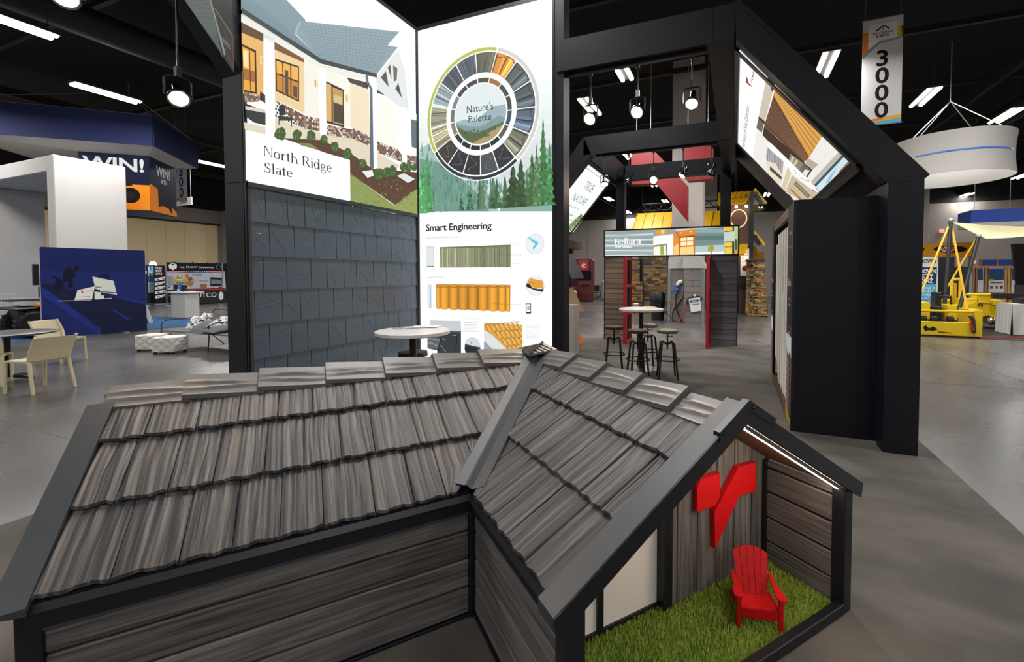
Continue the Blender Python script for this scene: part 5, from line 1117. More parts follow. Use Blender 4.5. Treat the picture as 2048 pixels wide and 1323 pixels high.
tx.mb = MB(); tx.px(K([(170, 455), (182, 445), (215, 478), (240, 500), (247, 518), (205, 490)]), 'b3202e'); tx.px(K([(178, 408), (190, 405), (210, 470), (200, 478), (182, 440)]), 'b3202e')
tx.done('logo', 'lit_print', vb)
P3l = Vector((-2.841, 8.4, 4.391 - 0.36)); lb_ = tilted_box('tilted_light_box', 'tilted white backlit panel reading TRUE NATURE beside the tower post', P3l, -1, 8.64, 10.74, -1.75, -0.01)
PT = Plane(P3l + Vector((0.767, 0, -0.642)) * 0.004, (0, 1, 0), (0.642, 0, 0.767)); pr = Print(PT, 0.0); K = crop(1100, 220, 1018 / 200); P_ = lambda c, *pts: pr.px(K(pts), c)
P_('f4f8f5', (362, 515), (617, 705), (237, 1245), (-100, 1215)); P_('5a5f5c', (345, 562), (500, 680), (500, 685), (345, 568)); P_('9fb08a', (235, 1243), (345, 1080), (320, 1060), (250, 1110), (160, 1215)); P_('a9aeab', (136, 1180), (180, 1190), (180, 1195), (136, 1186))
for i in range(60): x = rng.uniform(175, 320); y = 1235 - (x - 175) * 0.9 - rng.uniform(-10, 45); P_(random.choice(('5a6a3c', '6f7d4a', '45562f', '8a945c')), (x, y), (x + 10, y + 5), (x + 4, y - 18))
pr.done('backlit_print', 'lit_print', lb_)
tx = Print(PT, pr.h + 0.0008).lines(lb_, 'lit_print')
line_text(tx, 'TRUE', *K([(328, 795), (412, 842), (372, 708)]), '1c1e1e', 'l'); line_text(tx, 'NATURE', *K([(212, 912), (345, 972), (250, 838)]), '1c1e1e', 'l'); line_text(tx, 'METAL ROOF TILES', *K([(186, 978), (290, 1018), (195, 962)]), '4a4d4c')
for q in (((140, 1048), (240, 1080)), ((112, 1080), (225, 1130))): small_print(PT, tx.h, lb_, *K(q), 1.6, '8a8e8c')
# ---- cabinet side graphics
PC = Plane((0.559, 8.0, 0.0), (0, -1, 0), (0, 0, 1))
for y0, y1 in ((5.20, 5.68), (7.6, 7.95)):
    pr = Print(PC, 0.0)
    a0, a1 = 8.0 - y1, 8.0 - y0
    pr.rect(a0, 0.02, a1, 2.40, '20222c'); pr.rect(a0, 0.02, a1, 0.98, 'b9a8a4'); pr.poly([(a0, 0.98), (a1, 0.98), (a1, 0.6), (a0, 0.85)], 'd6dce8'); pr.poly([(a0, 0.1), (a1, 0.05), (a1, 0.75), (a0 + 0.1, 0.78)], '6a4a4c')
    for i in range(9): pr.poly([(a0 + 0.08, 0.12 + 0.07 * i), (a1, 0.08 + 0.07 * i), (a1, 0.11 + 0.07 * i), (a0 + 0.08, 0.145 + 0.07 * i)], 'a58a88')
    pr.rect(a0 + 0.3, 0.1, a0 + 0.42, 0.8, '3a2e34'); pr.poly([(a0, 0.02), (a1, 0.02), (a1, 0.06), (a0, 0.2)], 'a08a2a')
    pr.rect(a0, 1.94, a1, 1.944, 'b0b4bc'); pr.rect(a0, 1.06, a1, 1.064, 'b0b4bc'); pr.text('Bellara', (a0 + a1) / 2, 1.52, 0.11, 'e6e8ec', 'n', 0.8, align='c'); pr.text('Steel Siding', (a0 + a1) / 2, 1.36, 0.045, 'c8ccd2', align='c'); pr.text('Collection', (a0 + a1) / 2, 1.30, 0.045, 'c8ccd2', align='c'); pr.text('STEEL SIDING', (a0 + a1) / 2, 2.08, 0.04, 'd8dade', align='c'); pr.text('vicwest', (a0 + a1) / 2 + 0.03, 0.99, 0.06, 'e6e8ec', align='c'); pr.poly([((a0 + a1) / 2 - 0.13, 1.02), ((a0 + a1) / 2 - 0.09, 1.02), ((a0 + a1) / 2 - 0.11, 0.97)], 'c02030')
    pr.done('graphic_print', 'print', cab)
for k in range(0, 14):
    pr = Print(Plane((0.5625, 8.0, 0.0), (0, -1, 0), (0, 0, 1)), 0.0)
    y = 5.74 + k * 0.098
    if k % 3 == 0: pr.rect(8.0 - y - 0.036, 1.6, 8.0 - y - 0.024, 1.95, '8a8a86')
    if k % 3 == 0: pr.done('sample_lettering', 'print', cab)
# ------------------------------------------------------------------ Bellara siding display
bell = thing('siding_display', 'steel siding display wall with Bellara light box over a doorway and red frames', 'display wall', (-1.5, 10.88, 0))
def bpart(mb, name, m=FB, **k): return mb.build(name, m, bell, world=True, **k)
YB_ = 10.88
sg = bpart(MB().box(-3.10, 0.085, YB_ + 0.01, YB_ + 0.11, 2.085, 2.775), 'light_box')
for x0, x1, z0, z1 in ((-3.10, 0.085, 2.74, 2.775), (-3.10, 0.085, 2.085, 2.115), (-3.10, -3.07, 2.085, 2.775), (0.055, 0.085, 2.085, 2.775)): bpart(MB().box(x0, x1, YB_ - 0.02, YB_ + 0.02, z0, z1), 'light_box_rim', 'black')
for x0, x1, m in ((-3.09, -2.40, 'siding_tan'), (-0.53, 0.07, 'siding_grey')):
    bk = bpart(MB().box(x0, x1, YB_ + 0.02, YB_ + 0.1, 0, 2.09), 'siding_backing', 'black')
    n = 16; h = 2.08 / n
    for k in range(n):
        z = k * h; q = MB().prism([(x0 + 0.02, YB_ - 0.004, z), (x0 + 0.02, YB_ + 0.03, z), (x0 + 0.02, YB_ + 0.03, z + h), (x0 + 0.02, YB_ + 0.014, z + h)], (x1 - x0 - 0.04, 0, 0)); q.uv = [(p[0], p[2]) for p in q.v]
        q.xf(RM[bell.name].inverted()); q.build('siding_board', m, bk, uv=True)
    for x in (x0, x1 - 0.02): bpart(MB().box(x, x + 0.02, YB_ - 0.012, YB_ + 0.1, 0, 2.09), 'edge_trim', 'black')
# red three-pane window frames standing out on both sides of the doorway
for X, gl in ((-2.40, 1), (-0.545, 0)):
    y0, y1 = 10.21, 10.86
    fr_ = bpart(MB().box(X - 0.035, X + 0.035, y0, y0 + 0.07, 0.01, 2.06), 'red_frame', 'red_paint')
    for z in (0.01, 0.68, 1.34, 1.99): MB().box(X - 0.035, X + 0.035, y0 + 0.07, y1 - 0.07, z, z + 0.075).xf(RM[bell.name].inverted()).build('frame_rail', 'red_paint', fr_)
    MB().box(X - 0.035, X + 0.035, y1 - 0.07, y1, 0.01, 2.06).xf(RM[bell.name].inverted()).build('frame_stile', 'red_paint', fr_)
    for z in (0.085, 0.755, 1.415): MB().box(X - 0.008, X + 0.008, y0 + 0.07, y1 - 0.07, z, z + 0.59).xf(RM[bell.name].inverted()).build('window_pane', 'dark_grey', fr_)
    MB().box(X - 0.03, X + 0.03, y1 - 0.3, y1 - 0.27, 0.08, 2.0).xf(RM[bell.name].inverted()).build('mullion', 'black', fr_)
PB = Plane((-3.07, YB_ - 0.002, 2.115), (1, 0, 0), (0, 0, 1)); pr = Print(PB, 0.0); K = crop(1200, 445, 2048 / 290); P_ = lambda c, *p: pr.px(K(p), c)
pr.rect(0, 0, 3.13, 0.625, 'c7d3d3')
for i in range(5):
    y0, y1 = 130 + 72 * i, 200 + 72 * i; P_(shade('96a5a6', 1 + 0.06 * (i > 3) - 0.05 * (i == 2)), (66, y0), (752, y0 - 30 * (1 - i / 5)), (752, y1 - 30 * (1 - i / 5) - 6), (66, y1 - 4)); P_('e2ecec', (66, y1 - 30), (400, y1 - 34), (752, y1 - 30 - 20 * (1 - i / 5)), (752, y1 - 14 - 24 * (1 - i / 5)), (66, y1 - 14))
P_('f4f6f3', (752, 190), (1030, 150), (1035, 465), (752, 468)); P_('a7a39c', (752, 100), (1060, 82), (1110, 210), (1030, 160), (752, 195)); P_('e8a62c', (795, 108), (915, 100), (915, 160), (800, 168)); P_('f7d77a', (860, 103), (912, 100), (912, 155), (862, 160))
P_('8a8a88', (752, 320), (950, 296), (952, 462), (752, 462)); P_('fdf6e0', (756, 345), (930, 318), (935, 460), (756, 460)); P_('a3b04a', (850, 330), (905, 325), (905, 455), (852, 455)); P_('f2f2ea', (1030, 160), (1112, 215), (1112, 460), (1035, 465))
P_('e8942c', (1035, 150), (1112, 215), (1112, 455), (1035, 462)); P_('fbd28a', (1045, 330), (1108, 300), (1112, 455), (1040, 460)); P_('d0641a', (1060, 125), (1345, 92), (1340, 455), (1115, 460), (1112, 215)); P_('e88a2e', (1085, 122), (1342, 95), (1340, 175), (1120, 200)); P_('8f3d14', (1112, 200), (1340, 178), (1340, 192), (1112, 215))
P_('fff1c0', (1140, 215), (1315, 200), (1315, 318), (1140, 325)); P_('fdd98c', (1130, 345), (1320, 335), (1325, 455), (1130, 458)); P_('d0701e', (1222, 205), (1230, 205), (1230, 320), (1222, 322)); P_('d0701e', (1140, 262), (1315, 252), (1315, 260), (1140, 270)); P_('fff6da', (1130, 140), (1155, 138), (1152, 150), (1135, 151)); P_('fff6da', (1272, 124), (1298, 122), (1295, 134), (1277, 135))
P_('76908e', (1342, 90), (1752, 65), (1752, 440), (1340, 452)); P_('94acaa', (1345, 95), (1752, 90), (1752, 140), (1345, 140)); P_('5f7a79', (1345, 190), (1752, 180), (1752, 240), (1345, 250)); P_('b9cccb', (1342, 330), (1752, 310), (1752, 440), (1340, 452)); P_('eff5f3', (1342, 420), (1752, 405), (1752, 440), (1340, 452)); P_('b3a63c', (1530, 330), (1600, 310), (1610, 380), (1590, 400), (1580, 440), (1572, 440), (1560, 410), (1522, 400))
P_('c9d6cc', (1760, 60), (1955, 50), (1955, 440), (1760, 440)); P_('f5c52e', (1762, 60), (1872, 54), (1872, 110), (1762, 118)); P_('3c3c34', (1872, 54), (1895, 54), (1895, 120), (1762, 132), (1762, 118), (1872, 110)); P_('3c3c34', (1762, 268), (1898, 262), (1898, 440), (1762, 440)); P_('f6cf4a', (1764, 280), (1866, 274), (1866, 440), (1764, 440)); P_('b8cf8a', (1900, 60), (1955, 55), (1955, 380), (1905, 400)); P_('e39a2a', (1900, 395), (1955, 388), (1955, 440), (1900, 440)); P_('3c5a40', (1905, 230), (1940, 240), (1935, 390), (1908, 380)); P_('8a6a20', (1764, 340), (1866, 336), (1866, 345), (1764, 350))
pr.done('backlit_print', 'lit_print', bell)
tx = Print(PB, pr.h + 0.0008).lines(bell, 'lit_print'); line_text(tx, 'Bellara', *K([(200, 308), (580, 296), (200, 226)]), 'ffffff', serif=True); line_text(tx, 'STEEL SIDING', *K([(205, 360), (445, 356), (205, 334)]), 'ffffff', 'b')

# ------------------------------------------------------------------ bar tables and stools
def bar_table(label, loc):
    t = thing('bar_table', label, 'table', loc)
    MB().lathe([(0, 1.012), (0.372, 1.012), (0.38, 1.018), (0.38, 1.046), (0.374, 1.052), (0, 1.052)], 56).build('table_top', 'white_laminate', t, smooth=40)
    MB().lathe([(0.0, 0.02), (0.036, 0.02), (0.036, 1.0), (0.0, 1.0)], 20).build('column', 'black', t, smooth=40)
    MB().lathe([(0.0, 1.0), (0.16, 1.0), (0.16, 1.012), (0.0, 1.012)], 24).build('top_plate', 'black', t, smooth=40)
    MB().lathe([(0, 0.0), (0.29, 0.0), (0.295, 0.008), (0.05, 0.022), (0, 0.022)], 48).build('base_plate', 'dark_wood_top', t, smooth=40)
    return t
def bar_stool(label, loc, rz, top, grp):
    t = thing('bar_stool', label, 'stool', loc, rz, grp)
    MB().lathe([(0, 0.73), (0.15, 0.73), (0.158, 0.74), (0.158, 0.762), (0.15, 0.77), (0, 0.772)], 36).build('seat', top, t, smooth=40)
    MB().lathe([(0, 0.72), (0.16, 0.72), (0.16, 0.74), (0, 0.74)], 36).build('seat_rim', 'black', t, smooth=40)
    MB().tube([(0, 0, 0.46), (0, 0, 0.72)], 0.013, 10).build('screw_post', 'black', t, smooth=50)
    MB().tube([(0.0, 0.0, 0.66), (0.09, 0.02, 0.665)], 0.006, 6).build('turn_handle', 'black', t)
    MB().lathe([(0.03, 0.53), (0.03, 0.56), (0.02, 0.56), (0.02, 0.53), (0.03, 0.53)], 16).build('hub', 'black', t)
    for k in range(4):
        a = math.pi / 4 + k * math.pi / 2; c, s = math.cos(a), math.sin(a)
        MB().beam((c * 0.205, s * 0.205, 0.0), (c * 0.135, s * 0.135, 0.555), 0.026, 0.026).build('leg', 'black', t)
        MB().tube([(c * 0.14, s * 0.14, 0.555), (c * 0.1, s * 0.1, 0.575), (c * 0.02, s * 0.02, 0.55)], 0.010, 6).build('arm', 'black', t)
    n = 32
    for z, r in ((0.30, 0.185),): MB().tube([(r * math.cos(2 * math.pi * i / n), r * math.sin(2 * math.pi * i / n), z) for i in range(n)], 0.011, 8, closed=True).build('foot_ring', 'black', t, smooth=60)
    return t
c1 = Vector((-1.50, 7.62)); bar_table('round white bar table with four stools in front of the Bellara display', (c1.x, c1.y, 0.004))
G4 = 'bar stools around the white table'
for (px, py), m, lb in (((1228, 652), 'dark_wood_top', 'bar stool with grey-brown round seat, left of the white table'), ((1296, 648), 'tan_wood_top', 'bar stool with tan seat, behind the white table column'), ((1276, 659), 'walnut_top', 'bar stool with dark brown seat standing nearest to the roof, before the column'), ((1335, 659), 'olive_wood_top', 'bar stool with pale olive seat, right of the white table')):
    p = atz(px, py, 0.77); bar_stool(lb, (p.x, p.y, 0.004), rng.uniform(0.1, 0.5), m, G4)
c0 = atz(826, 661, 1.05); bar_table('round white bar table beside the slate wall, brochures on top', (c0.x, c0.y, 0.004))
G5 = 'bar stools by the slate wall'
p = atz(826, 703, 0.77); bar_stool('dark bar stool under the white table by the slate wall, behind its column', (p.x, p.y, 0.004), 0.3, 'dark_grey', G5)
p = atz(728, 727, 0.77); bar_stool('dark brown bar stool peeking over the roof ridge by the slate wall', (p.x, p.y, 0.004), 0.7, 'dark_wood_top', G5)
# brochures and small things on the tables
def leaf(label, name, loc, rz, w_, h_, cols, t=0.002):
    m = MB().box(-w_ / 2, w_ / 2, -h_ / 2, h_ / 2, 0, t, cols[0])
    for i, c in enumerate(cols[1:]): m.add([(-w_ / 2 + 0.01, -h_ / 2 + 0.01 + i * h_ / len(cols), t + 0.0004), (w_ / 2 - 0.01, -h_ / 2 + 0.01 + i * h_ / len(cols), t + 0.0004), (w_ / 2 - 0.01, -h_ / 2 + (i + 0.8) * h_ / len(cols), t + 0.0004), (-w_ / 2 + 0.01, -h_ / 2 + (i + 0.8) * h_ / len(cols), t + 0.0004)], [(0, 1, 2, 3)], c)
    o = m.build(name, 'print'); o.location = loc; o.rotation_euler = (0, 0, rz); tag(o, label, 'brochure'); return o
zt = 1.0565
for (px, py), rz, cols, lb in (((800, 656), 0.9, ('8a8378', '5c544a', 'c9c4ba', '746a5e'), 'fanned brown brochure at the left of the slate-side table'), ((822, 655), 0.6, ('c9c6c0', '6c6660', 'a9a39a'), 'grey patterned brochure in the middle of the slate-side table'), ((838, 653), 0.4, ('dcd9d2', '8d8a84', 'efefec'), 'pale brochure of the fan, nearest the white sheets on the slate-side table'), ((866, 652), 0.2, ('f2f4f4', 'f7f8f8'), 'plain white sheet lying at the right of the slate-side table')):
    p = atz(px, py, zt); leaf(lb, 'brochure', (p.x, p.y, zt), rz, 0.15, 0.2, cols); zt += 0.0026
p = atz(1300, 614, 1.057); leaf('dark patterned brochure lying on the four-stool table', 'brochure', (p.x, p.y, 1.0565), 0.4, 0.2, 0.26, ('d9d2c6', '8a7a68', 'b8aa98'))
p = atz(1272, 612, 1.06); t = thing('badge_holder', 'small white oval holder with dark stripe on the four-stool table', 'holder', (p.x, p.y, 1.0565))
MB().lathe([(0, 0), (0.05, 0), (0.06, 0.025), (0.055, 0.055), (0, 0.06)], 20).build('body', 'white_laminate', t, smooth=50); MB().lathe([(0.0605, 0.022), (0.061, 0.03), (0.058, 0.04)], 20).build('stripe', 'dark_grey', t, smooth=50)

# ------------------------------------------------------------------ track lights
def track_light(head, ztop, aim, label, grp, face='lamp_face', energy=1.0, s=1.0, cone=70):
    head = Vector(head); aim = (Vector(aim) - head).normalized()
    t = thing('track_light', label, 'spotlight', tuple(head), 0, grp)
    H = lambda p: Vector(p)
    side = aim.cross(Vector((0, 0, 1))); side = side.normalized() if side.length > 1e-3 else Vector((1, 0, 0))
    zt_ = ztop - head.z; yk = 0.15 * s
    MB().tube([(0, 0, yk + 0.07 * s), (0, 0, zt_ - 0.04)], 0.009, 8).build('rod', 'dark_chrome', t, smooth=60)
    MB().cbox(-0.022, 0.022, -0.022, 0.022, zt_ - 0.05, zt_, 0.004).build('track_clip', 'black', t)
    MB().cbox(-0.022 * s, 0.022 * s, -0.02 * s, 0.02 * s, yk, yk + 0.085 * s, 0.004).build('adapter', 'dark_chrome', t)
    w_ = 0.085 * s
    MB().tube([side * w_, side * w_ + Vector((0, 0, yk - 0.02)), side * (w_ * 0.8) + Vector((0, 0, yk)), side * (-w_ * 0.8) + Vector((0, 0, yk)), side * -w_ + Vector((0, 0, yk - 0.02)), side * -w_], 0.008 * s, 6).build('yoke', 'dark_chrome', t)
    prof = [(0.0, -0.17), (0.026, -0.17), (0.028, -0.165), (0.028, -0.06), (0.036, -0.05), (0.06, -0.02), (0.075, 0.01), (0.078, 0.035), (0.074, 0.04), (0.062, 0.034)]
    MB().lathe([(a * s, b * s) for a, b in prof], 28, axis=aim, cap=False).build('lamp_housing', 'dark_chrome', t, smooth=40)
    MB().lathe([(0.0, 0.032 * s), (0.062 * s, 0.033 * s)], 28, axis=aim).build('lens', face, t)
    MB().lathe([(0.062 * s, 0.036 * s), (0.074 * s, 0.041 * s), (0.074 * s, 0.036 * s)], 28, axis=aim, cap=False).build('lens_ring', 'chrome', t, smooth=40)
    if energy: lamp('spot_lamp', 'SPOT', tuple(head + aim * 0.06 * s), SPOT_W * energy, (255, 231, 206), 0.05, tuple(head + aim), t, cone=cone, blend=0.7)
    return t
GT = 'track lights on the front beam'
h1, h2, h3 = aty(1181, 236, 4.97), aty(1275, 222, 4.97), aty(1384, 204, 4.97)
fm = hp(-0.9, 0.4, 0.8); fp_ = hp(-0.1, 0.4, 0.9)
track_light(h1, 4.0, fm, 'glaring spotlight hanging nearest the tower under the front beam', GT, 'lamp_hot', 1.2)
track_light(h2, 4.0, fp_, 'brightest glaring spotlight in the middle under the front beam', GT, 'lamp_hot', 1.5)
track_light(h3, 4.0, (-0.6, 2.6, 0.0), 'spotlight with round lens tilted down in front of the grey column', GT, 'lamp_face', 0.8)
GT2 = 'track lights on the second beam'
for (px, py), aim, lb, fc, en in (((1209, 366), (-1.5, 6.5, 0), 'small spotlight hanging in front of the tilted TRUE NATURE panel', 'lamp_face', 1.2), ((1257, 364), (-3.6, 9.6, 1), 'small dark spotlight second from the left on the second beam', 'lamp_face', 0.8), ((1307, 359), (-0.6, 4.0, 1.3), 'small orange-glowing spotlight in the middle of the second beam', 'lamp_hot', 0.8), ((1366, 349), (-2.6, 7.6, 0.9), 'small chrome spotlight fourth from the left on the second beam', 'lamp_face', 1.0), ((1423, 345), (-2.0, 10.5, 0.5), 'small spotlight at the right end of the second beam, by the dark post', 'lamp_face', 1.0)):
    track_light(aty(px, py, 8.5), 4.0, aim, lb, GT2, fc, en)
hl = atx(357, 193, -4.16); track_light(hl, 4.0 + 0.0, hp(-0.9, 0.4, 0.8), 'big chrome spotlight hanging from the sloping beam at the upper left', None, 'lamp_face', 1.1)
hl2 = atx(131, -10, -4.16); track_light(hl2, 4.42, hp(-1.4, 0.0, 0.6), 'spotlight cut off by the top edge of the picture, left of the sloping beam', None, 'lamp_face', 0.9)
# tracks carrying the lights
for (x0, x1, y, nm) in ((-1.86, -0.3, 4.97, 0), (-2.6, -0.3, 8.5, 1)): fpart(MB().box(x0, x1, y - 0.02, y + 0.02, 3.985, 4.02), 'light_track', 'black')
# lights under the booth roof that the picture does not show directly still belong to the tracks: none added

# ------------------------------------------------------------------ plinth and roof samples behind the tower
pl_ = thing('plinth', 'white plinth standing just right of the tower post', 'plinth', (-3.05, 8.4, 0.004))
MB().cbox(-3.32, -2.98, 8.30, 8.62, 0.004, 1.02, 0.006).build('body', 'white_matte', pl_, world=True); MB().cbox(-3.325, -2.975, 8.295, 8.625, 1.02, 1.03, 0.002).build('top', 'white_laminate', pl_, world=True)
rk = thing('roof_sample_rack', 'tall rack of tilted roof panel samples half hidden behind the tower post', 'rack', (-3.6, 9.6, 0.004))
MB().box(-3.95, -3.70, 9.3, 9.5, 0, 2.3).build('rack_post', FB, rk, world=True)
for z, m in ((1.55, 'rake_grey'), (0.75, 'tan_wood_top'), (0.0, 'orange')):
    x0 = -3.36
    q = MB(); q.prism([(x0, 9.15, z), (x0, 10.0, z), (x0 - 0.30, 10.0, z + 0.58), (x0 - 0.30, 9.15, z + 0.58)], (0.03, 0, 0.015)); s_ = q.build('roof_sample', m, rk, world=True)
    for j in range(5): MB().beam((x0 + 0.02, 9.15 + 0.17 * (j + 0.5), z + 0.01), (x0 - 0.28, 9.15 + 0.17 * (j + 0.5), z + 0.59), 0.012, 0.012).xf(RM[rk.name].inverted()).build('seam', m, s_)
    MB().box(-3.70, x0 - 0.16, 9.4, 9.46, z + 0.3, z + 0.34).build('bracket', 'black', rk, world=True)
# ------------------------------------------------------------------ left side of the hall
# cream plastic chairs: x across, y = direction the sitter faces
def cream_chair(label, loc, rz, grp):
    t = thing('plastic_chair', label, 'chair', loc, rz, grp); m = 'cream_plastic'
    def seat(i, j):
        x = (i - 0.5) * 0.44; y = 0.22 - 0.44 * j; return (x, y, 0.452 - 0.02 * math.sin(math.pi * i) * math.sin(math.pi * j))
    q = MB(); q.grid(10, 10, seat); n = len(q.v); lo = [(a, b, c - 0.022) for a, b, c in q.v]; top = list(q.f); q.add(lo, [f[::-1] for f in top])
    k = 11; rim = [i for i in range(k)] + [j * k + 10 for j in range(1, k)] + [10 * k + i for i in range(9, -1, -1)] + [j * k for j in range(9, 0, -1)]
    q.f += [(rim[i], n + rim[i], n + rim[(i + 1) % len(rim)], rim[(i + 1) % len(rim)]) for i in range(len(rim))]; q.c += [None] * len(rim)
    q.build('seat', m, t, smooth=50)
    def back(i, j):
        x = (i - 0.5) * 0.46; c = 0.05 * (1 - (2 * i - 1) ** 2); return Vector((x, -0.21 - c - 0.10 * j - 0.03 * j * j, 0.455 + 0.32 * j))
    q = MB(); q.grid(12, 6, back); n = len(q.v); lo = [Vector(p) + Vector((0, -0.022, 0.004)) for p in q.v]; top = list(q.f); q.add(lo, [f[::-1] for f in top])
    k = 13; rim = [i for i in range(k)] + [j * k + 12 for j in range(1, 7)] + [6 * k + i for i in range(11, -1, -1)] + [j * k for j in range(5, 0, -1)]
    q.f += [(rim[i], n + rim[i], n + rim[(i + 1) % len(rim)], rim[(i + 1) % len(rim)]) for i in range(len(rim))]; q.c += [None] * len(rim)
    q.build('backrest', m, t, smooth=50)
    for s in (-1, 1):
        MB().tube([(s * 0.21, 0.20, 0.445), (s * 0.215, 0.215, 0.0)], [0.023, 0.019], 8).build('leg', m, t, smooth=50)
        MB().tube([(s * 0.215, -0.20, 0.46), (s * 0.235, -0.29, 0.0)], [0.025, 0.019], 8).build('leg', m, t, smooth=50)
        MB().tube([(s * 0.215, -0.20, 0.44), (s * 0.225, -0.24, 0.58), (s * 0.23, -0.345, 0.785)], [0.024, 0.022, 0.016], 8).build('back_stile', m, t, smooth=50)
    return t
GC = 'cream chairs at the black table'
a_ = [atz(*q) for q in ((61.6, 790), (144, 773), (6.7, 787), (88.7, 771))]
c = (a_[0] + a_[1] + a_[2] + a_[3]) / 4; d = (a_[2] + a_[3] - a_[0] - a_[1]); cream_chair('cream plastic chair with its back to the viewer at the black table', (c.x, c.y, 0), math.atan2(d.y, d.x) - math.pi / 2, GC)
p = atz(168, 720); cream_chair('cream plastic chair standing sideways behind the black table, before the blue board', (p.x - 0.2, p.y - 0.22, 0), math.radians(-68), GC)
p = atz(-30, 770); cream_chair('cream plastic chair cut by the left edge of the picture', (p.x, p.y, 0), math.radians(60), GC)
p = atz(17, 760); t = thing('cafe_table', 'round black cafe table at the left edge', 'table', (p.x, p.y, 0))
MB().lathe([(0, 0.715), (0.52, 0.715), (0.545, 0.725), (0.545, 0.738), (0.535, 0.745), (0, 0.745)], 56).build('table_top', 'table_black', t, smooth=40); MB().tube([(0, 0, 0.05), (0, 0, 0.715)], 0.036, 16).build('column', 'black', t, smooth=50)
for k in range(4): a = 0.5 + k * math.pi / 2; MB().tube([(0.03 * math.cos(a), 0.03 * math.sin(a), 0.075), (0.2 * math.cos(a), 0.2 * math.sin(a), 0.06), (0.34 * math.cos(a), 0.34 * math.sin(a), 0.022)], [0.034, 0.028, 0.022], 8).build('foot', 'black', t, smooth=50)

# blue carpet and the printed board
o = MB().box(-23.6, -16.25, 3.0, 9.9, 0.0, 0.012).build('carpet', 'blue_carpet'); tag(o, 'bright blue carpet behind the dark blue printed board', 'carpet')
bd = thing('printed_board', 'large dark blue printed board showing roofers and white screens', 'board', (-16.1, 6.4, 0))
MB().box(-16.14, -16.1, 5.345, 7.475, 0.02, 2.33).build('panel', 'white_matte', bd, world=True)
for y in (5.9, 6.95): MB().box(-16.35, -15.95, y - 0.06, y + 0.06, 0.0, 0.02).build('foot_plate', 'galv', bd, world=True)
PBd = Plane((-16.099, 5.35, 0.025), (0, 1, 0), (0, 0, 1)); pr = Print(PBd, 0.0005); K = crop(80, 490, 1026 / 220); P_ = lambda c, *q: pr.px(K(q), c)
pr.rect(0, 0, 2.12, 2.30, '1a2668'); P_('16205a', (0, 15), (970, 50), (970, 250), (0, 230)); P_('141a3c', (10, 355), (120, 370), (320, 420), (660, 480), (990, 560), (1000, 800), (570, 830), (30, 500)); P_('1d2c7c', (660, 478), (985, 525), (988, 552), (720, 492))
P_('20307f', (15, 390), (40, 400), (570, 780), (572, 822), (540, 822), (15, 470)); P_('1a2766', (20, 480), (360, 730), (540, 830), (20, 850)); P_('16205c', (30, 640), (105, 645), (105, 690), (30, 700)); P_('20307f', (640, 580), (690, 600), (850, 690), (800, 690))
for i in range(14): x, y = rng.uniform(30, 330), rng.uniform(540, 830); P_('1c2a72', (x, y), (x + 60, y + 3), (x + 60, y + 22), (x, y + 19)) if y > 500 + x * 0.7 else None
for i in range(40): x = rng.uniform(330, 960); y = rng.uniform(560, 790); P_('10163a', (x, y), (x + 40, y + 3), (x + 40, y + 6), (x, y + 3))
N_ = '0c1128'; P_(N_, (218, 250), (245, 205), (290, 205), (330, 260), (328, 305), (305, 300), (305, 400), (262, 395), (262, 340), (212, 340)); P_(N_, (315, 205), (350, 180), (368, 195), (340, 250), (318, 250)); P_(N_, (80, 285), (130, 285), (170, 300), (215, 340), (228, 390), (150, 440), (130, 380), (150, 320)); P_('101740', (540, 290), (555, 280), (600, 264), (660, 288), (640, 315), (550, 310))
P_('dfe0d8', (488, 292), (685, 332), (718, 462), (515, 432), (512, 385)); P_('14182c', (512, 385), (572, 390), (572, 396), (515, 392)); P_('1b1e30', (515, 428), (714, 440), (714, 446), (515, 436)); P_('b9c0bc', (505, 300), (632, 328), (632, 331), (505, 304)); P_('a8c86a', (612, 422), (650, 424), (650, 430), (612, 428)); P_('e6e6de', (565, 465), (600, 470), (595, 498), (568, 496))
P_('e9e8de', (350, 420), (512, 382), (485, 505), (322, 512)); P_('c03a3a', (382, 432), (398, 425), (405, 438), (392, 450)); P_('e4e6dc', (508, 430), (565, 438), (565, 505), (508, 505)); P_('9ac04a', (512, 430), (560, 436), (560, 440), (512, 434)); P_('14182c', (508, 402), (560, 420), (560, 434), (508, 428)); P_('dcdcd4', (165, 518), (480, 513), (480, 517), (165, 523)); P_('e8e8e0', (540, 498), (668, 492), (668, 497), (540, 502)); P_('8a8e88', (430, 428), (495, 420), (495, 424), (430, 433)); P_('8a8e88', (385, 480), (470, 475), (470, 480), (385, 486))
pr.done('print', 'print', bd)

# white arched kiosk behind the board
ks = thing('arch_kiosk', 'tall plain white arched kiosk rising behind the blue printed board', 'kiosk', (-18.1, 7.0, 0))
MB().cbox(-18.3, -17.9, 6.27, 7.88, 0.012, 5.05, 0.02).build('leg', 'white_matte', ks, world=True); MB().cbox(-23.6, -18.3, 6.27, 7.88, 4.60, 5.045, 0.02).build('top_beam', 'white_matte', ks, world=True); MB().cbox(-23.6, -23.2, 6.27, 7.88, 0.012, 4.60, 0.02).build('leg', 'white_matte', ks, world=True)
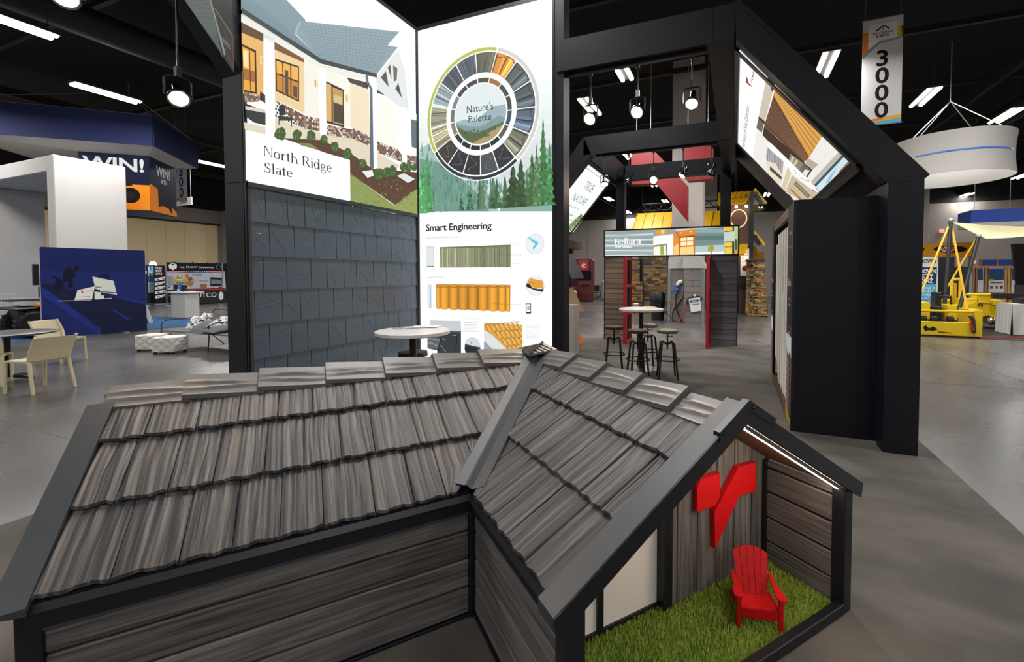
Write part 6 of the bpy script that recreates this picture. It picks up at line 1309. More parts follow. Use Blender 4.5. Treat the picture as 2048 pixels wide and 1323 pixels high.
# hanging navy canopy and the WIN box under it
ZC1 = 7.05; ZC0 = EYE + 0.811 * (ZC1 - EYE)
def az_hit(p, d, px, py=330):
    """where the level line p + t d crosses the sight line of photo column px"""
    r_ = ray(px, py); n_ = Vector((-r_.y, r_.x)); return p - d * (p.dot(n_) / d.dot(n_))
q0, q1, q2_ = atz(304, 231, ZC1), atz(394, 287, ZC1), atz(0, 202, ZC1)
c0_ = Vector((q0.x, q0.y)); e2 = (Vector((q1.x, q1.y)) - c0_); L2 = e2.length; e2.normalize(); e1 = Vector((-e2.y, e2.x)); L1 = 5.2
cn = thing('hanging_canopy', 'big navy blue canopy sign hanging from the ceiling at the left, white underneath', 'hanging sign', (q0.x, q0.y, ZC0))
cq = [c0_, c0_ + e1 * L1, c0_ + e1 * L1 + e2 * L2, c0_ + e2 * L2]
for i in range(4):
    a, b2 = cq[i], cq[(i + 1) % 4]; n_ = Vector((a.y - b2.y, b2.x - a.x)).normalized() * 0.04
    MB().prism([(a.x, a.y, ZC0), (b2.x, b2.y, ZC0), (b2.x, b2.y, ZC1), (a.x, a.y, ZC1)], (n_.x, n_.y, 0)).build('fascia', 'navy_cloth', cn, world=True)
    MB().beam((a.x, a.y, ZC1 + 0.005), (b2.x, b2.y, ZC1 + 0.005), 0.05, 0.015).build('top_edge', 'white_matte', cn, world=True)
w0 = az_hit(c0_ + e2 * 0.62, e1, 298); w3 = az_hit(w0, e2, 351); hw2 = (w3 - w0).length / 2; hw1 = (az_hit(w0, e1, 157) - w0).length / 2
wq = [w0, w0 + e1 * 2 * hw1, w0 + e1 * 2 * hw1 + e2 * 2 * hw2, w0 + e2 * 2 * hw2]; mid = (wq[0] + wq[2]) / 2
r_ = ray(298, 330); hd = lambda y: EYE + (549.2 - y) / 880.0 * (w0.dot(Vector((FW.x, FW.y)).normalized()))
zw1, zw0 = hd(314), hd(421)
for i in range(4):
    a, b2, d_, e_ = cq[i], cq[(i + 1) % 4], wq[(i + 1) % 4], wq[i]
    MB().add([(a.x, a.y, ZC0 + 0.005), (b2.x, b2.y, ZC0 + 0.005), (d_.x, d_.y, zw1), (e_.x, e_.y, zw1), (a.x, a.y, ZC0 + 0.03), (b2.x, b2.y, ZC0 + 0.03), (d_.x, d_.y, zw1 + 0.02), (e_.x, e_.y, zw1 + 0.02)], [(3, 2, 1, 0), (4, 5, 6, 7), (0, 1, 5, 4), (2, 3, 7, 6)]).build('soffit', 'white_matte', cn, world=True)
for i in range(4): a = cq[i]; MB().tube([(a.x, a.y, ZC1), (mid.x + (a.x - mid.x) * 0.12, mid.y + (a.y - mid.y) * 0.12, 8.1)], 0.012, 5).build('hanging_wire', 'galv', cn, world=True)
MB().tube([(mid.x, mid.y, 8.0), (mid.x, mid.y, 8.6)], 0.015, 5).build('hanging_wire', 'galv', cn, world=True)
wb_ = thing('prize_sign', 'dark hanging box sign reading WIN with an off-road vehicle and orange base', 'hanging sign', (mid.x, mid.y, zw0))
MB().prism([(q.x, q.y, zw0) for q in wq], (0, 0, zw1 - zw0 - 0.005)).build('box', 'navy', wb_, world=True)
for i, ln in ((0, 2 * hw1), (3, 2 * hw2)):
    a, b2 = (wq[1], wq[0]) if i == 0 else (wq[0], wq[3]); A_ = (b2 - a).normalized(); pw_ = Plane((a.x, a.y, zw0), (A_.x, A_.y, 0), (0, 0, 1)); pw_.O += pw_.N * 0.004; pr = Print(pw_, 0.0); hh = zw1 - zw0
    pr.rect(0, 0, ln, hh, '0d1530')
    if i == 0:
        pr.poly([(0, 0), (ln, 0), (ln, 0.46 * hh), (ln * 0.55, 0.46 * hh), (ln * 0.35, 0.2 * hh), (0, 0.16 * hh)], 'f08a1a'); pr.disc(ln * 0.72, 0.26 * hh, 0.27, '14100e', 20); pr.disc(ln * 0.72, 0.26 * hh, 0.12, '2a2624', 16); pr.poly([(ln * 0.3, 0.36 * hh), (ln * 0.75, 0.44 * hh), (ln * 0.74, 0.56 * hh), (ln * 0.4, 0.58 * hh)], '14141c')
    else:
        pr.poly([(0, 0), (ln, 0), (ln, 0.08 * hh), (ln * 0.22, 0.46 * hh), (0, 0.5 * hh)], 'f08a1a'); pr.poly([(ln * 0.3, 0.1 * hh), (ln * 0.45, 0.15 * hh), (ln * 0.68, 0.12 * hh), (ln * 0.8, 0.02 * hh), (ln * 0.85, 0.3 * hh), (ln * 0.7, 0.45 * hh), (ln * 0.62, 0.6 * hh), (ln * 0.42, 0.58 * hh), (ln * 0.28, 0.42 * hh)], '0a0b10')
    pr.done('print', 'print', wb_); tx = Print(pw_, pr.h + 0.0006); tx.text('WIN!', ln * 0.5, 0.70 * hh, 0.62 if i == 0 else 0.50, 'd9dade', 'b', 1.2 if i == 0 else 0.85, align='c'); tx.done('lettering', 'print', wb_)
    if i: tx = Print(pw_, pr.h + 0.0006); tx.text('ATV', ln * 0.52, 0.57 * hh, 0.24, 'd9dade', 'b', align='c'); tx.done('lettering', 'print', wb_)
# numbered banners
def banner(name, label, x0, x1, Y, z0, z1, num, full=True):
    t = thing(name, label, 'banner', ((x0 + x1) / 2, Y, z0)); w_, h_ = x1 - x0, z1 - z0
    MB().box(x0, x1, Y, Y + 0.01, z0, z1).build('cloth', 'white_matte', t, world=True)
    for z in (z0, z1): MB().tube([(x0 - 0.02, Y + 0.005, z), (x1 + 0.02, Y + 0.005, z)], 0.014, 6).build('rod', 'galv', t, world=True)
    for x in (x0 + 0.05, x1 - 0.05): MB().tube([(x, Y + 0.005, z1), (x, Y + 0.005, 9.0)], 0.005, 5).build('hanging_wire', 'galv', t, world=True)
    pl = Plane((x0, Y - 0.001, z0), (1, 0, 0), (0, 0, 1)); pr = Print(pl, 0.0)
    pr.rect(0, 0, w_, h_, 'd3d2d3'); R2 = lambda *p: [(a * w_, h_ * b) for a, b in p]
    pr.poly(R2((0, 0), (1, 0), (1, 0.045), (0.35, 0.03), (0, 0.0)), '5fb6c6'); pr.poly(R2((0, 0.0), (0.35, 0.03), (1, 0.045), (1, 0.075), (0.4, 0.06), (0.1, 0.04)), 'f0b030'); pr.poly(R2((0, 0.0), (0.3, 0.03), (0.6, 0.05), (0.4, 0.06), (0.1, 0.05)), 'ea7d2c')
    pr.poly(R2((0, 0.66), (0, 0.89), (0.14, 0.89), (0.14, 0.72), (0.45, 0.79), (0.86, 0.785), (0.86, 0.90), (1, 0.90), (1, 0.80), (0.45, 0.77), (0.2, 0.70)), 'e8823a'); pr.poly(R2((0.55, 0.80), (0.86, 0.80), (0.86, 0.90), (0.95, 0.90), (0.95, 0.79), (0.55, 0.785)), 'd8cf2a'); pr.poly(R2((0, 0.64), (0.44, 0.765), (1, 0.79), (1, 0.90), (0.985, 0.90), (0.985, 0.802), (0.43, 0.778), (0, 0.66)), '3aa6b8')
    pr.poly(R2((0.16, 0.74), (0.45, 0.80), (0.86, 0.80), (0.86, 0.95), (0.16, 0.95)), 'eceae8')
    pr.poly(R2((0.30, 0.885), (0.48, 0.93), (0.53, 0.93), (0.38, 0.885)), '1c1c20'); pr.poly(R2((0.50, 0.93), (0.55, 0.93), (0.68, 0.90), (0.66, 0.885)), '8a2a26'); pr.poly(R2((0.50, 0.885), (0.52, 0.885), (0.52, 0.92), (0.50, 0.92)), '5a5a60')
    pr.done('print', 'print', t)
    tx = Print(pl, pr.h + 0.0008).lines(t, 'print')
    for i, ch in enumerate(num):
        tx.mb = MB(); tx.text(ch, w_ * 0.5, h_ * (0.555 - 0.163 * i), h_ * 0.205, '191a1e', 'b', 1.1, align='c'); tx.done('numeral', 'print', t)
    for b_, sz, body in ((0.855, 0.028, 'ROOFING'), (0.825, 0.034, 'EXPO')): tx.mb = MB(); tx.text(body, w_ * 0.5, h_ * b_, h_ * sz, '6a6a6e' if body == 'ROOFING' else '1c1c20', 'b', 1.3, align='c'); tx.done('lettering', 'print', t)
    return t
banner('hanging_banner', 'hanging white banner with number 3000 at the upper right', 2.736, 3.516, 12.5, 5.16, 7.60, '3000')
banner('hanging_banner', 'narrow hanging banner numbered 3300 under the edge of the navy canopy', -23.33, -22.48, 12.0, 4.93, 7.75, '3300')
t = thing('aisle_sign', 'small flat white aisle sign 3300 hanging under the numbered banner', 'sign', (-24.6, 13.5, 5.3)); x0, x1 = aty(350, 414, 13.0).x, aty(384, 414, 13.0).x
MB().box(x0, x1, 13.0, 13.02, 4.98, 5.36).build('panel', 'white_laminate', t, world=True); pr = Print(Plane((x0, 12.998, 4.98), (1, 0, 0), (0, 0, 1)), 0.0); pr.text('3300', (x1 - x0) / 2, 0.1, 0.28, '2a2a2e', 'b', align='c'); pr.done('lettering', 'print', t)
for x in (x0 + 0.1, x1 - 0.1): MB().tube([(x, 13.01, 5.36), (x, 13.01, 9.0)], 0.006, 5).build('hanging_wire', 'galv', t, world=True)

# tufted white ottomans
def ottoman(label, loc, rz):
    t = thing('ottoman', label, 'ottoman', loc, rz, 'white ottomans'); m = MB(); s, h = 0.21, 0.30; n = 12
    def fc(o, ax, ay, nx):
        def P(i, j):
            a = (i - 0.5) * 2; b = (j - 0.5) * 2; ed = max(0, 1 - max(abs(a), abs(b))); puff = 0.012 * (abs(math.cos(a * 2.5 * math.pi + (math.pi / 2 if int(j * 6) % 2 else 0))) * abs(math.cos(b * 2 * math.pi))) if ed > 0.02 else 0
            puff = 0.022 * (abs(math.sin(2 * math.pi * (i + j))) * abs(math.sin(2 * math.pi * (i - j)))) ** 0.5 if ed > 0.02 else 0
            return Vector(o) + Vector(ax) * a + Vector(ay) * b + Vector(nx) * puff
        m.grid(18, 18, P)
    for k in range(4):
        a = k * math.pi / 2; c_, s_ = math.cos(a), math.sin(a); fc((c_ * s, s_ * s, 0.04 + h / 2), (-s_ * s, c_ * s, 0), (0, 0, h / 2), (c_, s_, 0))
    fc((0, 0, 0.04 + h), (s, 0, 0), (0, s, 0), (0, 0, 0.5)); m.box(-s + 0.002, s - 0.002, -s + 0.002, s - 0.002, 0.04, 0.05); m.build('upholstered_body', 'white_leather', t, smooth=50)
    for sx in (-1, 1):
        for sy in (-1, 1): MB().cbox(sx * 0.17 - 0.025, sx * 0.17 + 0.025, sy * 0.17 - 0.025, sy * 0.17 + 0.025, 0, 0.04, 0.003).build('foot', 'black', t)
p = atz(341, 704.5); ottoman('white tufted ottoman in front, nearest the dark tower post', (p.x, p.y, 0), math.radians(25))
p = atz(308, 699); ottoman('white tufted ottoman behind, nearer the blue board', (p.x, p.y, 0), math.radians(25))

# wire-frame daybed with cushions
sf = thing('wire_daybed', 'dark grey wire-frame daybed bench left of the tower post', 'bench', (-10.7, 6.2, 0)); D_ = 'dark_grey'
X0, X1, Y0, Y1 = -11.95, -9.3, 5.80, 6.62
MB().cbox(X0, X1, Y0, Y1, 0.385, 0.41, 0.008).build('seat_mesh', 'cushion_grey', sf, world=True)
for y in (Y0, Y1): MB().tube([(X0, y, 0.39), (X1, y, 0.39)], 0.012, 6).build('seat_rail', D_, sf, world=True)
for x in (-11.93, -10.23): MB().tube([(x - 0.05, Y0, 0.0), (x, Y0, 0.39), (x, Y0, 0.56), (x + 0.05, Y0 + 0.08, 0.62), (x + 0.05, Y1 - 0.1, 0.63), (x + 0.05, Y1 + 0.1, 0.39)], 0.012, 6).build('arm_hoop', D_, sf, world=True)
for x in (-11.5, -9.6): MB().tube([(x, Y1 - 0.2, 0.39), (x + 0.3, Y1 + 0.05, 0.0)], 0.012, 6).build('leg', D_, sf, world=True)
MB().tube([(X0, Y1, 0.40), (X0 + 0.1, Y1 + 0.25, 0.80), (X1, Y1 + 0.25, 0.80), (X1, Y1, 0.40)], 0.012, 6).build('back_rail', D_, sf, world=True)
MB().prism([(X0 + 0.9, Y1, 0.41), (X1, Y1, 0.41), (X1, Y1 + 0.24, 0.79), (X0 + 0.9, Y1 + 0.24, 0.79)], (0, 0.015, 0)).build('back_mesh', 'cushion_grey', sf, world=True)
def cushion(label, loc, rx, rz, s, cols=None):
    m = MB()
    for sg in (1, -1):
        def P(i, j, sg=sg):
            a, b = (i - 0.5) * 2, (j - 0.5) * 2; z = sg * 0.075 * (max(0, (1 - a * a) * (1 - b * b))) ** 0.45; k = 1 - 0.06 * (1 - abs(a)) * 0 - 0.07 * (1 - min(1, abs(abs(a) - abs(b)) * 0 + 1)); return (a * s * (1 - 0.06 * (1 - b * b)), b * s * (1 - 0.06 * (1 - a * a)), z)
        n0 = len(m.f); m.grid(14, 14, P)
        if sg < 0: m.f[n0:] = [f[::-1] for f in m.f[n0:]]
    if cols:
        m.c = []
        for k in range(2):
            for j in range(14):
                for i in range(14): m.c.append('27304c' if ((i // 3 + j // 2) % 4 == 0 and (i * 7 + j * 3) % 5) else ('9aa3b4' if (i // 4 + j // 3) % 3 == 1 and (i + j) % 3 else 'e6e7e4'))
    M = Matrix.Translation(loc) @ Matrix.Rotation(rz, 4, 'Z') @ Matrix.Rotation(rx, 4, 'X')
    o = m.build('cushion', 'print' if cols else 'cushion_grey', smooth=70); o.matrix_world = M; tag(o, label, 'cushion', 'cushions on the daybed'); return o
cushion('patterned navy and white cushion leaning at the left of the daybed', aty(391, 647, 6.30), 1.0, 0.15, 0.21, 1); cushion('second patterned cushion behind, white and navy, on the daybed', aty(409, 641, 6.48), 1.1, -0.05, 0.20, 1)
cushion('plain grey cushion in the middle of the daybed', aty(408, 653, 6.02), 0.5, 0.1, 0.23); cushion('plain grey cushion at the right of the daybed beside the tower post', aty(441, 658, 6.0), 0.12, -0.1, 0.27); cushion('patterned cushion lying on the right grey cushion', aty(446, 643, 6.2), 0.45, 0.2, 0.23, 1)

# white counter with clutter, bin
ct = thing('counter', 'white two-panel reception counter on the blue carpet edge', 'counter', (-19.7, 10.4, 0))
MB().cbox(-20.15, -19.25, 10.12, 10.60, 0, 0.95, 0.01).build('body', 'white_matte', ct, world=True); MB().cbox(-20.4, -19.15, 10.05, 10.72, 0.95, 0.985, 0.006).build('top', 'white_laminate', ct, world=True)
t = thing('spray_bottle', 'blue and white bottle on the white counter', 'bottle', (-20.0, 10.3, 0.985)); MB().lathe([(0, 0), (0.04, 0), (0.04, 0.12), (0.015, 0.16), (0.012, 0.2), (0, 0.2)], 14).build('body', 'blue_plug', t, smooth=50); MB().lathe([(0, 0.2), (0.02, 0.2), (0.02, 0.235), (0, 0.235)], 10).build('cap', 'white_laminate', t); MB().lathe([(0.041, 0.03), (0.041, 0.09)], 14, cap=False).build('sticker', 'paper', t)
t = thing('headset', 'black headset lying on the white counter', 'headset', (-19.62, 10.32, 0.985)); MB().tube([(0.12 * math.cos(a), 0, 0.02 + 0.11 * math.sin(a)) for a in np.linspace(0, math.pi, 10)], 0.018, 6).build('band', 'black', t, smooth=50)
for s in (-1, 1): MB().lathe([(0, -0.02), (0.05, -0.02), (0.05, 0.02), (0, 0.02)], 12, (s * 0.12, 0, 0.05), axis=(1, 0, 0)).build('ear_cup', 'black', t, smooth=50)
o = thing('paper_stack', 'small stack of papers at the right of the white counter', 'papers', (-19.35, 10.35, 0.985)); MB().cbox(-0.1, 0.1, -0.14, 0.14, 0, 0.03, 0.003).build('sheets', 'paper', o)
t = thing('waste_bin', 'small white bin beside the white counter', 'bin', (-20.55, 10.35, 0)); MB().lathe([(0, 0), (0.15, 0), (0.19, 0.42), (0.2, 0.43), (0.185, 0.43), (0.15, 0.02)], 20).build('body', 'white_matte', t, smooth=50); MB().lathe([(0.2, 0.41), (0.205, 0.42), (0.2, 0.44), (0.185, 0.44)], 20, cap=False).build('rim', 'white_laminate', t, smooth=50)

# kitchenware booth backdrop and table at the back left
cb2 = thing('booth_backdrop', 'black booth backdrop headed THE Forever GUARANTEE with kitchen picture', 'backdrop', (-29.6, 16.1, 0))
MB().box(-29.66, -29.6, 14.66, 17.9, 0.03, 2.35).build('fabric_wall', 'black', cb2, world=True)
for y in (14.66, 17.6): MB().tube([(-29.58, y, 0), (-29.58, y, 2.4)], 0.03, 8).build('pole', 'galv', cb2, world=True)
for y in (15.1, 16.0, 16.8, 17.3): MB().ball((-29.63, y, 2.37), 0.035, 8, 6).build('clip', 'black', cb2, world=True)
PK = Plane((-29.598, 14.66, 0.03), (0, 1, 0), (0, 0, 1)); pr = Print(PK, 0.0); K = crop(300, 510, 1924 / 160); P_ = lambda c, *q: pr.px(K(q), c)
pr.rect(0, 0, 3.2, 2.31, '15151b'); P_('b4bac4', (400, 420), (1800, 415), (1830, 860), (420, 830)); P_('8a97a8', (400, 470), (560, 520), (600, 700), (440, 760)); P_('c24a4e', (405, 385), (850, 380), (850, 405), (405, 428)); P_('f0d8d8', (405, 398), (850, 390), (850, 396), (405, 408)); P_('223a72', (850, 378), (1405, 372), (1405, 408), (850, 408)); P_('c24a4e', (1405, 370), (1795, 382), (1795, 412), (1405, 405)); P_('f0d8d8', (1405, 385), (1795, 396), (1795, 402), (1405, 391))
for i in range(10): P_('f2f4f6', (870 + 55 * i, 384), (888 + 55 * i, 384), (888 + 55 * i, 400), (870 + 55 * i, 400))
P_('c99a4e', (540, 570), (1080, 580), (1070, 640), (545, 665)); P_('a87838', (840, 640), (1060, 650), (1000, 760), (850, 700)); P_('d8dcd8', (640, 575), (795, 580), (770, 612), (665, 605)); P_('7ea040', (630, 530), (690, 480), (760, 490), (790, 560), (650, 575)); P_('d8d87a', (680, 490), (740, 485), (750, 520), (700, 530)); P_('d8702a', (840, 455), (940, 460), (935, 545), (845, 550)); P_('5c6274', (900, 540), (1000, 520), (1030, 590), (940, 640)); P_('6a7a8a', (620, 650), (830, 650), (840, 700), (640, 690)); P_('26282e', (560, 700), (900, 720), (880, 830), (560, 825)); P_('1c1e24', (1450, 530), (1730, 540), (1725, 740), (1450, 750)); P_('7a8088', (1470, 580), (1715, 590), (1715, 690), (1470, 685)); P_('2a2c32', (1180, 615), (1405, 615), (1405, 625), (1180, 625)); P_('9a6a3c', (1200, 690), (1370, 700), (1365, 790), (1200, 780)); P_('8a3038', (1640, 760), (1730, 750), (1740, 840), (1680, 840)); P_('3c6aa8', (690, 700), (755, 690), (755, 810), (695, 810))
P_('e8e8ea', (448, 230), (550, 182), (650, 230), (640, 310), (550, 360), (460, 310)); P_('15151b', (500, 230), (550, 205), (600, 230), (550, 245)); P_('6a7080', (1580, 260), (1650, 215), (1725, 260), (1720, 320), (1650, 352), (1585, 320)); P_('1a1c26', (1595, 270), (1650, 232), (1708, 270), (1700, 315), (1650, 338), (1600, 315)); P_('26304a', (1025, 450), (1040, 440), (1055, 470), (1040, 500), (1022, 475))
pr.done('print', 'print', cb2); tx = Print(PK, pr.h + 0.002).lines(cb2, 'print')
line_text(tx, 'THE', *K([(710, 305), (825, 305), (710, 275)]), 'e8e8ea', 'b'); line_text(tx, 'Forever', *K([(860, 306), (1140, 300), (860, 250)]), 'e8e8ea', 'n', slant=0.35); line_text(tx, 'GUARANTEE', *K([(1165, 306), (1525, 312), (1165, 275)]), 'e8e8ea', 'b'); line_text(tx, 'CUTCO', *K([(1070, 497), (1250, 500), (1070, 450)]), '30343c', 'b')
tb = thing('booth_table', 'table with black fitted cloth lettered CUTCO before the kitchen backdrop', 'table', (-27.8, 16.0, 0))
MB().cbox(-28.3, -27.6, 14.7, 16.6, 0.02, 0.86, 0.02).build('tablecloth', 'black', tb, world=True); MB().box(-28.3, -27.595, 14.7, 16.6, 0.78, 0.84).build('stripe', 'red_paint', tb, world=True)
pr = Print(Plane((-27.598, 14.7, 0.02), (0, 1, 0), (0, 0, 1)), 0.0); pr.text('CUTCO', 0.75, 0.36, 0.36, 'd8dade', 'n', align='c'); pr.done('lettering', 'print', tb); pr = Print(Plane((-27.597, 14.7, 0.02), (0, 1, 0), (0, 0, 1)), 0.0); pr.poly([(1.5, 0.25), (1.62, 0.15), (1.74, 0.25), (1.74, 0.55), (1.62, 0.66), (1.5, 0.55)], 'c8cad0'); pr.done('emblem', 'print', tb)
# pop-up banners
def popup(label, Y0_, Y1_, X, z1, draw):
    t = thing('banner_stand', label, 'banner', (X, (Y0_ + Y1_) / 2, 0)); MB().box(X - 0.02, X, Y0_, Y1_, 0.08, z1).build('cloth', 'black', t, world=True); MB().cbox(X - 0.12, X + 0.08, Y0_ - 0.02, Y1_ + 0.02, 0, 0.08, 0.01).build('base', 'galv', t, world=True)
    pl = Plane((X + 0.002, Y0_, 0.08), (0, 1, 0), (0, 0, 1)); pr = Print(pl, 0.0); draw(pr, Y1_ - Y0_, z1 - 0.08); pr.done('print', 'print', t); return t, pl, pr
def d1_(pr, w_, h_):
    pr.rect(0, 0, w_, h_, '131318')
    for i in range(5): b = h_ * (0.66 - 0.115 * i); pr.poly([(0.02, b - 0.14), (w_ - 0.02, b - 0.06), (w_ - 0.02, b + 0.09), (0.02, b)], 'dcdce0'); [pr.rect(0.1 + 0.25 * k, b - 0.08 + 0.02 * k, 0.22 + 0.25 * k, b - 0.02 + 0.02 * k, random.choice(('4a4a50', 'a83a3a', '7a7a80'))) for k in range(3)]
a, b2 = atx(309, 570, -29.0), atx(331, 570, -29.0)
t, pl, pr = popup('black banner stand headed STRATEGIC INDUSTRY ALLIANCES', a.y, b2.y, -29.0, 2.15, d1_); tx = Print(pl, pr.h + 0.002).lines(t, 'print'); wq_ = b2.y - a.y
for i, s_ in enumerate(('STRATEGIC', 'INDUSTRY', 'ALLIANCES')): tx.mb = MB(); tx.text(s_, 0.03, 1.88 - 0.16 * i, 0.17, 'e6e6ea', 'b', (wq_ - 0.06) / 1.1); tx.done('lettering', 'print', t)
def d2_(pr, w_, h_): pr.rect(0, 0, w_, h_, '2f7fc0'); pr.rect(0, 0, w_, h_ * 0.28, '2a3038'); pr.rect(0, h_ * 0.28, w_, h_ * 0.55, 'bcd6e4'); pr.poly([(w_ * 0.3, h_ * 0.7), (w_ * 0.42, h_ * 0.7), (w_ * 0.42, h_ * 0.85), (w_ * 0.62, h_ * 0.7), (w_ * 0.74, h_ * 0.7), (w_ * 0.74, h_ * 0.95), (w_ * 0.62, h_ * 0.95), (w_ * 0.62, h_ * 0.8), (w_ * 0.42, h_ * 0.95), (w_ * 0.3, h_ * 0.95)], 'f2f4f6')
popup('bright blue banner stand with a white letter N', atx(291, 570, -29.6).y, atx(311, 570, -29.6).y, -29.6, 2.2, d2_)
def d3_(pr, w_, h_): pr.rect(0, 0, w_, h_, '17181c'); pr.rect(0, h_ * 0.7, w_, h_ * 0.95, '1c1c20'); pr.poly([(w_ * 0.2, h_ * 0.45), (w_ * 0.8, h_ * 0.45), (w_ * 0.7, h_ * 0.7), (w_ * 0.3, h_ * 0.7)], '3fae3a'); pr.rect(w_ * 0.1, h_ * 0.78, w_ * 0.9, h_ * 0.85, 'c8c8cc')
popup('black banner stand with a green shape, half behind the blue printed board', atx(276, 570, -28.0).y, atx(296, 570, -28.0).y, -28.0, 2.15, d3_)

# drive-on display stand, off-road vehicle, wire racks, monitor
st_ = thing('display_stand', 'white display stand with slanted legs and navy panels behind the blue board', 'stand', (-18.6, 6.9, 0.012)); XS = -18.4
yl0, yl1, yr0, yr1 = atx(14, 640, XS).y, atx(26, 600, XS).y, atx(307, 640, XS).y, atx(290, 600, XS).y; zt_ = atx(30, 596, XS).z
MB().box(XS - 0.15, XS, yl1, yr1, zt_ - 0.22, zt_).build('top_beam', 'white_matte', st_, world=True)
for y0_, y1_, sgn in ((yl0 - 0.02, yl1, 1), (yr0, yr1, -1)):
    q = MB().prism([(XS, y0_, 0.012), (XS, y0_ + 0.13 * sgn, 0.012), (XS, y1_ + 0.14 * sgn, zt_ - 0.2), (XS, y1_, zt_ - 0.2)], (-0.15, 0, 0)); q.build('slanted_leg', 'white_matte', st_, world=True)
    q = MB().prism([(XS - 0.02, y0_ + 0.13 * sgn, 0.012), (XS - 0.02, y0_ + 0.36 * sgn, 0.012), (XS - 0.02, y1_ + 0.36 * sgn, zt_ - 0.22), (XS - 0.02, y1_ + 0.14 * sgn, zt_ - 0.22)], (-0.11, 0, 0)); q.build('leg_panel', 'navy', st_, world=True)
at = thing('off_road_vehicle', 'black off-road quad with knobbly tyres, mostly hidden behind the blue board', 'vehicle', (-17.3, 5.6, 0.012)); XA = -16.75
yc = atx(68, 640, XA).y; 
for dy in (0.0, 1.35):
    for dx in (0.0, -0.8):
        tr = MB(); pf = [(0.16, -0.13), (0.30, -0.14), (0.33, -0.1), (0.345, 0.0), (0.33, 0.1), (0.30, 0.14), (0.16, 0.13)]; tr.lathe(pf, 28, (XA + dx, yc + dy, 0.36), axis=(1, 0, 0)); w2 = tr.build('tyre', 'rubber', at, world=True, smooth=40)
        for k in range(18): a = 2 * math.pi * k / 18; q = MB().beam((XA + dx - 0.1, yc + dy + 0.34 * math.cos(a), 0.36 + 0.34 * math.sin(a)), (XA + dx + 0.1, yc + dy + 0.34 * math.cos(a + 0.1), 0.36 + 0.34 * math.sin(a + 0.1)), 0.04, 0.04); q.xf(RM[at.name].inverted()); q.build('tread_block', 'rubber', w2)
        q = MB().lathe([(0, -0.1), (0.16, -0.12), (0.15, 0.02), (0.05, 0.06), (0, 0.06)], 18, (XA + dx, yc + dy, 0.36), axis=(1, 0, 0)); q.xf(RM[at.name].inverted()); q.build('wheel_rim', 'black_gloss', w2, smooth=40)
MB().cbox(XA - 0.85, XA - 0.15, yc - 0.2, yc + 1.6, 0.35, 0.8, 0.06).build('chassis', 'black', at, world=True); MB().cbox(XA - 0.75, XA - 0.25, yc + 0.4, yc + 1.2, 0.8, 1.0, 0.06).build('seat', 'rubber', at, world=True)
for dy in (0.0, 1.35): MB().cbox(XA - 1.05, XA + 0.05, yc + dy - 0.36, yc + dy + 0.36, 0.74, 0.80, 0.03).build('mudguard', 'black', at, world=True)
MB().cbox(XA - 0.1, XA + 0.08, yc + 0.05, yc + 0.32, 0.80, 0.9, 0.02).build('side_panel', 'orange', at, world=True)
for dy in (-0.45,): [MB().tube([(XA + dx, yc + dy, 0.98), (XA + dx, yc + dy + 0.9, 0.98)], 0.014, 6).build('rack_bar', 'black', at, world=True) for dx in (0.0, -0.25, -0.5, -0.75)]
MB().tube([(XA - 0.8, yc + 0.55, 1.15), (XA - 0.1, yc + 0.55, 1.15)], 0.015, 6).build('handlebar', 'black', at, world=True)
wr = thing('wire_rack', 'white wire grid rack at the left edge behind the black table', 'rack', (-19.0, 4.6, 0)); XW = -19.4
ya, yb = atx(-40, 600, XW).y, atx(32, 600, XW).y; zh = atx(10, 580, XW).z
for k in range(13): y = ya + (yb - ya) * k / 12; MB().tube([(XW, y, 0.02), (XW, y, zh)], 0.006, 5).build('upright_wire', 'white_laminate', wr, world=True)
for k in range(11): z = 0.05 + (zh - 0.05) * k / 10; MB().tube([(XW, ya, z), (XW, yb, z)], 0.006 if k % 3 else 0.012, 5).build('cross_wire', 'white_laminate', wr, world=True)
tv = thing('monitor', 'black flat monitor seen edge-on above the wire rack, left of the blue board', 'monitor', (-18.2, 5.6, 1.3)); pA, pB = atx(67, 548, -18.4), atx(80, 548, -18.4)
MB().cbox(-18.5, -18.4, pA.y, pB.y, atx(70, 570, -18.4).z, atx(70, 528, -18.4).z, 0.01).build('screen', 'black_gloss', tv, world=True); MB().tube([(-18.45, pB.y, 0.0), (-18.45, pB.y, 1.3)], 0.03, 8).build('stand_pole', 'black', tv, world=True)
MB().cbox(-18.65, -18.25, pB.y - 0.2, pB.y + 0.2, 0.0, 0.02, 0.005).build('stand_base', 'black', tv, world=True)
t = thing('work_light', 'small bright light shining between the banner stands and the beige wall', 'light', (-31.5, 14.6, 0)); p = atx(306, 528, -31.5); MB().tube([(p.x, p.y, 0), (p.x, p.y, p.z)], 0.02, 6).build('pole', 'black', t, world=True); MB().ball((p.x, p.y, p.z), 0.16, 10, 8).build('bulb', 'lamp_face', t, world=True)
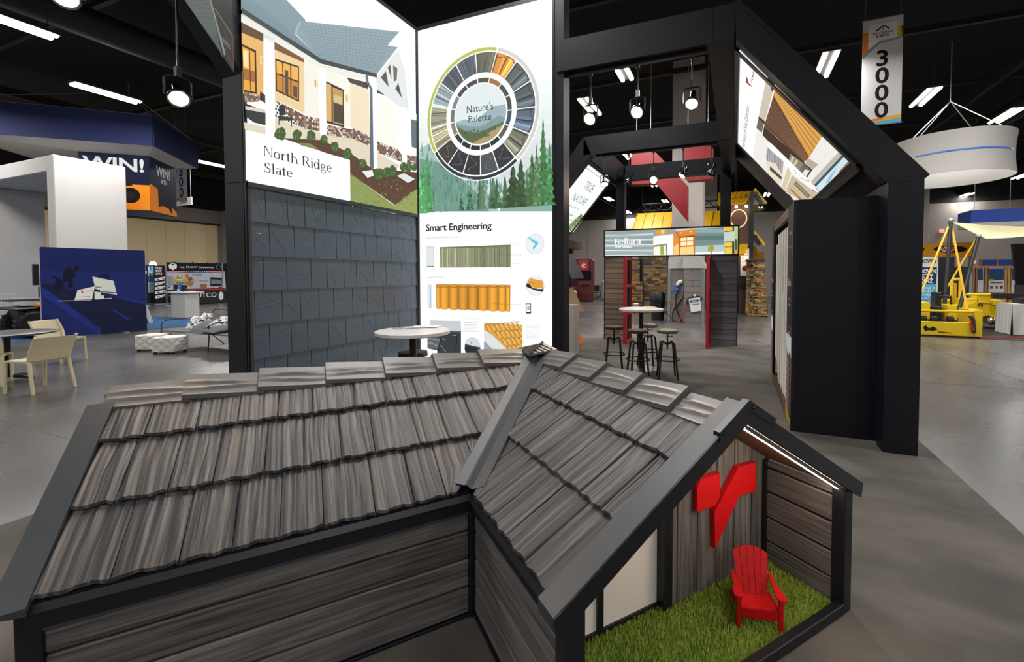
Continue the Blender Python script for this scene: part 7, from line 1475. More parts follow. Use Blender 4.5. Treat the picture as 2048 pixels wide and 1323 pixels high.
# ------------------------------------------------------------------ middle distance seen through the booth
# protected base of the hall column
cm = thing('column_base', 'grey concrete-block column base with white shroud and corner guards behind the Bellara doorway', 'column base', (-1.5, 15.6, 0)); Yc = 15.52
xa, xs, xb = aty(1337, 600, Yc).x, aty(1367, 600, Yc).x, aty(1402, 600, Yc).x; zc = aty(1370, 536, Yc).z; zs_ = aty(1370, 512, Yc).z
MB().box(xa, xs, Yc + 0.25, Yc + 1.3, 0, zc).build('core', 'dark_grey', cm, world=True); MB().box(xs + 0.01, xb, Yc + 0.02, Yc + 1.3, 0, zc).build('core', 'dark_grey', cm, world=True)
hb = zc / 9
for r in range(9):
    for (x0, x1, y) in ((xa, xs, Yc + 0.24), (xs, xb, Yc)):
        n = 1 if r % 2 else 2; o_ = 0.0
        for j in range(n): MB().cbox(x0 + (x1 - x0) * j / n + 0.004, x0 + (x1 - x0) * (j + 1) / n - 0.004, y, y + 0.2, r * hb + 0.004, (r + 1) * hb - 0.003, 0.006).build('concrete_block', 'cmu', cm, world=True)
for (x, y) in ((xa - 0.06, Yc + 0.2), (xb, Yc - 0.01)): MB().cbox(x, x + 0.10, y, y + 0.12, 0, zc, 0.008).build('corner_guard', 'galv', cm, world=True)
for (x0, x1, y, zz, ch) in ((xa - 0.05, xs, Yc + 0.2, zs_ + 0.15, 0.2), (xs - 0.02, xb + 0.1, Yc - 0.03, zs_, 0.16)): MB().prism([(x0, y, zc), (x1, y, zc), (x1, y, zz - 0.25), (x1 - ch, y, zz), (x0 + ch * (0.6 if x0 < xs - 0.1 else 0.0), y, zz), (x0, y, zz - 0.25)], (0, 1.2, 0)).build('shroud', 'white_matte', cm, world=True)
pg = thing('power_plug', 'blue and white industrial plug hanging on the grey block column', 'plug', tuple(aty(1358, 575, Yc + 0.22))); A = lambda px, py, y=Yc + 0.2: aty(px, py, y)
MB().tube([A(1366, 562), A(1359, 564), A(1354, 570)], [0.07, 0.08, 0.06], 10).build('socket_box', 'white_laminate', pg, world=True, smooth=40); MB().tube([A(1354, 570), A(1352, 587)], [0.07, 0.05], 12).build('plug_body', 'blue_plug', pg, world=True, smooth=40); MB().lathe([(0.075, -0.02), (0.085, 0.0), (0.075, 0.02)], 14, tuple(A(1353, 578))).build('collar', 'blue_plug', pg, world=True)
def cable(name, label, pts, r, m, y=Yc - 0.05): o = MB().tube([aty(a, b, y) for a, b in pts], r, 6).build(name, m, smooth=60); tag(o, label, 'cable' if name == 'cable' else 'conduit'); return o
cable('conduit', 'grey conduit bending down the concrete block column', ((1366, 570), (1365, 592), (1355, 606), (1346, 616), (1343, 626), (1343, 643)), 0.03, 'conduit', Yc + 0.2)
cable('cable', 'black cable drooping from the blue plug to the floor', ((1352, 588), (1351, 602), (1352, 616), (1357, 628), (1362, 634), (1362, 643)), 0.025, 'cable_black', Yc + 0.1); cable('cable', 'black cable looped above the paper notice', ((1373, 608), (1376, 597), (1385, 593), (1398, 592), (1405, 596), (1400, 600)), 0.022, 'cable_black')
cable('cable', 'thin black cable slanting to the floor at the left guard of the column', ((1331, 620), (1336, 630), (1345, 639), (1352, 643)), 0.012, 'cable_black'); cable('cable', 'grey and red cable tangle at the foot of the column', ((1373, 610), (1366, 625), (1362, 636), (1358, 643), (1364, 645), (1368, 640)), 0.02, 'red_cable')
nt_ = thing('paper_notice', 'white paper notice hung on the grey block column', 'notice', tuple(aty(1390, 610, Yc - 0.06))); MB().prism([aty(1377, 597, Yc - 0.06), aty(1400, 594, Yc - 0.06), aty(1403, 621, Yc - 0.06), aty(1382, 624, Yc - 0.06)], (0, 0.02, 0)).build('sheet', 'paper', nt_, world=True)
pr = Print(Plane((0, Yc - 0.062, 0), (1, 0, 0), (0, 0, 1)), 0.0); pr.px([(1379, 600), (1397, 598), (1398, 603), (1380, 605)], '3a5a86'); pr.px([(1384, 601), (1393, 600), (1393, 602), (1384, 603)], 'd8d8d4'); pr.px([(1383, 608), (1399, 606), (1399, 608), (1383, 610)], '6a7a90'); pr.done('print', 'print', nt_, )
MB().box(*(lambda p: (p.x - 0.03, p.x + 0.03))(aty(1389, 590, Yc - 0.06)), Yc - 0.07, Yc, aty(1389, 592, Yc).z, aty(1389, 588, Yc).z).build('hook', 'white_laminate', nt_, world=True)
# bin
p = atz(1315, 640); bn = thing('trash_bin', 'black rubbish bin in the Bellara doorway', 'bin', (p.x, p.y, 0)); MB().lathe([(0, 0), (0.21, 0), (0.26, 0.68), (0.275, 0.69), (0.275, 0.74)], 28).build('body', 'black', bn, smooth=50); MB().lathe([(0.285, 0.74), (0.285, 0.80), (0.25, 0.98), (0.22, 1.02), (0, 1.03)], 28).build('lid', 'black', bn, smooth=40)
# stone-clad walls and pillar of the stone booth
sw_ = thing('stone_wall', 'brown ledge-stone display wall behind the doorway and black bin', 'display wall', (-3.4, 19.2, 0)); Yw = 19.2
def stones(parent, x0, x1, z0, z1, Y, d, inv):
    z = z0; m = MB()
    while z < z1 - 0.02:
        h = rng.uniform(0.05, 0.11); x = x0
        while x < x1 - 0.03:
            w_ = rng.uniform(0.12, 0.42); c = random.choice(('5a4936', '8a6a3c', 'a5834c', '6f675c', '7c5f38', '94774a', '4e453b')); dd = rng.uniform(0, 0.04); m.box(x + 0.004, min(x1, x + w_) - 0.004, Y - dd - 0.02, Y + d, z + 0.003, min(z1, z + h) - 0.003, c); x += w_
        z += h
    m.xf(inv); o = m.build('ledge_stones', 'print', parent); o['kind'] = 'stuff'; return o
for (p0, p1, zt2, yy) in ((1262, 1280, 2.35, Yw), (1287, 1334, 2.40, Yw - 0.1), (1262, 1286, 1.35, Yw - 0.35)):
    x0, x1 = aty(p0, 560, yy).x, aty(p1, 560, yy).x; MB().box(x0, x1, yy, yy + 0.3, 0.02, zt2).build('backing', 'dark_grey', sw_, world=True); stones(sw_, x0, x1, 0.02, zt2, yy, 0.02, RM[sw_.name].inverted())
MB().box(aty(1278, 560, Yw).x, aty(1288, 560, Yw).x, Yw + 0.1, Yw + 0.3, 0, 2.3).build('dark_panel', 'black', sw_, world=True)
sp_ = thing('stone_pillar', 'tapered ledge-stone pillar right of the Bellara display', 'pillar', (0.7, 19.2, 0)); Yp = 19.0
b0, b1, t0_, t1_, zt3 = aty(1491, 631, Yp).x, aty(1537, 631, Yp).x, aty(1494, 522, Yp).x, aty(1528, 522, Yp).x, aty(1510, 521, Yp).z
cmx = aty(1508, 600, Yp).x
MB().prism([(b0, Yp + 0.3, 0), (b1, Yp + 0.1, 0), (t1_, Yp + 0.12, zt3), (t0_, Yp + 0.3, zt3)], (0, 0.7, 0)).build('core', 'dark_grey', sp_, world=True)
m = MB(); z = 0.02
while z < zt3 - 0.02:
    h = rng.uniform(0.04, 0.08); f = z / zt3; xl, xr = b0 + (t0_ - b0) * f, b1 + (t1_ - b1) * f; x = xl
    while x < xr - 0.02:
        w_ = rng.uniform(0.08, 0.24); y = Yp + (0.25 * max(0, (cmx - x) / (cmx - xl)) if x < cmx else 0) - rng.uniform(0, 0.03); m.box(x + 0.003, min(xr, x + w_) - 0.003, y, y + 0.35, z + 0.002, min(zt3, z + h) - 0.002, random.choice(('6a563c', 'a0814c', 'b8955a', '7c7468', '8a6c40', '9c8a6c', '5a4c3c', 'a8683c'))); x += w_
    z += h
o = m.build('ledge_stones', 'print', sp_, world=True); o['kind'] = 'stuff'
MB().prism([(t0_ - 0.05, Yp - 0.05, zt3), (t1_ + 0.05, Yp - 0.05, zt3), (t1_ + 0.05, Yp - 0.05, zt3 + 0.05), (t0_ - 0.05, Yp - 0.05, zt3 + 0.05)], (0, 0.9, 0)).build('cap', 'dark_grey', sp_, world=True)
# dark tower with two yellow roofs
tw = thing('roof_tower', 'dark brown display tower with two small yellow metal roofs and a gold ring', 'display tower', (0.2, 20.6, 0)); Yt = 20.4
X = lambda px, py=450, Y=Yt: aty(px, py, Y).x
Z = lambda px, py, Y=Yt: aty(px, py, Y).z
MB().box(X(1440), X(1507), Yt, Yt + 1.3, 2.4, Z(1480, 395)).build('tower_body', 'brown_panel', tw, world=True); MB().box(X(1499), X(1507), Yt - 0.1, Yt + 1.4, 0, Z(1480, 385)).build('corner_post', 'trim_black', tw, world=True); MB().box(X(1440), X(1499), Yt + 0.02, Yt + 1.3, 0, 2.4).build('tower_base', 'dark_grey', tw, world=True)
def yroof(ylo, yhi, xr, ytop, xr2, ylow2, xleft):
    zr, ze = Z(xr, ytop), Z(1480, ylo); q = [(X(xleft), Yt - 0.5, ze), (X(xr - 22), Yt - 0.5, ze), (X(xr), Yt + 0.65, zr), (X(xleft), Yt + 0.65, zr)]
    r_ = MB().prism(q, (0, 0, 0.04)).build('roof_slope', 'yellow_metal', tw, world=True)
    xa_, xb_ = X(xleft), X(xr - 20); nseam = 6
    for j in range(nseam + 1): t_ = j / nseam; x_ = xa_ + (xb_ - xa_) * t_; s2 = MB().beam((x_, Yt - 0.5, ze + 0.05), (x_ + (X(xr) - xb_) * t_, Yt + 0.65, zr + 0.05), 0.03, 0.05); s2.xf(RM[tw.name].inverted()); s2.build('standing_seam', 'yellow_metal', r_)
    q = [(X(xleft), Yt + 0.65, zr), (X(xr), Yt + 0.65, zr), (X(xr) + 0.3, Yt + 1.9, ze), (X(xleft), Yt + 1.9, ze)]; MB().prism(q, (0, 0, 0.04)).build('roof_slope', 'yellow_metal', tw, world=True)
    # gable end seen from the side
    g0, g1, g2 = Vector((X(xr), Yt - 0.0, zr)), Vector((X(xr2), Yt, Z(xr2, ylow2))), Vector((X(xr - 24), Yt, ze))
    MB().beam(g0, g1, 0.1, 0.10).build('gable_trim', 'yellow_metal', tw, world=True); MB().prism([g0, g1, Vector((X(xr2 - 30), Yt, Z(xr2, ylow2) - 0.02)), ], (0, 0.05, 0)).build('gable_panel', 'column_grey', tw, world=True)
    MB().beam((X(xr + 1), Yt - 0.05, zr - 0.15), (X(xr2 - 10), Yt - 0.05, Z(xr2, ylow2) + 0.02), 0.14, 0.14).build('gable_brace', 'trim_black', tw, world=True)
    for px in (1452, 1472, 1492): MB().ball((X(px), Yt - 0.42, ze - 0.08), 0.06, 8, 6).build('downlight', 'lamp_face' if px != 1472 else 'lamp_face', tw, world=True)
yroof(412, 380, 1508, 378, 1532, 407, 1436); yroof(512, 465, 1508, 463, 1530, 490, 1478)
n = 36; rc = Vector((X(1477, 437), Yt - 0.03, Z(1477, 437))); rr = (Z(1477, 420) - Z(1477, 456)) / 2 * 0.98
MB().tube([(rc.x + rr * 0.85 * math.cos(2 * math.pi * i / n), rc.y, rc.z + rr * math.sin(2 * math.pi * i / n)) for i in range(n)], 0.025, 6, closed=True).build('gold_ring', 'gold_ring', tw, world=True, smooth=60)
MB().box(X(1481, 530), X(1499, 530), Yt - 0.06, Yt, Z(1490, 552), Z(1490, 497)).build('menu_board', 'paper', tw, world=True)
pr = Print(Plane((X(1481, 530), Yt - 0.062, Z(1490, 552)), (1, 0, 0), (0, 0, 1)), 0.0); w_, h_ = X(1499, 530) - X(1481, 530), Z(1490, 497) - Z(1490, 552); pr.rect(0, 0, w_, h_, 'd8c6bc'); pr.disc(w_ / 2, h_ * 0.28, 0.12, '4a2a22', 20); [pr.rect(w_ * 0.2, h_ * (0.85 - 0.11 * i), w_ * 0.8, h_ * (0.87 - 0.11 * i), '8a6a62') for i in range(4)]; pr.done('print', 'print', tw)
MB().box(X(1478, 600), X(1500, 600), Yt - 0.5, Yt, 0, 1.1).build('bar_counter', 'brown_panel', tw, world=True); MB().prism([(X(1478, 560), Yt - 0.6, 1.25), (X(1500, 560), Yt - 0.6, 1.45), (X(1500, 560), Yt - 0.6, 1.1), (X(1478, 560), Yt - 0.6, 1.1)], (0, 0.5, 0)).build('counter_front', 'black', tw, world=True)
MB().box(X(1507, 520), X(1535, 520), Yt + 2.5, Yt + 2.6, 0, Z(1520, 503, Yt + 2.5)).build('orange_partition', 'orange_wall', tw, world=True)
# long yellow roof behind the grey column
yr_ = thing('yellow_roof_display', 'long yellow standing-seam roof panel rising behind the Bellara light box', 'roof display', (-2.4, 21.0, 0)); Yr = 21.0
for (p0, p1, tp0, py0, py1) in ((1264, 1342, 1271, 462, 428), (1400, 1442, 1402, 455, 424)):
    za, zb = aty(p0, py0, Yr).z, aty(tp0, py1, Yr + 0.5).z; x0, x1 = aty(p0, 450, Yr).x, aty(p1, 450, Yr).x
    r_ = MB().prism([(x0, Yr, za), (x1, Yr, za), (x1, Yr + 0.5, zb), (x0 + 0.18, Yr + 0.5, zb)], (0, 0.03, 0.03)).build('roof_panel', 'yellow_metal', yr_, world=True)
    k = max(2, int((x1 - x0) / 0.42))
    for j in range(k + 1): t_ = j / k; q = MB().beam((x0 + (x1 - x0) * t_, Yr - 0.01, za + 0.03), (x0 + 0.18 * (1 - t_) + (x1 - x0) * t_, Yr + 0.5, zb + 0.03), 0.03, 0.05); q.xf(RM[yr_.name].inverted()); q.build('standing_seam', 'yellow_metal', r_)
    MB().box(x0 + 0.2, x1, Yr + 0.5, Yr + 0.6, 0, zb - 0.05).build('support_wall', 'dark_grey', yr_, world=True)
# hanging truss
ts = thing('hanging_truss', 'black lattice truss hanging behind the red emblem', 'truss', (-1.0, 24.0, 6.0)); Yq = 24.0
x0, x1, za, zb = aty(1285, 415, Yq).x, aty(1440, 405, Yq).x, aty(1420, 415, Yq).z, aty(1420, 401, Yq).z
for z in (za, zb): MB().tube([(x0, Yq, z), (x1, Yq, z)], 0.04, 6).build('chord', 'steel_dark', ts, world=True)
k = 14
for j in range(k): xa_, xb_ = x0 + (x1 - x0) * j / k, x0 + (x1 - x0) * (j + 1) / k; MB().tube([(xa_, Yq, za if j % 2 else zb), (xb_, Yq, zb if j % 2 else za)], 0.03, 5).build('lattice_bar', 'steel_dark', ts, world=True)
for x in (x0, x1): MB().tube([(x, Yq, zb), (x, Yq, 9.0)], 0.02, 5).build('hanger', 'steel_dark', ts, world=True)
# red hanging emblem, the mirrored twin of the one on the porch
em = thing('hanging_emblem', 'large red hanging emblem of a square and a slanted arrow behind the booth beams', 'hanging sign', tuple(aty(1345, 400, 13.2))); Ye = 13.2; E_ = lambda px, py: aty(px, py, Ye)
MB().prism([E_(1262, 308), E_(1310, 303), E_(1353, 348), E_(1375, 371), E_(1375, 443), E_(1312, 366), E_(1262, 368)], (0, 0.35, 0)).build('arrow_piece', 'red_sign', em, world=True); MB().prism([E_(1366, 296), E_(1421, 291), E_(1426, 296), E_(1425, 357), E_(1376, 361), E_(1365, 350)], (0, 0.35, 0)).build('square_piece', 'red_sign', em, world=True)
for px in (1272, 1300, 1375, 1415): q = E_(px, 310); MB().tube([(q.x, Ye + 0.1, q.z), (q.x, Ye + 0.1, 9.0)], 0.008, 5).build('hanging_wire', 'galv', em, world=True)
# red kiosk with screen
rk2 = thing('red_kiosk', 'dark red kiosk with a black screen, seen between tower post and Bellara display', 'kiosk', (-8.6, 25.5, 0)); Yk = 25.6; X = lambda px, Y=Yk: aty(px, 560, Y).x; Z = lambda py, Y=Yk: aty(1160, py, Y).z
MB().cbox(X(1120), X(1186), Yk, Yk + 0.4, 0, Z(518), 0.08).build('wall', 'red_dark', rk2, world=True); MB().cbox(X(1110), X(1165), Yk - 1.4, Yk - 0.9, 0, Z(572, Yk - 1.4), 0.03).build('counter', 'red_dark', rk2, world=True)
MB().cbox(X(1152), X(1182), Yk - 0.06, Yk, Z(560), Z(542), 0.02).build('screen', 'black_gloss', rk2, world=True); MB().box(X(1162), X(1178), Yk - 0.25, Yk, Z(569), Z(567)).build('shelf', 'red_dark', rk2, world=True); MB().box(X(1160), X(1178), Yk - 0.12, Yk, Z(540), Z(520)).build('header', 'red_paint', rk2, world=True)
pr = Print(Plane((X(1120), Yk - 0.003, 0), (1, 0, 0), (0, 0, 1)), 0.0); pr.text('LINES', 1.15, Z(537), 0.28, 'e8d8d8', 'b'); pr.done('lettering', 'print', rk2)
def cup(pl, a, b, r): q = Print(pl, 0.0); q.disc(a, b, r, 'e8dcdc', 20, 0.0, -math.pi / 2 - math.pi * 0, math.pi / 2 + math.pi) if False else q.disc(a, b, r, 'e8dcdc', 24); q.rect(a - r * 0.25, b - r, a - r * 0.1, b + r, '7d1f22'); q.disc(a + r * 0.55, b, r * 0.35, '7d1f22', 14); q.done('emblem', 'print', rk2)
cup(Plane((X(1110), Yk - 1.403, 0), (1, 0, 0), (0, 0, 1)), X(1147, Yk - 1.4) - X(1110), Z(587, Yk - 1.4), 0.22); cup(Plane((X(1120), Yk - 0.125, 0), (1, 0, 0), (0, 0, 1)), X(1169) - X(1120), Z(531), 0.14)
MB().box(X(1128), X(1149), Yk - 0.5, Yk - 0.45, Z(575), Z(545)).build('poster', 'paper', rk2, world=True); MB().cbox(X(1130), X(1147), Yk - 0.2, Yk, Z(519), Z(509), 0.05).build('round_sign', 'white_laminate', rk2, world=True)
# blue and white kiosk
bk2 = thing('blue_kiosk', 'blue and white kiosk left of the Bellara display edge', 'kiosk', (-8.0, 28, 0)); Yk = 28.0
MB().cbox(X(1191), X(1222), Yk, Yk + 0.5, Z(602), Z(516), 0.12).build('arch', 'royal_blue', bk2, world=True); MB().cbox(X(1193), X(1222), Yk - 0.05, Yk, 0, Z(521), 0.1).build('panel', 'white_matte', bk2, world=True); MB().box(X(1196), X(1222), Yk - 0.3, Yk - 0.05, Z(551), Z(547)).build('shelf', 'orange', bk2, world=True); MB().box(X(1199), X(1203), Yk - 0.08, Yk - 0.05, Z(541), Z(533)).build('sticker', 'royal_blue', bk2, world=True)
MB().cbox(X(1186), X(1222), Yk - 0.8, Yk - 0.4, 0, Z(558), 0.2).build('counter', 'white_matte', bk2, world=True)
# office chairs
def office_chair(label, loc, rz):
    t = thing('office_chair', label, 'chair', loc, rz, 'black chairs by the far kiosks'); MB().cbox(-0.23, 0.23, -0.22, 0.22, 0.44, 0.5, 0.03).build('seat', 'black', t); MB().cbox(-0.22, 0.22, 0.2, 0.25, 0.55, 0.95, 0.03).build('backrest', 'black', t); MB().tube([(0, 0, 0.08), (0, 0, 0.44)], 0.03, 8).build('column', 'black', t); MB().beam((0, 0.2, 0.45), (0, 0.24, 0.6), 0.05, 0.02).build('back_bracket', 'black', t)
    for k in range(5): a = k * 2 * math.pi / 5; MB().beam((0, 0, 0.1), (0.28 * math.cos(a), 0.28 * math.sin(a), 0.04), 0.04, 0.04).build('foot', 'black', t)
p = atz(1192, 598); office_chair('black office chair right of the red kiosk', (p.x, p.y, 0), 0.3); p = atz(1201, 594); office_chair('black chair nearer the Bellara display, before the blue kiosk', (p.x, p.y, 0), -0.5)

# ------------------------------------------------------------------ right side of the hall
# round hanging ring
rg = thing('hanging_ring', 'big round white fabric ring hanging at the right, blue line on it', 'hanging sign', (5.5, 16.2, 4.4)); pc = aty(1898, 320, 16.4); cx_, cy_ = pc.x, 16.4
m = MB(); n = 64; R1 = 1.36
prof = [(R1 + 0.05 * (abs(t - 0.5) * 2) ** 2, 4.42 + 1.12 * t) for t in np.linspace(0, 1, 9)]
m.lathe([(r_, z - 0) for r_, z in prof] + [(r_ - 0.02, z) for r_, z in prof[::-1]] + [prof[0]], n, (cx_, cy_, 0), cap=False); m.build('fabric_drum', 'ring_white', rg, world=True, smooth=40)
m = MB(); ang0 = math.atan2(-cy_, -cx_); seg = [ang0 - 0.55 + 1.75 * i / 30 for i in range(31)]
m.add([(cx_ + (R1 + 0.012) * math.cos(a), cy_ + (R1 + 0.012) * math.sin(a), z) for z in (4.97, 5.01) for a in seg], [(i, i + 1, 31 + i + 1, 31 + i) for i in range(30)]); m.build('blue_line', 'blue_plug', rg, world=True)
for k in range(4): a = 0.6 + k * math.pi / 2; MB().tube([(cx_ + R1 * math.cos(a), cy_ + R1 * math.sin(a), 5.52), (cx_, cy_, 6.7)], 0.012, 5).build('hanging_wire', 'galv', rg, world=True)
MB().tube([(cx_, cy_, 6.7), (cx_, cy_, 8.4)], 0.015, 5).build('hanging_wire', 'galv', rg, world=True)
def rbox(name, label, cat, px0, px1, py0, py1, Y, d, m, part='panel'):
    p0, p1 = aty(px0, (py0 + py1) / 2, Y), aty(px1, (py0 + py1) / 2, Y); z1, z0 = aty((px0 + px1) / 2, py0, Y).z, aty((px0 + px1) / 2, py1, Y).z
    t = thing(name, label, cat, ((p0.x + p1.x) / 2, Y, max(0, z0))); MB().cbox(p0.x, p1.x, Y, Y + d, max(0.0, z0), z1, 0.01).build(part, m, t, world=True); return t, p0.x, p1.x, z0, z1
t, x0, x1, z0, z1 = rbox('hanging_sign', 'wide blue hanging sign at the right edge above the shade sail', 'hanging sign', 1942, 2130, 416, 442, 24.0, 1.2, 'royal_blue')
MB().box(x0, x1, 24.0, 25.2, z0 - 0.2, z0).build('underside', 'white_matte', t, world=True)
for x in (x0 + 0.3, (x0 + x1) / 2, x1 - 0.3): MB().tube([(x, 24.5, z1), (x, 24.5, 8.4)], 0.012, 5).build('hanging_wire', 'galv', t, world=True)
# ASE booth header, safety banner, dark panels
t, x0, x1, z0, z1 = rbox('booth_header', 'orange booth header with black oval reading ASE', 'sign', 1800, 1946, 486, 513, 27.0, 0.3, 'orange', 'header_board')
for px in (1806, 1942): q = aty(px, 500, 27.1); MB().box(q.x - 0.05, q.x + 0.05, 27.05, 27.2, 0, z0).build('leg', 'galv', t, world=True)
pl = Plane((0, 26.998, 0), (1, 0, 0), (0, 0, 1)); pr = Print(pl, 0.0); pr.px([(1800, 487), (1946, 486), (1946, 512), (1800, 514)], 'e09a22')
for (cx2, rx, ry, c) in ((1901, 34, 7.5, '14120f'), (1896, 17, 5.2, 'e6e4e0'), (1835, 14, 6.5, '14120f')): pr.px([(cx2 + rx * math.cos(a), 498 + ry * math.sin(a)) for a in np.linspace(0, 2 * math.pi, 28)[:-1]], c)
pr.done('print', 'print', t); tx = Print(pl, pr.h + 0.002).lines(t, 'print'); line_text(tx, 'ASE', (1881, 502), (1910, 501), (1881, 494), 'b8242a', 'b')
t, x0, x1, z0, z1 = rbox('safety_banner', 'tall banner stand reading TIE DOWN SAFETY QUIZ, beside the right booth post', 'banner', 1818, 1876, 514, 618, 19.0, 0.03, 'white_matte', 'cloth')
MB().cbox(x0, x1, 18.85, 19.2, 0, max(0.06, z0), 0.01).build('base', 'galv', t, world=True)
pl = Plane((0, 18.998, 0), (1, 0, 0), (0, 0, 1)); pr = Print(pl, 0.0); pr.px([(1818, 514), (1876, 514), (1875, 618), (1818, 620)], 'd4d6d8'); pr.px([(1818, 534), (1874, 534), (1873, 567), (1818, 568)], '1f2f56'); pr.px([(1818, 568), (1873, 567), (1872, 601), (1818, 602)], '4aa3cf'); pr.done('print', 'print', t)
tx = Print(pl, pr.h + 0.002).lines(t, 'print')
for s_, y, c in (('TIE DOWN', 526, '1d2024'), ('TIE DOWN', 546, 'e8eaee'), ('SAFETY', 556, 'e8eaee'), ('QUIZ', 565, 'e8eaee')): line_text(tx, s_, (1824 if s_ != 'QUIZ' else 1838, y), (1872 if s_ == 'TIE DOWN' else 1866, y), (1824, y - 8), c, 'b')
for i, s_ in enumerate(('challenge to', 'and test', 'knowledge.', 'WIN BIG.')): line_text(tx, s_, (1836, 577 + 7 * i), (1871 - 4 * i, 577 + 7 * i), (1836, 572 + 7 * i), 'eef4f8')
line_text(tx, 'YOUR', (1846, 608), (1864, 607), (1846, 603), '1d2024', 'b')
rbox('dark_screen', 'black display wall behind the yellow machines', 'display wall', 1868, 1938, 533, 640, 24.0, 0.2, 'black'); rbox('dark_poster', 'dark poster panel left under the orange header', 'poster', 1876, 1908, 514, 640, 26.8, 0.05, 'dark_grey')
for (px, py, lb) in ((1884, 462, 'red exit sign on the far wall above the orange header'), (1947, 524, 'red exit sign beside the black slanted pole')): t, *_ = rbox('exit_sign', lb, 'sign', px - 5, px + 5, py - 3, py + 3, YB - 0.12, 0.1, 'exit_red')
# timber stud wall with posters
sd = thing('stud_wall', 'pine stud-frame wall with roofing posters at the right edge', 'display wall', (15.5, 28.5, 0)); Ys = 28.5; X = lambda px, py=560: aty(px, py, Ys).x; Z = lambda px, py: aty(px, py, Ys).z
for (y0, y1) in ((531, 535), (588, 592)): q = MB().box(X(1936), X(2060), Ys, Ys + 0.14, Z(1990, y1), Z(1990, y0)); q.uv = [(p[0], p[2]) for p in q.v]; q.build('plate', 'pine', sd, world=True, uv=True)
for px in (1938, 1945, 1952, 1962, 1970, 1977, 2010, 2016, 2022, 2038, 2050): q = MB().box(X(px), X(px + 4), Ys, Ys + 0.14, 0.0, Z(1990, 535)); q.uv = [(p[2], p[0]) for p in q.v]; q.build('stud', 'pine', sd, world=True, uv=True)
q = MB().box(X(1960), X(2050), Ys - 0.02, Ys + 0.1, Z(1990, 531), Z(1990, 519)); q.build('blue_header', 'royal_blue', sd, world=True)
for px in (1959, 1991, 2028): q = MB().box(X(px), X(px + 3), Ys - 0.04, Ys + 0.12, Z(1990, 531), Z(1990, 517)); q.build('header_post', 'pine', sd, world=True)
pl = Plane((0, Ys - 0.03, 0), (1, 0, 0), (0, 0, 1))
for (a0, a1, lb) in ((1956, 1966, 0), (1978, 2008, 1), (2024, 2036, 2)):
    MB().box(X(a0), X(a1), Ys - 0.025, Ys, Z(1990, 584), Z(1990, 538)).build('poster', 'paper', sd, world=True)
    pr = Print(pl, 0.0); P_ = lambda c, x0, y0, x1, y1: pr.px([(x0, y0), (x1, y0), (x1, y1), (x0, y1)], c); P_('dfe0e0', a0, 538, a1, 584); P_('2a4aa0', a0, 538, a1, 545); P_('34506c', a0, 545, a1, 560)
    if lb == 1: P_('e8c23a', 1979, 558, 1987, 562); P_('3a5ea8', 1980, 571, 1986, 577); P_('b06a4a', 1990, 571, 1996, 577); P_('7a3a28', 2000, 571, 2006, 577); P_('3a3f4a', 1981, 564, 2005, 566)
    pr.done('poster_print', 'print', sd)
# shade sail on slanted poles
sl_ = thing('shade_sail', 'cream triangular shade sail stretched over the yellow machines', 'shade sail', tuple(aty(1972, 477, 16.5)))
A_, B_, C_ = aty(1904, 444, 16.0), aty(1972, 477, 16.5), aty(2110, 462, 19.0); D2 = aty(2110, 452, 20.0)
def sail(i, j): a = A_.lerp(B_, j); b = D2.lerp(C_, j); p = a.lerp(b, i); return p - Vector((0, 0, 0.18 * math.sin(math.pi * i) * (0.3 + 0.7 * math.sin(math.pi * j))))
MB().grid(16, 8, sail).build('cloth', 'sail_cloth', sl_, world=True, smooth=60)
def pole(label, p0, p1, r=0.05): t = thing('sail_pole', label, 'pole', tuple(p0), 0, 'sail poles'); MB().tube([p0, p1], r, 8).build('pole', 'black', t, world=True, smooth=50); MB().ball(tuple(p1), r * 1.5, 8, 6).build('end_cap', 'galv', t, world=True); return t
g1_ = Vector((*atz(1884, 660).xy, 0.35)); pole('upright black pole carrying the tip of the shade sail', aty(1888, 622, 15.3), aty(1902, 441, 15.9)); pole('slanted black pole leaning under the lower corner of the sail', aty(1918, 620, 15.6), aty(1957, 472, 16.4))
for (p0, p1, lb) in (((1899, 448, 15.9), (1842, 585, 15.0), 'yellow strap running down left from the upright pole'), ((1903, 448, 15.9), (1934, 618, 14.9), 'yellow strap running down right from the upright pole'), ((1952, 478, 16.4), (1894, 575, 16.0), 'thin yellow strap crossing from the slanted pole')):
    o = MB().beam(aty(*p0), aty(*p1), 0.05, 0.012).build('strap', 'strap_yellow'); tag(o, lb, 'strap', 'yellow tie-down straps')
# yellow roof-anchor carts
o = MB().box(4.2, 12.0, 14.45, 22.0, 0.0, 0.01).build('black_mat', 'black'); tag(o, 'black floor mat under the yellow machines', 'mat')
def Bx(t, name, x0, x1, y0, y1, z0, z1, m='yellow_machine', r=0.015): return MB().cbox(x0, x1, y0, y1, z0, z1, r).build(name, m, t, world=True)
mc = thing('yellow_machine', 'yellow steel anchor cart with front plate and tube rail, by the right booth post', 'machine', (5.2, 14.9, 0.01)); x0, x1, yf = 4.3, 5.93, 14.62; zz = lambda py: aty(1890, py, yf).z
Bx(mc, 'front_plate', x0, x1, yf, yf + 0.05, 0.03, zz(643)); Bx(mc, 'deck', x0, x1, yf + 0.05, yf + 1.1, 0.16, 0.22); Bx(mc, 'side_plate', x1 - 0.16, x1, yf - 0.02, yf + 0.9, 0.03, zz(618)); Bx(mc, 'left_box', aty(1848, 630, yf).x, aty(1868, 630, yf).x, yf + 0.25, yf + 0.7, zz(641), zz(606)); Bx(mc, 'right_box', aty(1905, 630, yf).x, aty(1924, 630, yf).x, yf + 0.25, yf + 0.7, zz(641), zz(610))
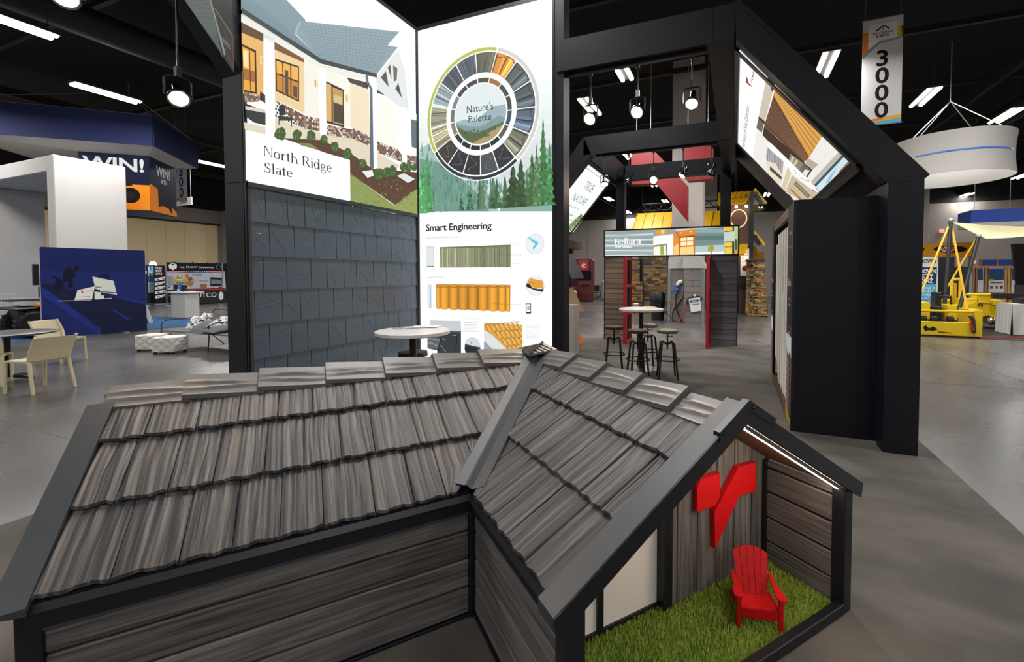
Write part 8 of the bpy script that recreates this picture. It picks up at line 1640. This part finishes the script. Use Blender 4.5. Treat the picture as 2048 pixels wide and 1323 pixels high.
MB().tube([(x0, yf + 0.02, zz(622)), (x1 - 0.2, yf + 0.02, zz(622)), (x1 - 0.05, yf + 0.1, zz(620))], 0.035, 10).build('tube_rail', 'yellow_machine', mc, world=True, smooth=50)
for px in (1848, 1868, 1902): q = aty(px, 642, yf + 0.2); MB().lathe([(0, -0.06), (0.1, -0.06), (0.1, 0.06), (0, 0.06)], 16, (q.x, yf + 0.25, zz(641)), axis=(1, 0, 0)).build('wheel', 'rubber', mc, world=True, smooth=40)
MB().tube([aty(1878, 610, yf + 0.5), aty(1878, 592, yf + 0.5), aty(1902, 592, yf + 0.5), aty(1902, 614, yf + 0.5)], 0.03, 8).build('roll_bar', 'black', mc, world=True, smooth=50); Bx(mc, 'winch', aty(1880, 640, yf).x, aty(1897, 640, yf).x, yf + 0.4, yf + 0.8, 0.22, zz(615), 'black')
MB().tube([aty(1941, 632, yf), aty(1946, 640, yf - 0.05), aty(1948, 665, yf - 0.05)], 0.05, 8).build('hose', 'black', mc, world=True, smooth=50); MB().tube([aty(1941, 640, yf - 0.1), aty(1947, 662, yf - 0.1)], 0.02, 6).build('red_grip', 'red_cable', mc, world=True)
pr = Print(Plane((0, yf - 0.002, 0), (1, 0, 0), (0, 0, 1)), 0.0); pr.px([(1846, 653), (1852, 650), (1858, 656), (1866, 652), (1876, 658), (1868, 661), (1856, 660), (1850, 662)], '1a180c'); pr.px([(1876, 662), (1904, 665), (1904, 666.5), (1876, 664)], '2a2610'); pr.done('print', 'print', mc)
mc2 = thing('yellow_machine', 'taller yellow machine with arched handle behind the anchor cart', 'machine', (7.0, 18.0, 0.01)); y2 = 18.0; X = lambda px: aty(px, 600, y2).x; Z = lambda py: aty(1930, py, y2).z
MB().tube([(X(1903), y2, Z(606)), (X(1903), y2, Z(562)), (X(1905), y2, Z(558)), (X(1918), y2, Z(558)), (X(1920), y2, Z(562)), (X(1920), y2, Z(606))], 0.05, 8).build('arched_handle', 'yellow_machine', mc2, world=True, smooth=50); Bx(mc2, 'column', X(1904), X(1914), y2 + 0.02, y2 + 0.2, 0.2, Z(566)); Bx(mc2, 'engine_box', X(1885), X(1925), y2 + 0.2, y2 + 0.9, 0.2, Z(600)); Bx(mc2, 'battery', X(1874), X(1886), y2 + 0.1, y2 + 0.5, 0.2, Z(585), 'black')
mc3 = thing('yellow_machine', 'wide low yellow machine with curved cut-out at the right edge', 'machine', (9.0, 17.5, 0.01)); y3 = 17.3; X = lambda px: aty(px, 620, y3).x; Z = lambda py: aty(1980, py, y3).z
MB().prism([(X(1925), y3, 0.3), (X(1925), y3, Z(612)), (X(1952), y3, Z(605)), (X(1985), y3, Z(612)), (X(2016), y3, Z(610)), (X(2016), y3, 0.1), (X(1990), y3, 0.12), (X(1988), y3, 0.3), (X(1978), y3, 0.42), (X(1965), y3, 0.36)], (0, 0.7, 0)).build('body', 'yellow_machine', mc3, world=True)
for (a, b_, c, d_) in ((1930, 1958, 598, 611), (1960, 1985, 592, 606), (1992, 2012, 600, 610)): Bx(mc3, 'upper_box', X(a), X(b_), y3 + 0.1, y3 + 0.6, Z(d_), Z(c))
MB().tube([(X(1935), y3 + 0.1, Z(589)), (X(1990), y3 + 0.1, Z(589))], 0.04, 8).build('tube_rail', 'yellow_machine', mc3, world=True, smooth=50); MB().tube([(X(1955), y3 - 0.02, Z(612)), (X(1957), y3 - 0.05, Z(607)), (X(1962), y3 - 0.05, Z(608)), (X(1963), y3 - 0.02, Z(613))], 0.02, 6).build('shackle', 'dark_chrome', mc3, world=True)
MB().ball((X(1980), y3 - 0.1, 0.25), 0.12, 10, 8).build('chrome_hub', 'chrome', mc3, world=True, smooth=60)
pr = Print(Plane((0, y3 - 0.002, 0), (1, 0, 0), (0, 0, 1)), 0.0); pr.px([(2000, 630), (2004, 626), (2010, 632), (2014, 628), (2012, 636), (2006, 634), (2003, 638)], '1a180c'); pr.px([(2003, 622), (2014, 620), (2018, 623), (2008, 624)], '1a180c'); pr.done('print', 'print', mc3)
t, *_ = rbox('black_beam', 'long black steel beam lying over the low yellow machine', 'beam', 1988, 2090, 587, 597, 16.9, 0.2, 'black')
q = aty(2018, 597, 16.95); MB().box(q.x, q.x + 0.2, 16.95, 17.1, 0, q.z).build('support', 'pine', t, world=True)
dt = thing('draped_table', 'table under a crumpled white cloth at the right edge', 'table', (7.6, 16.0, 0)); xa_ = aty(2024, 640, 15.7).x
def drape(i, j):
    x = xa_ + 1.6 * i; z = 0.02 + 0.83 * (1 - j); return Vector((x, 15.7 - 0.03 * math.sin(i * 40 + j * 2) * j - 0.05 * j, z))
m = MB(); m.grid(40, 8, drape); m.box(xa_ + 0.01, xa_ + 1.6, 15.7, 16.5, 0.8, 0.85); m.grid(20, 8, lambda i, j: Vector((xa_ - 0.03 * j - 0.02 * math.sin(i * 30) * j, 15.7 + 0.8 * i, 0.02 + 0.83 * (1 - j)))); m.build('cloth', 'white_matte', dt, world=True, smooth=60); MB().box(xa_ + 0.05, xa_ + 1.5, 15.76, 16.4, 0.0, 0.79).build('table_frame', 'pine', dt, world=True)
Bx(dt, 'black_case', xa_ + 0.25, xa_ + 1.0, 15.9, 16.3, 0.85, 1.0, 'black')
cw = thing('large_monitor', 'big black screen on a stand leaning at the right edge', 'monitor', (10.5, 20.0, 0)); a, b_, c, d_ = aty(2025, 487, 19.5), aty(2090, 487, 19.5), aty(2090, 570, 19.5), aty(2034, 567, 19.5); MB().prism([a, b_, c, d_], (0, 0.12, 0)).build('screen', 'black_gloss', cw, world=True); MB().box(d_.x, d_.x + 1.2, 19.55, 19.65, 0, d_.z).build('stand', 'dark_grey', cw, world=True)
o = MB().tube([atz(1948, 674), atz(1960, 675), atz(1985, 674), atz(2020, 676), atz(2060, 677)], 0.02, 6).build('cable', 'red_cable', smooth=60); o.location.z = 0.02; tag(o, 'red cable lying along the front of the black mat', 'cable')
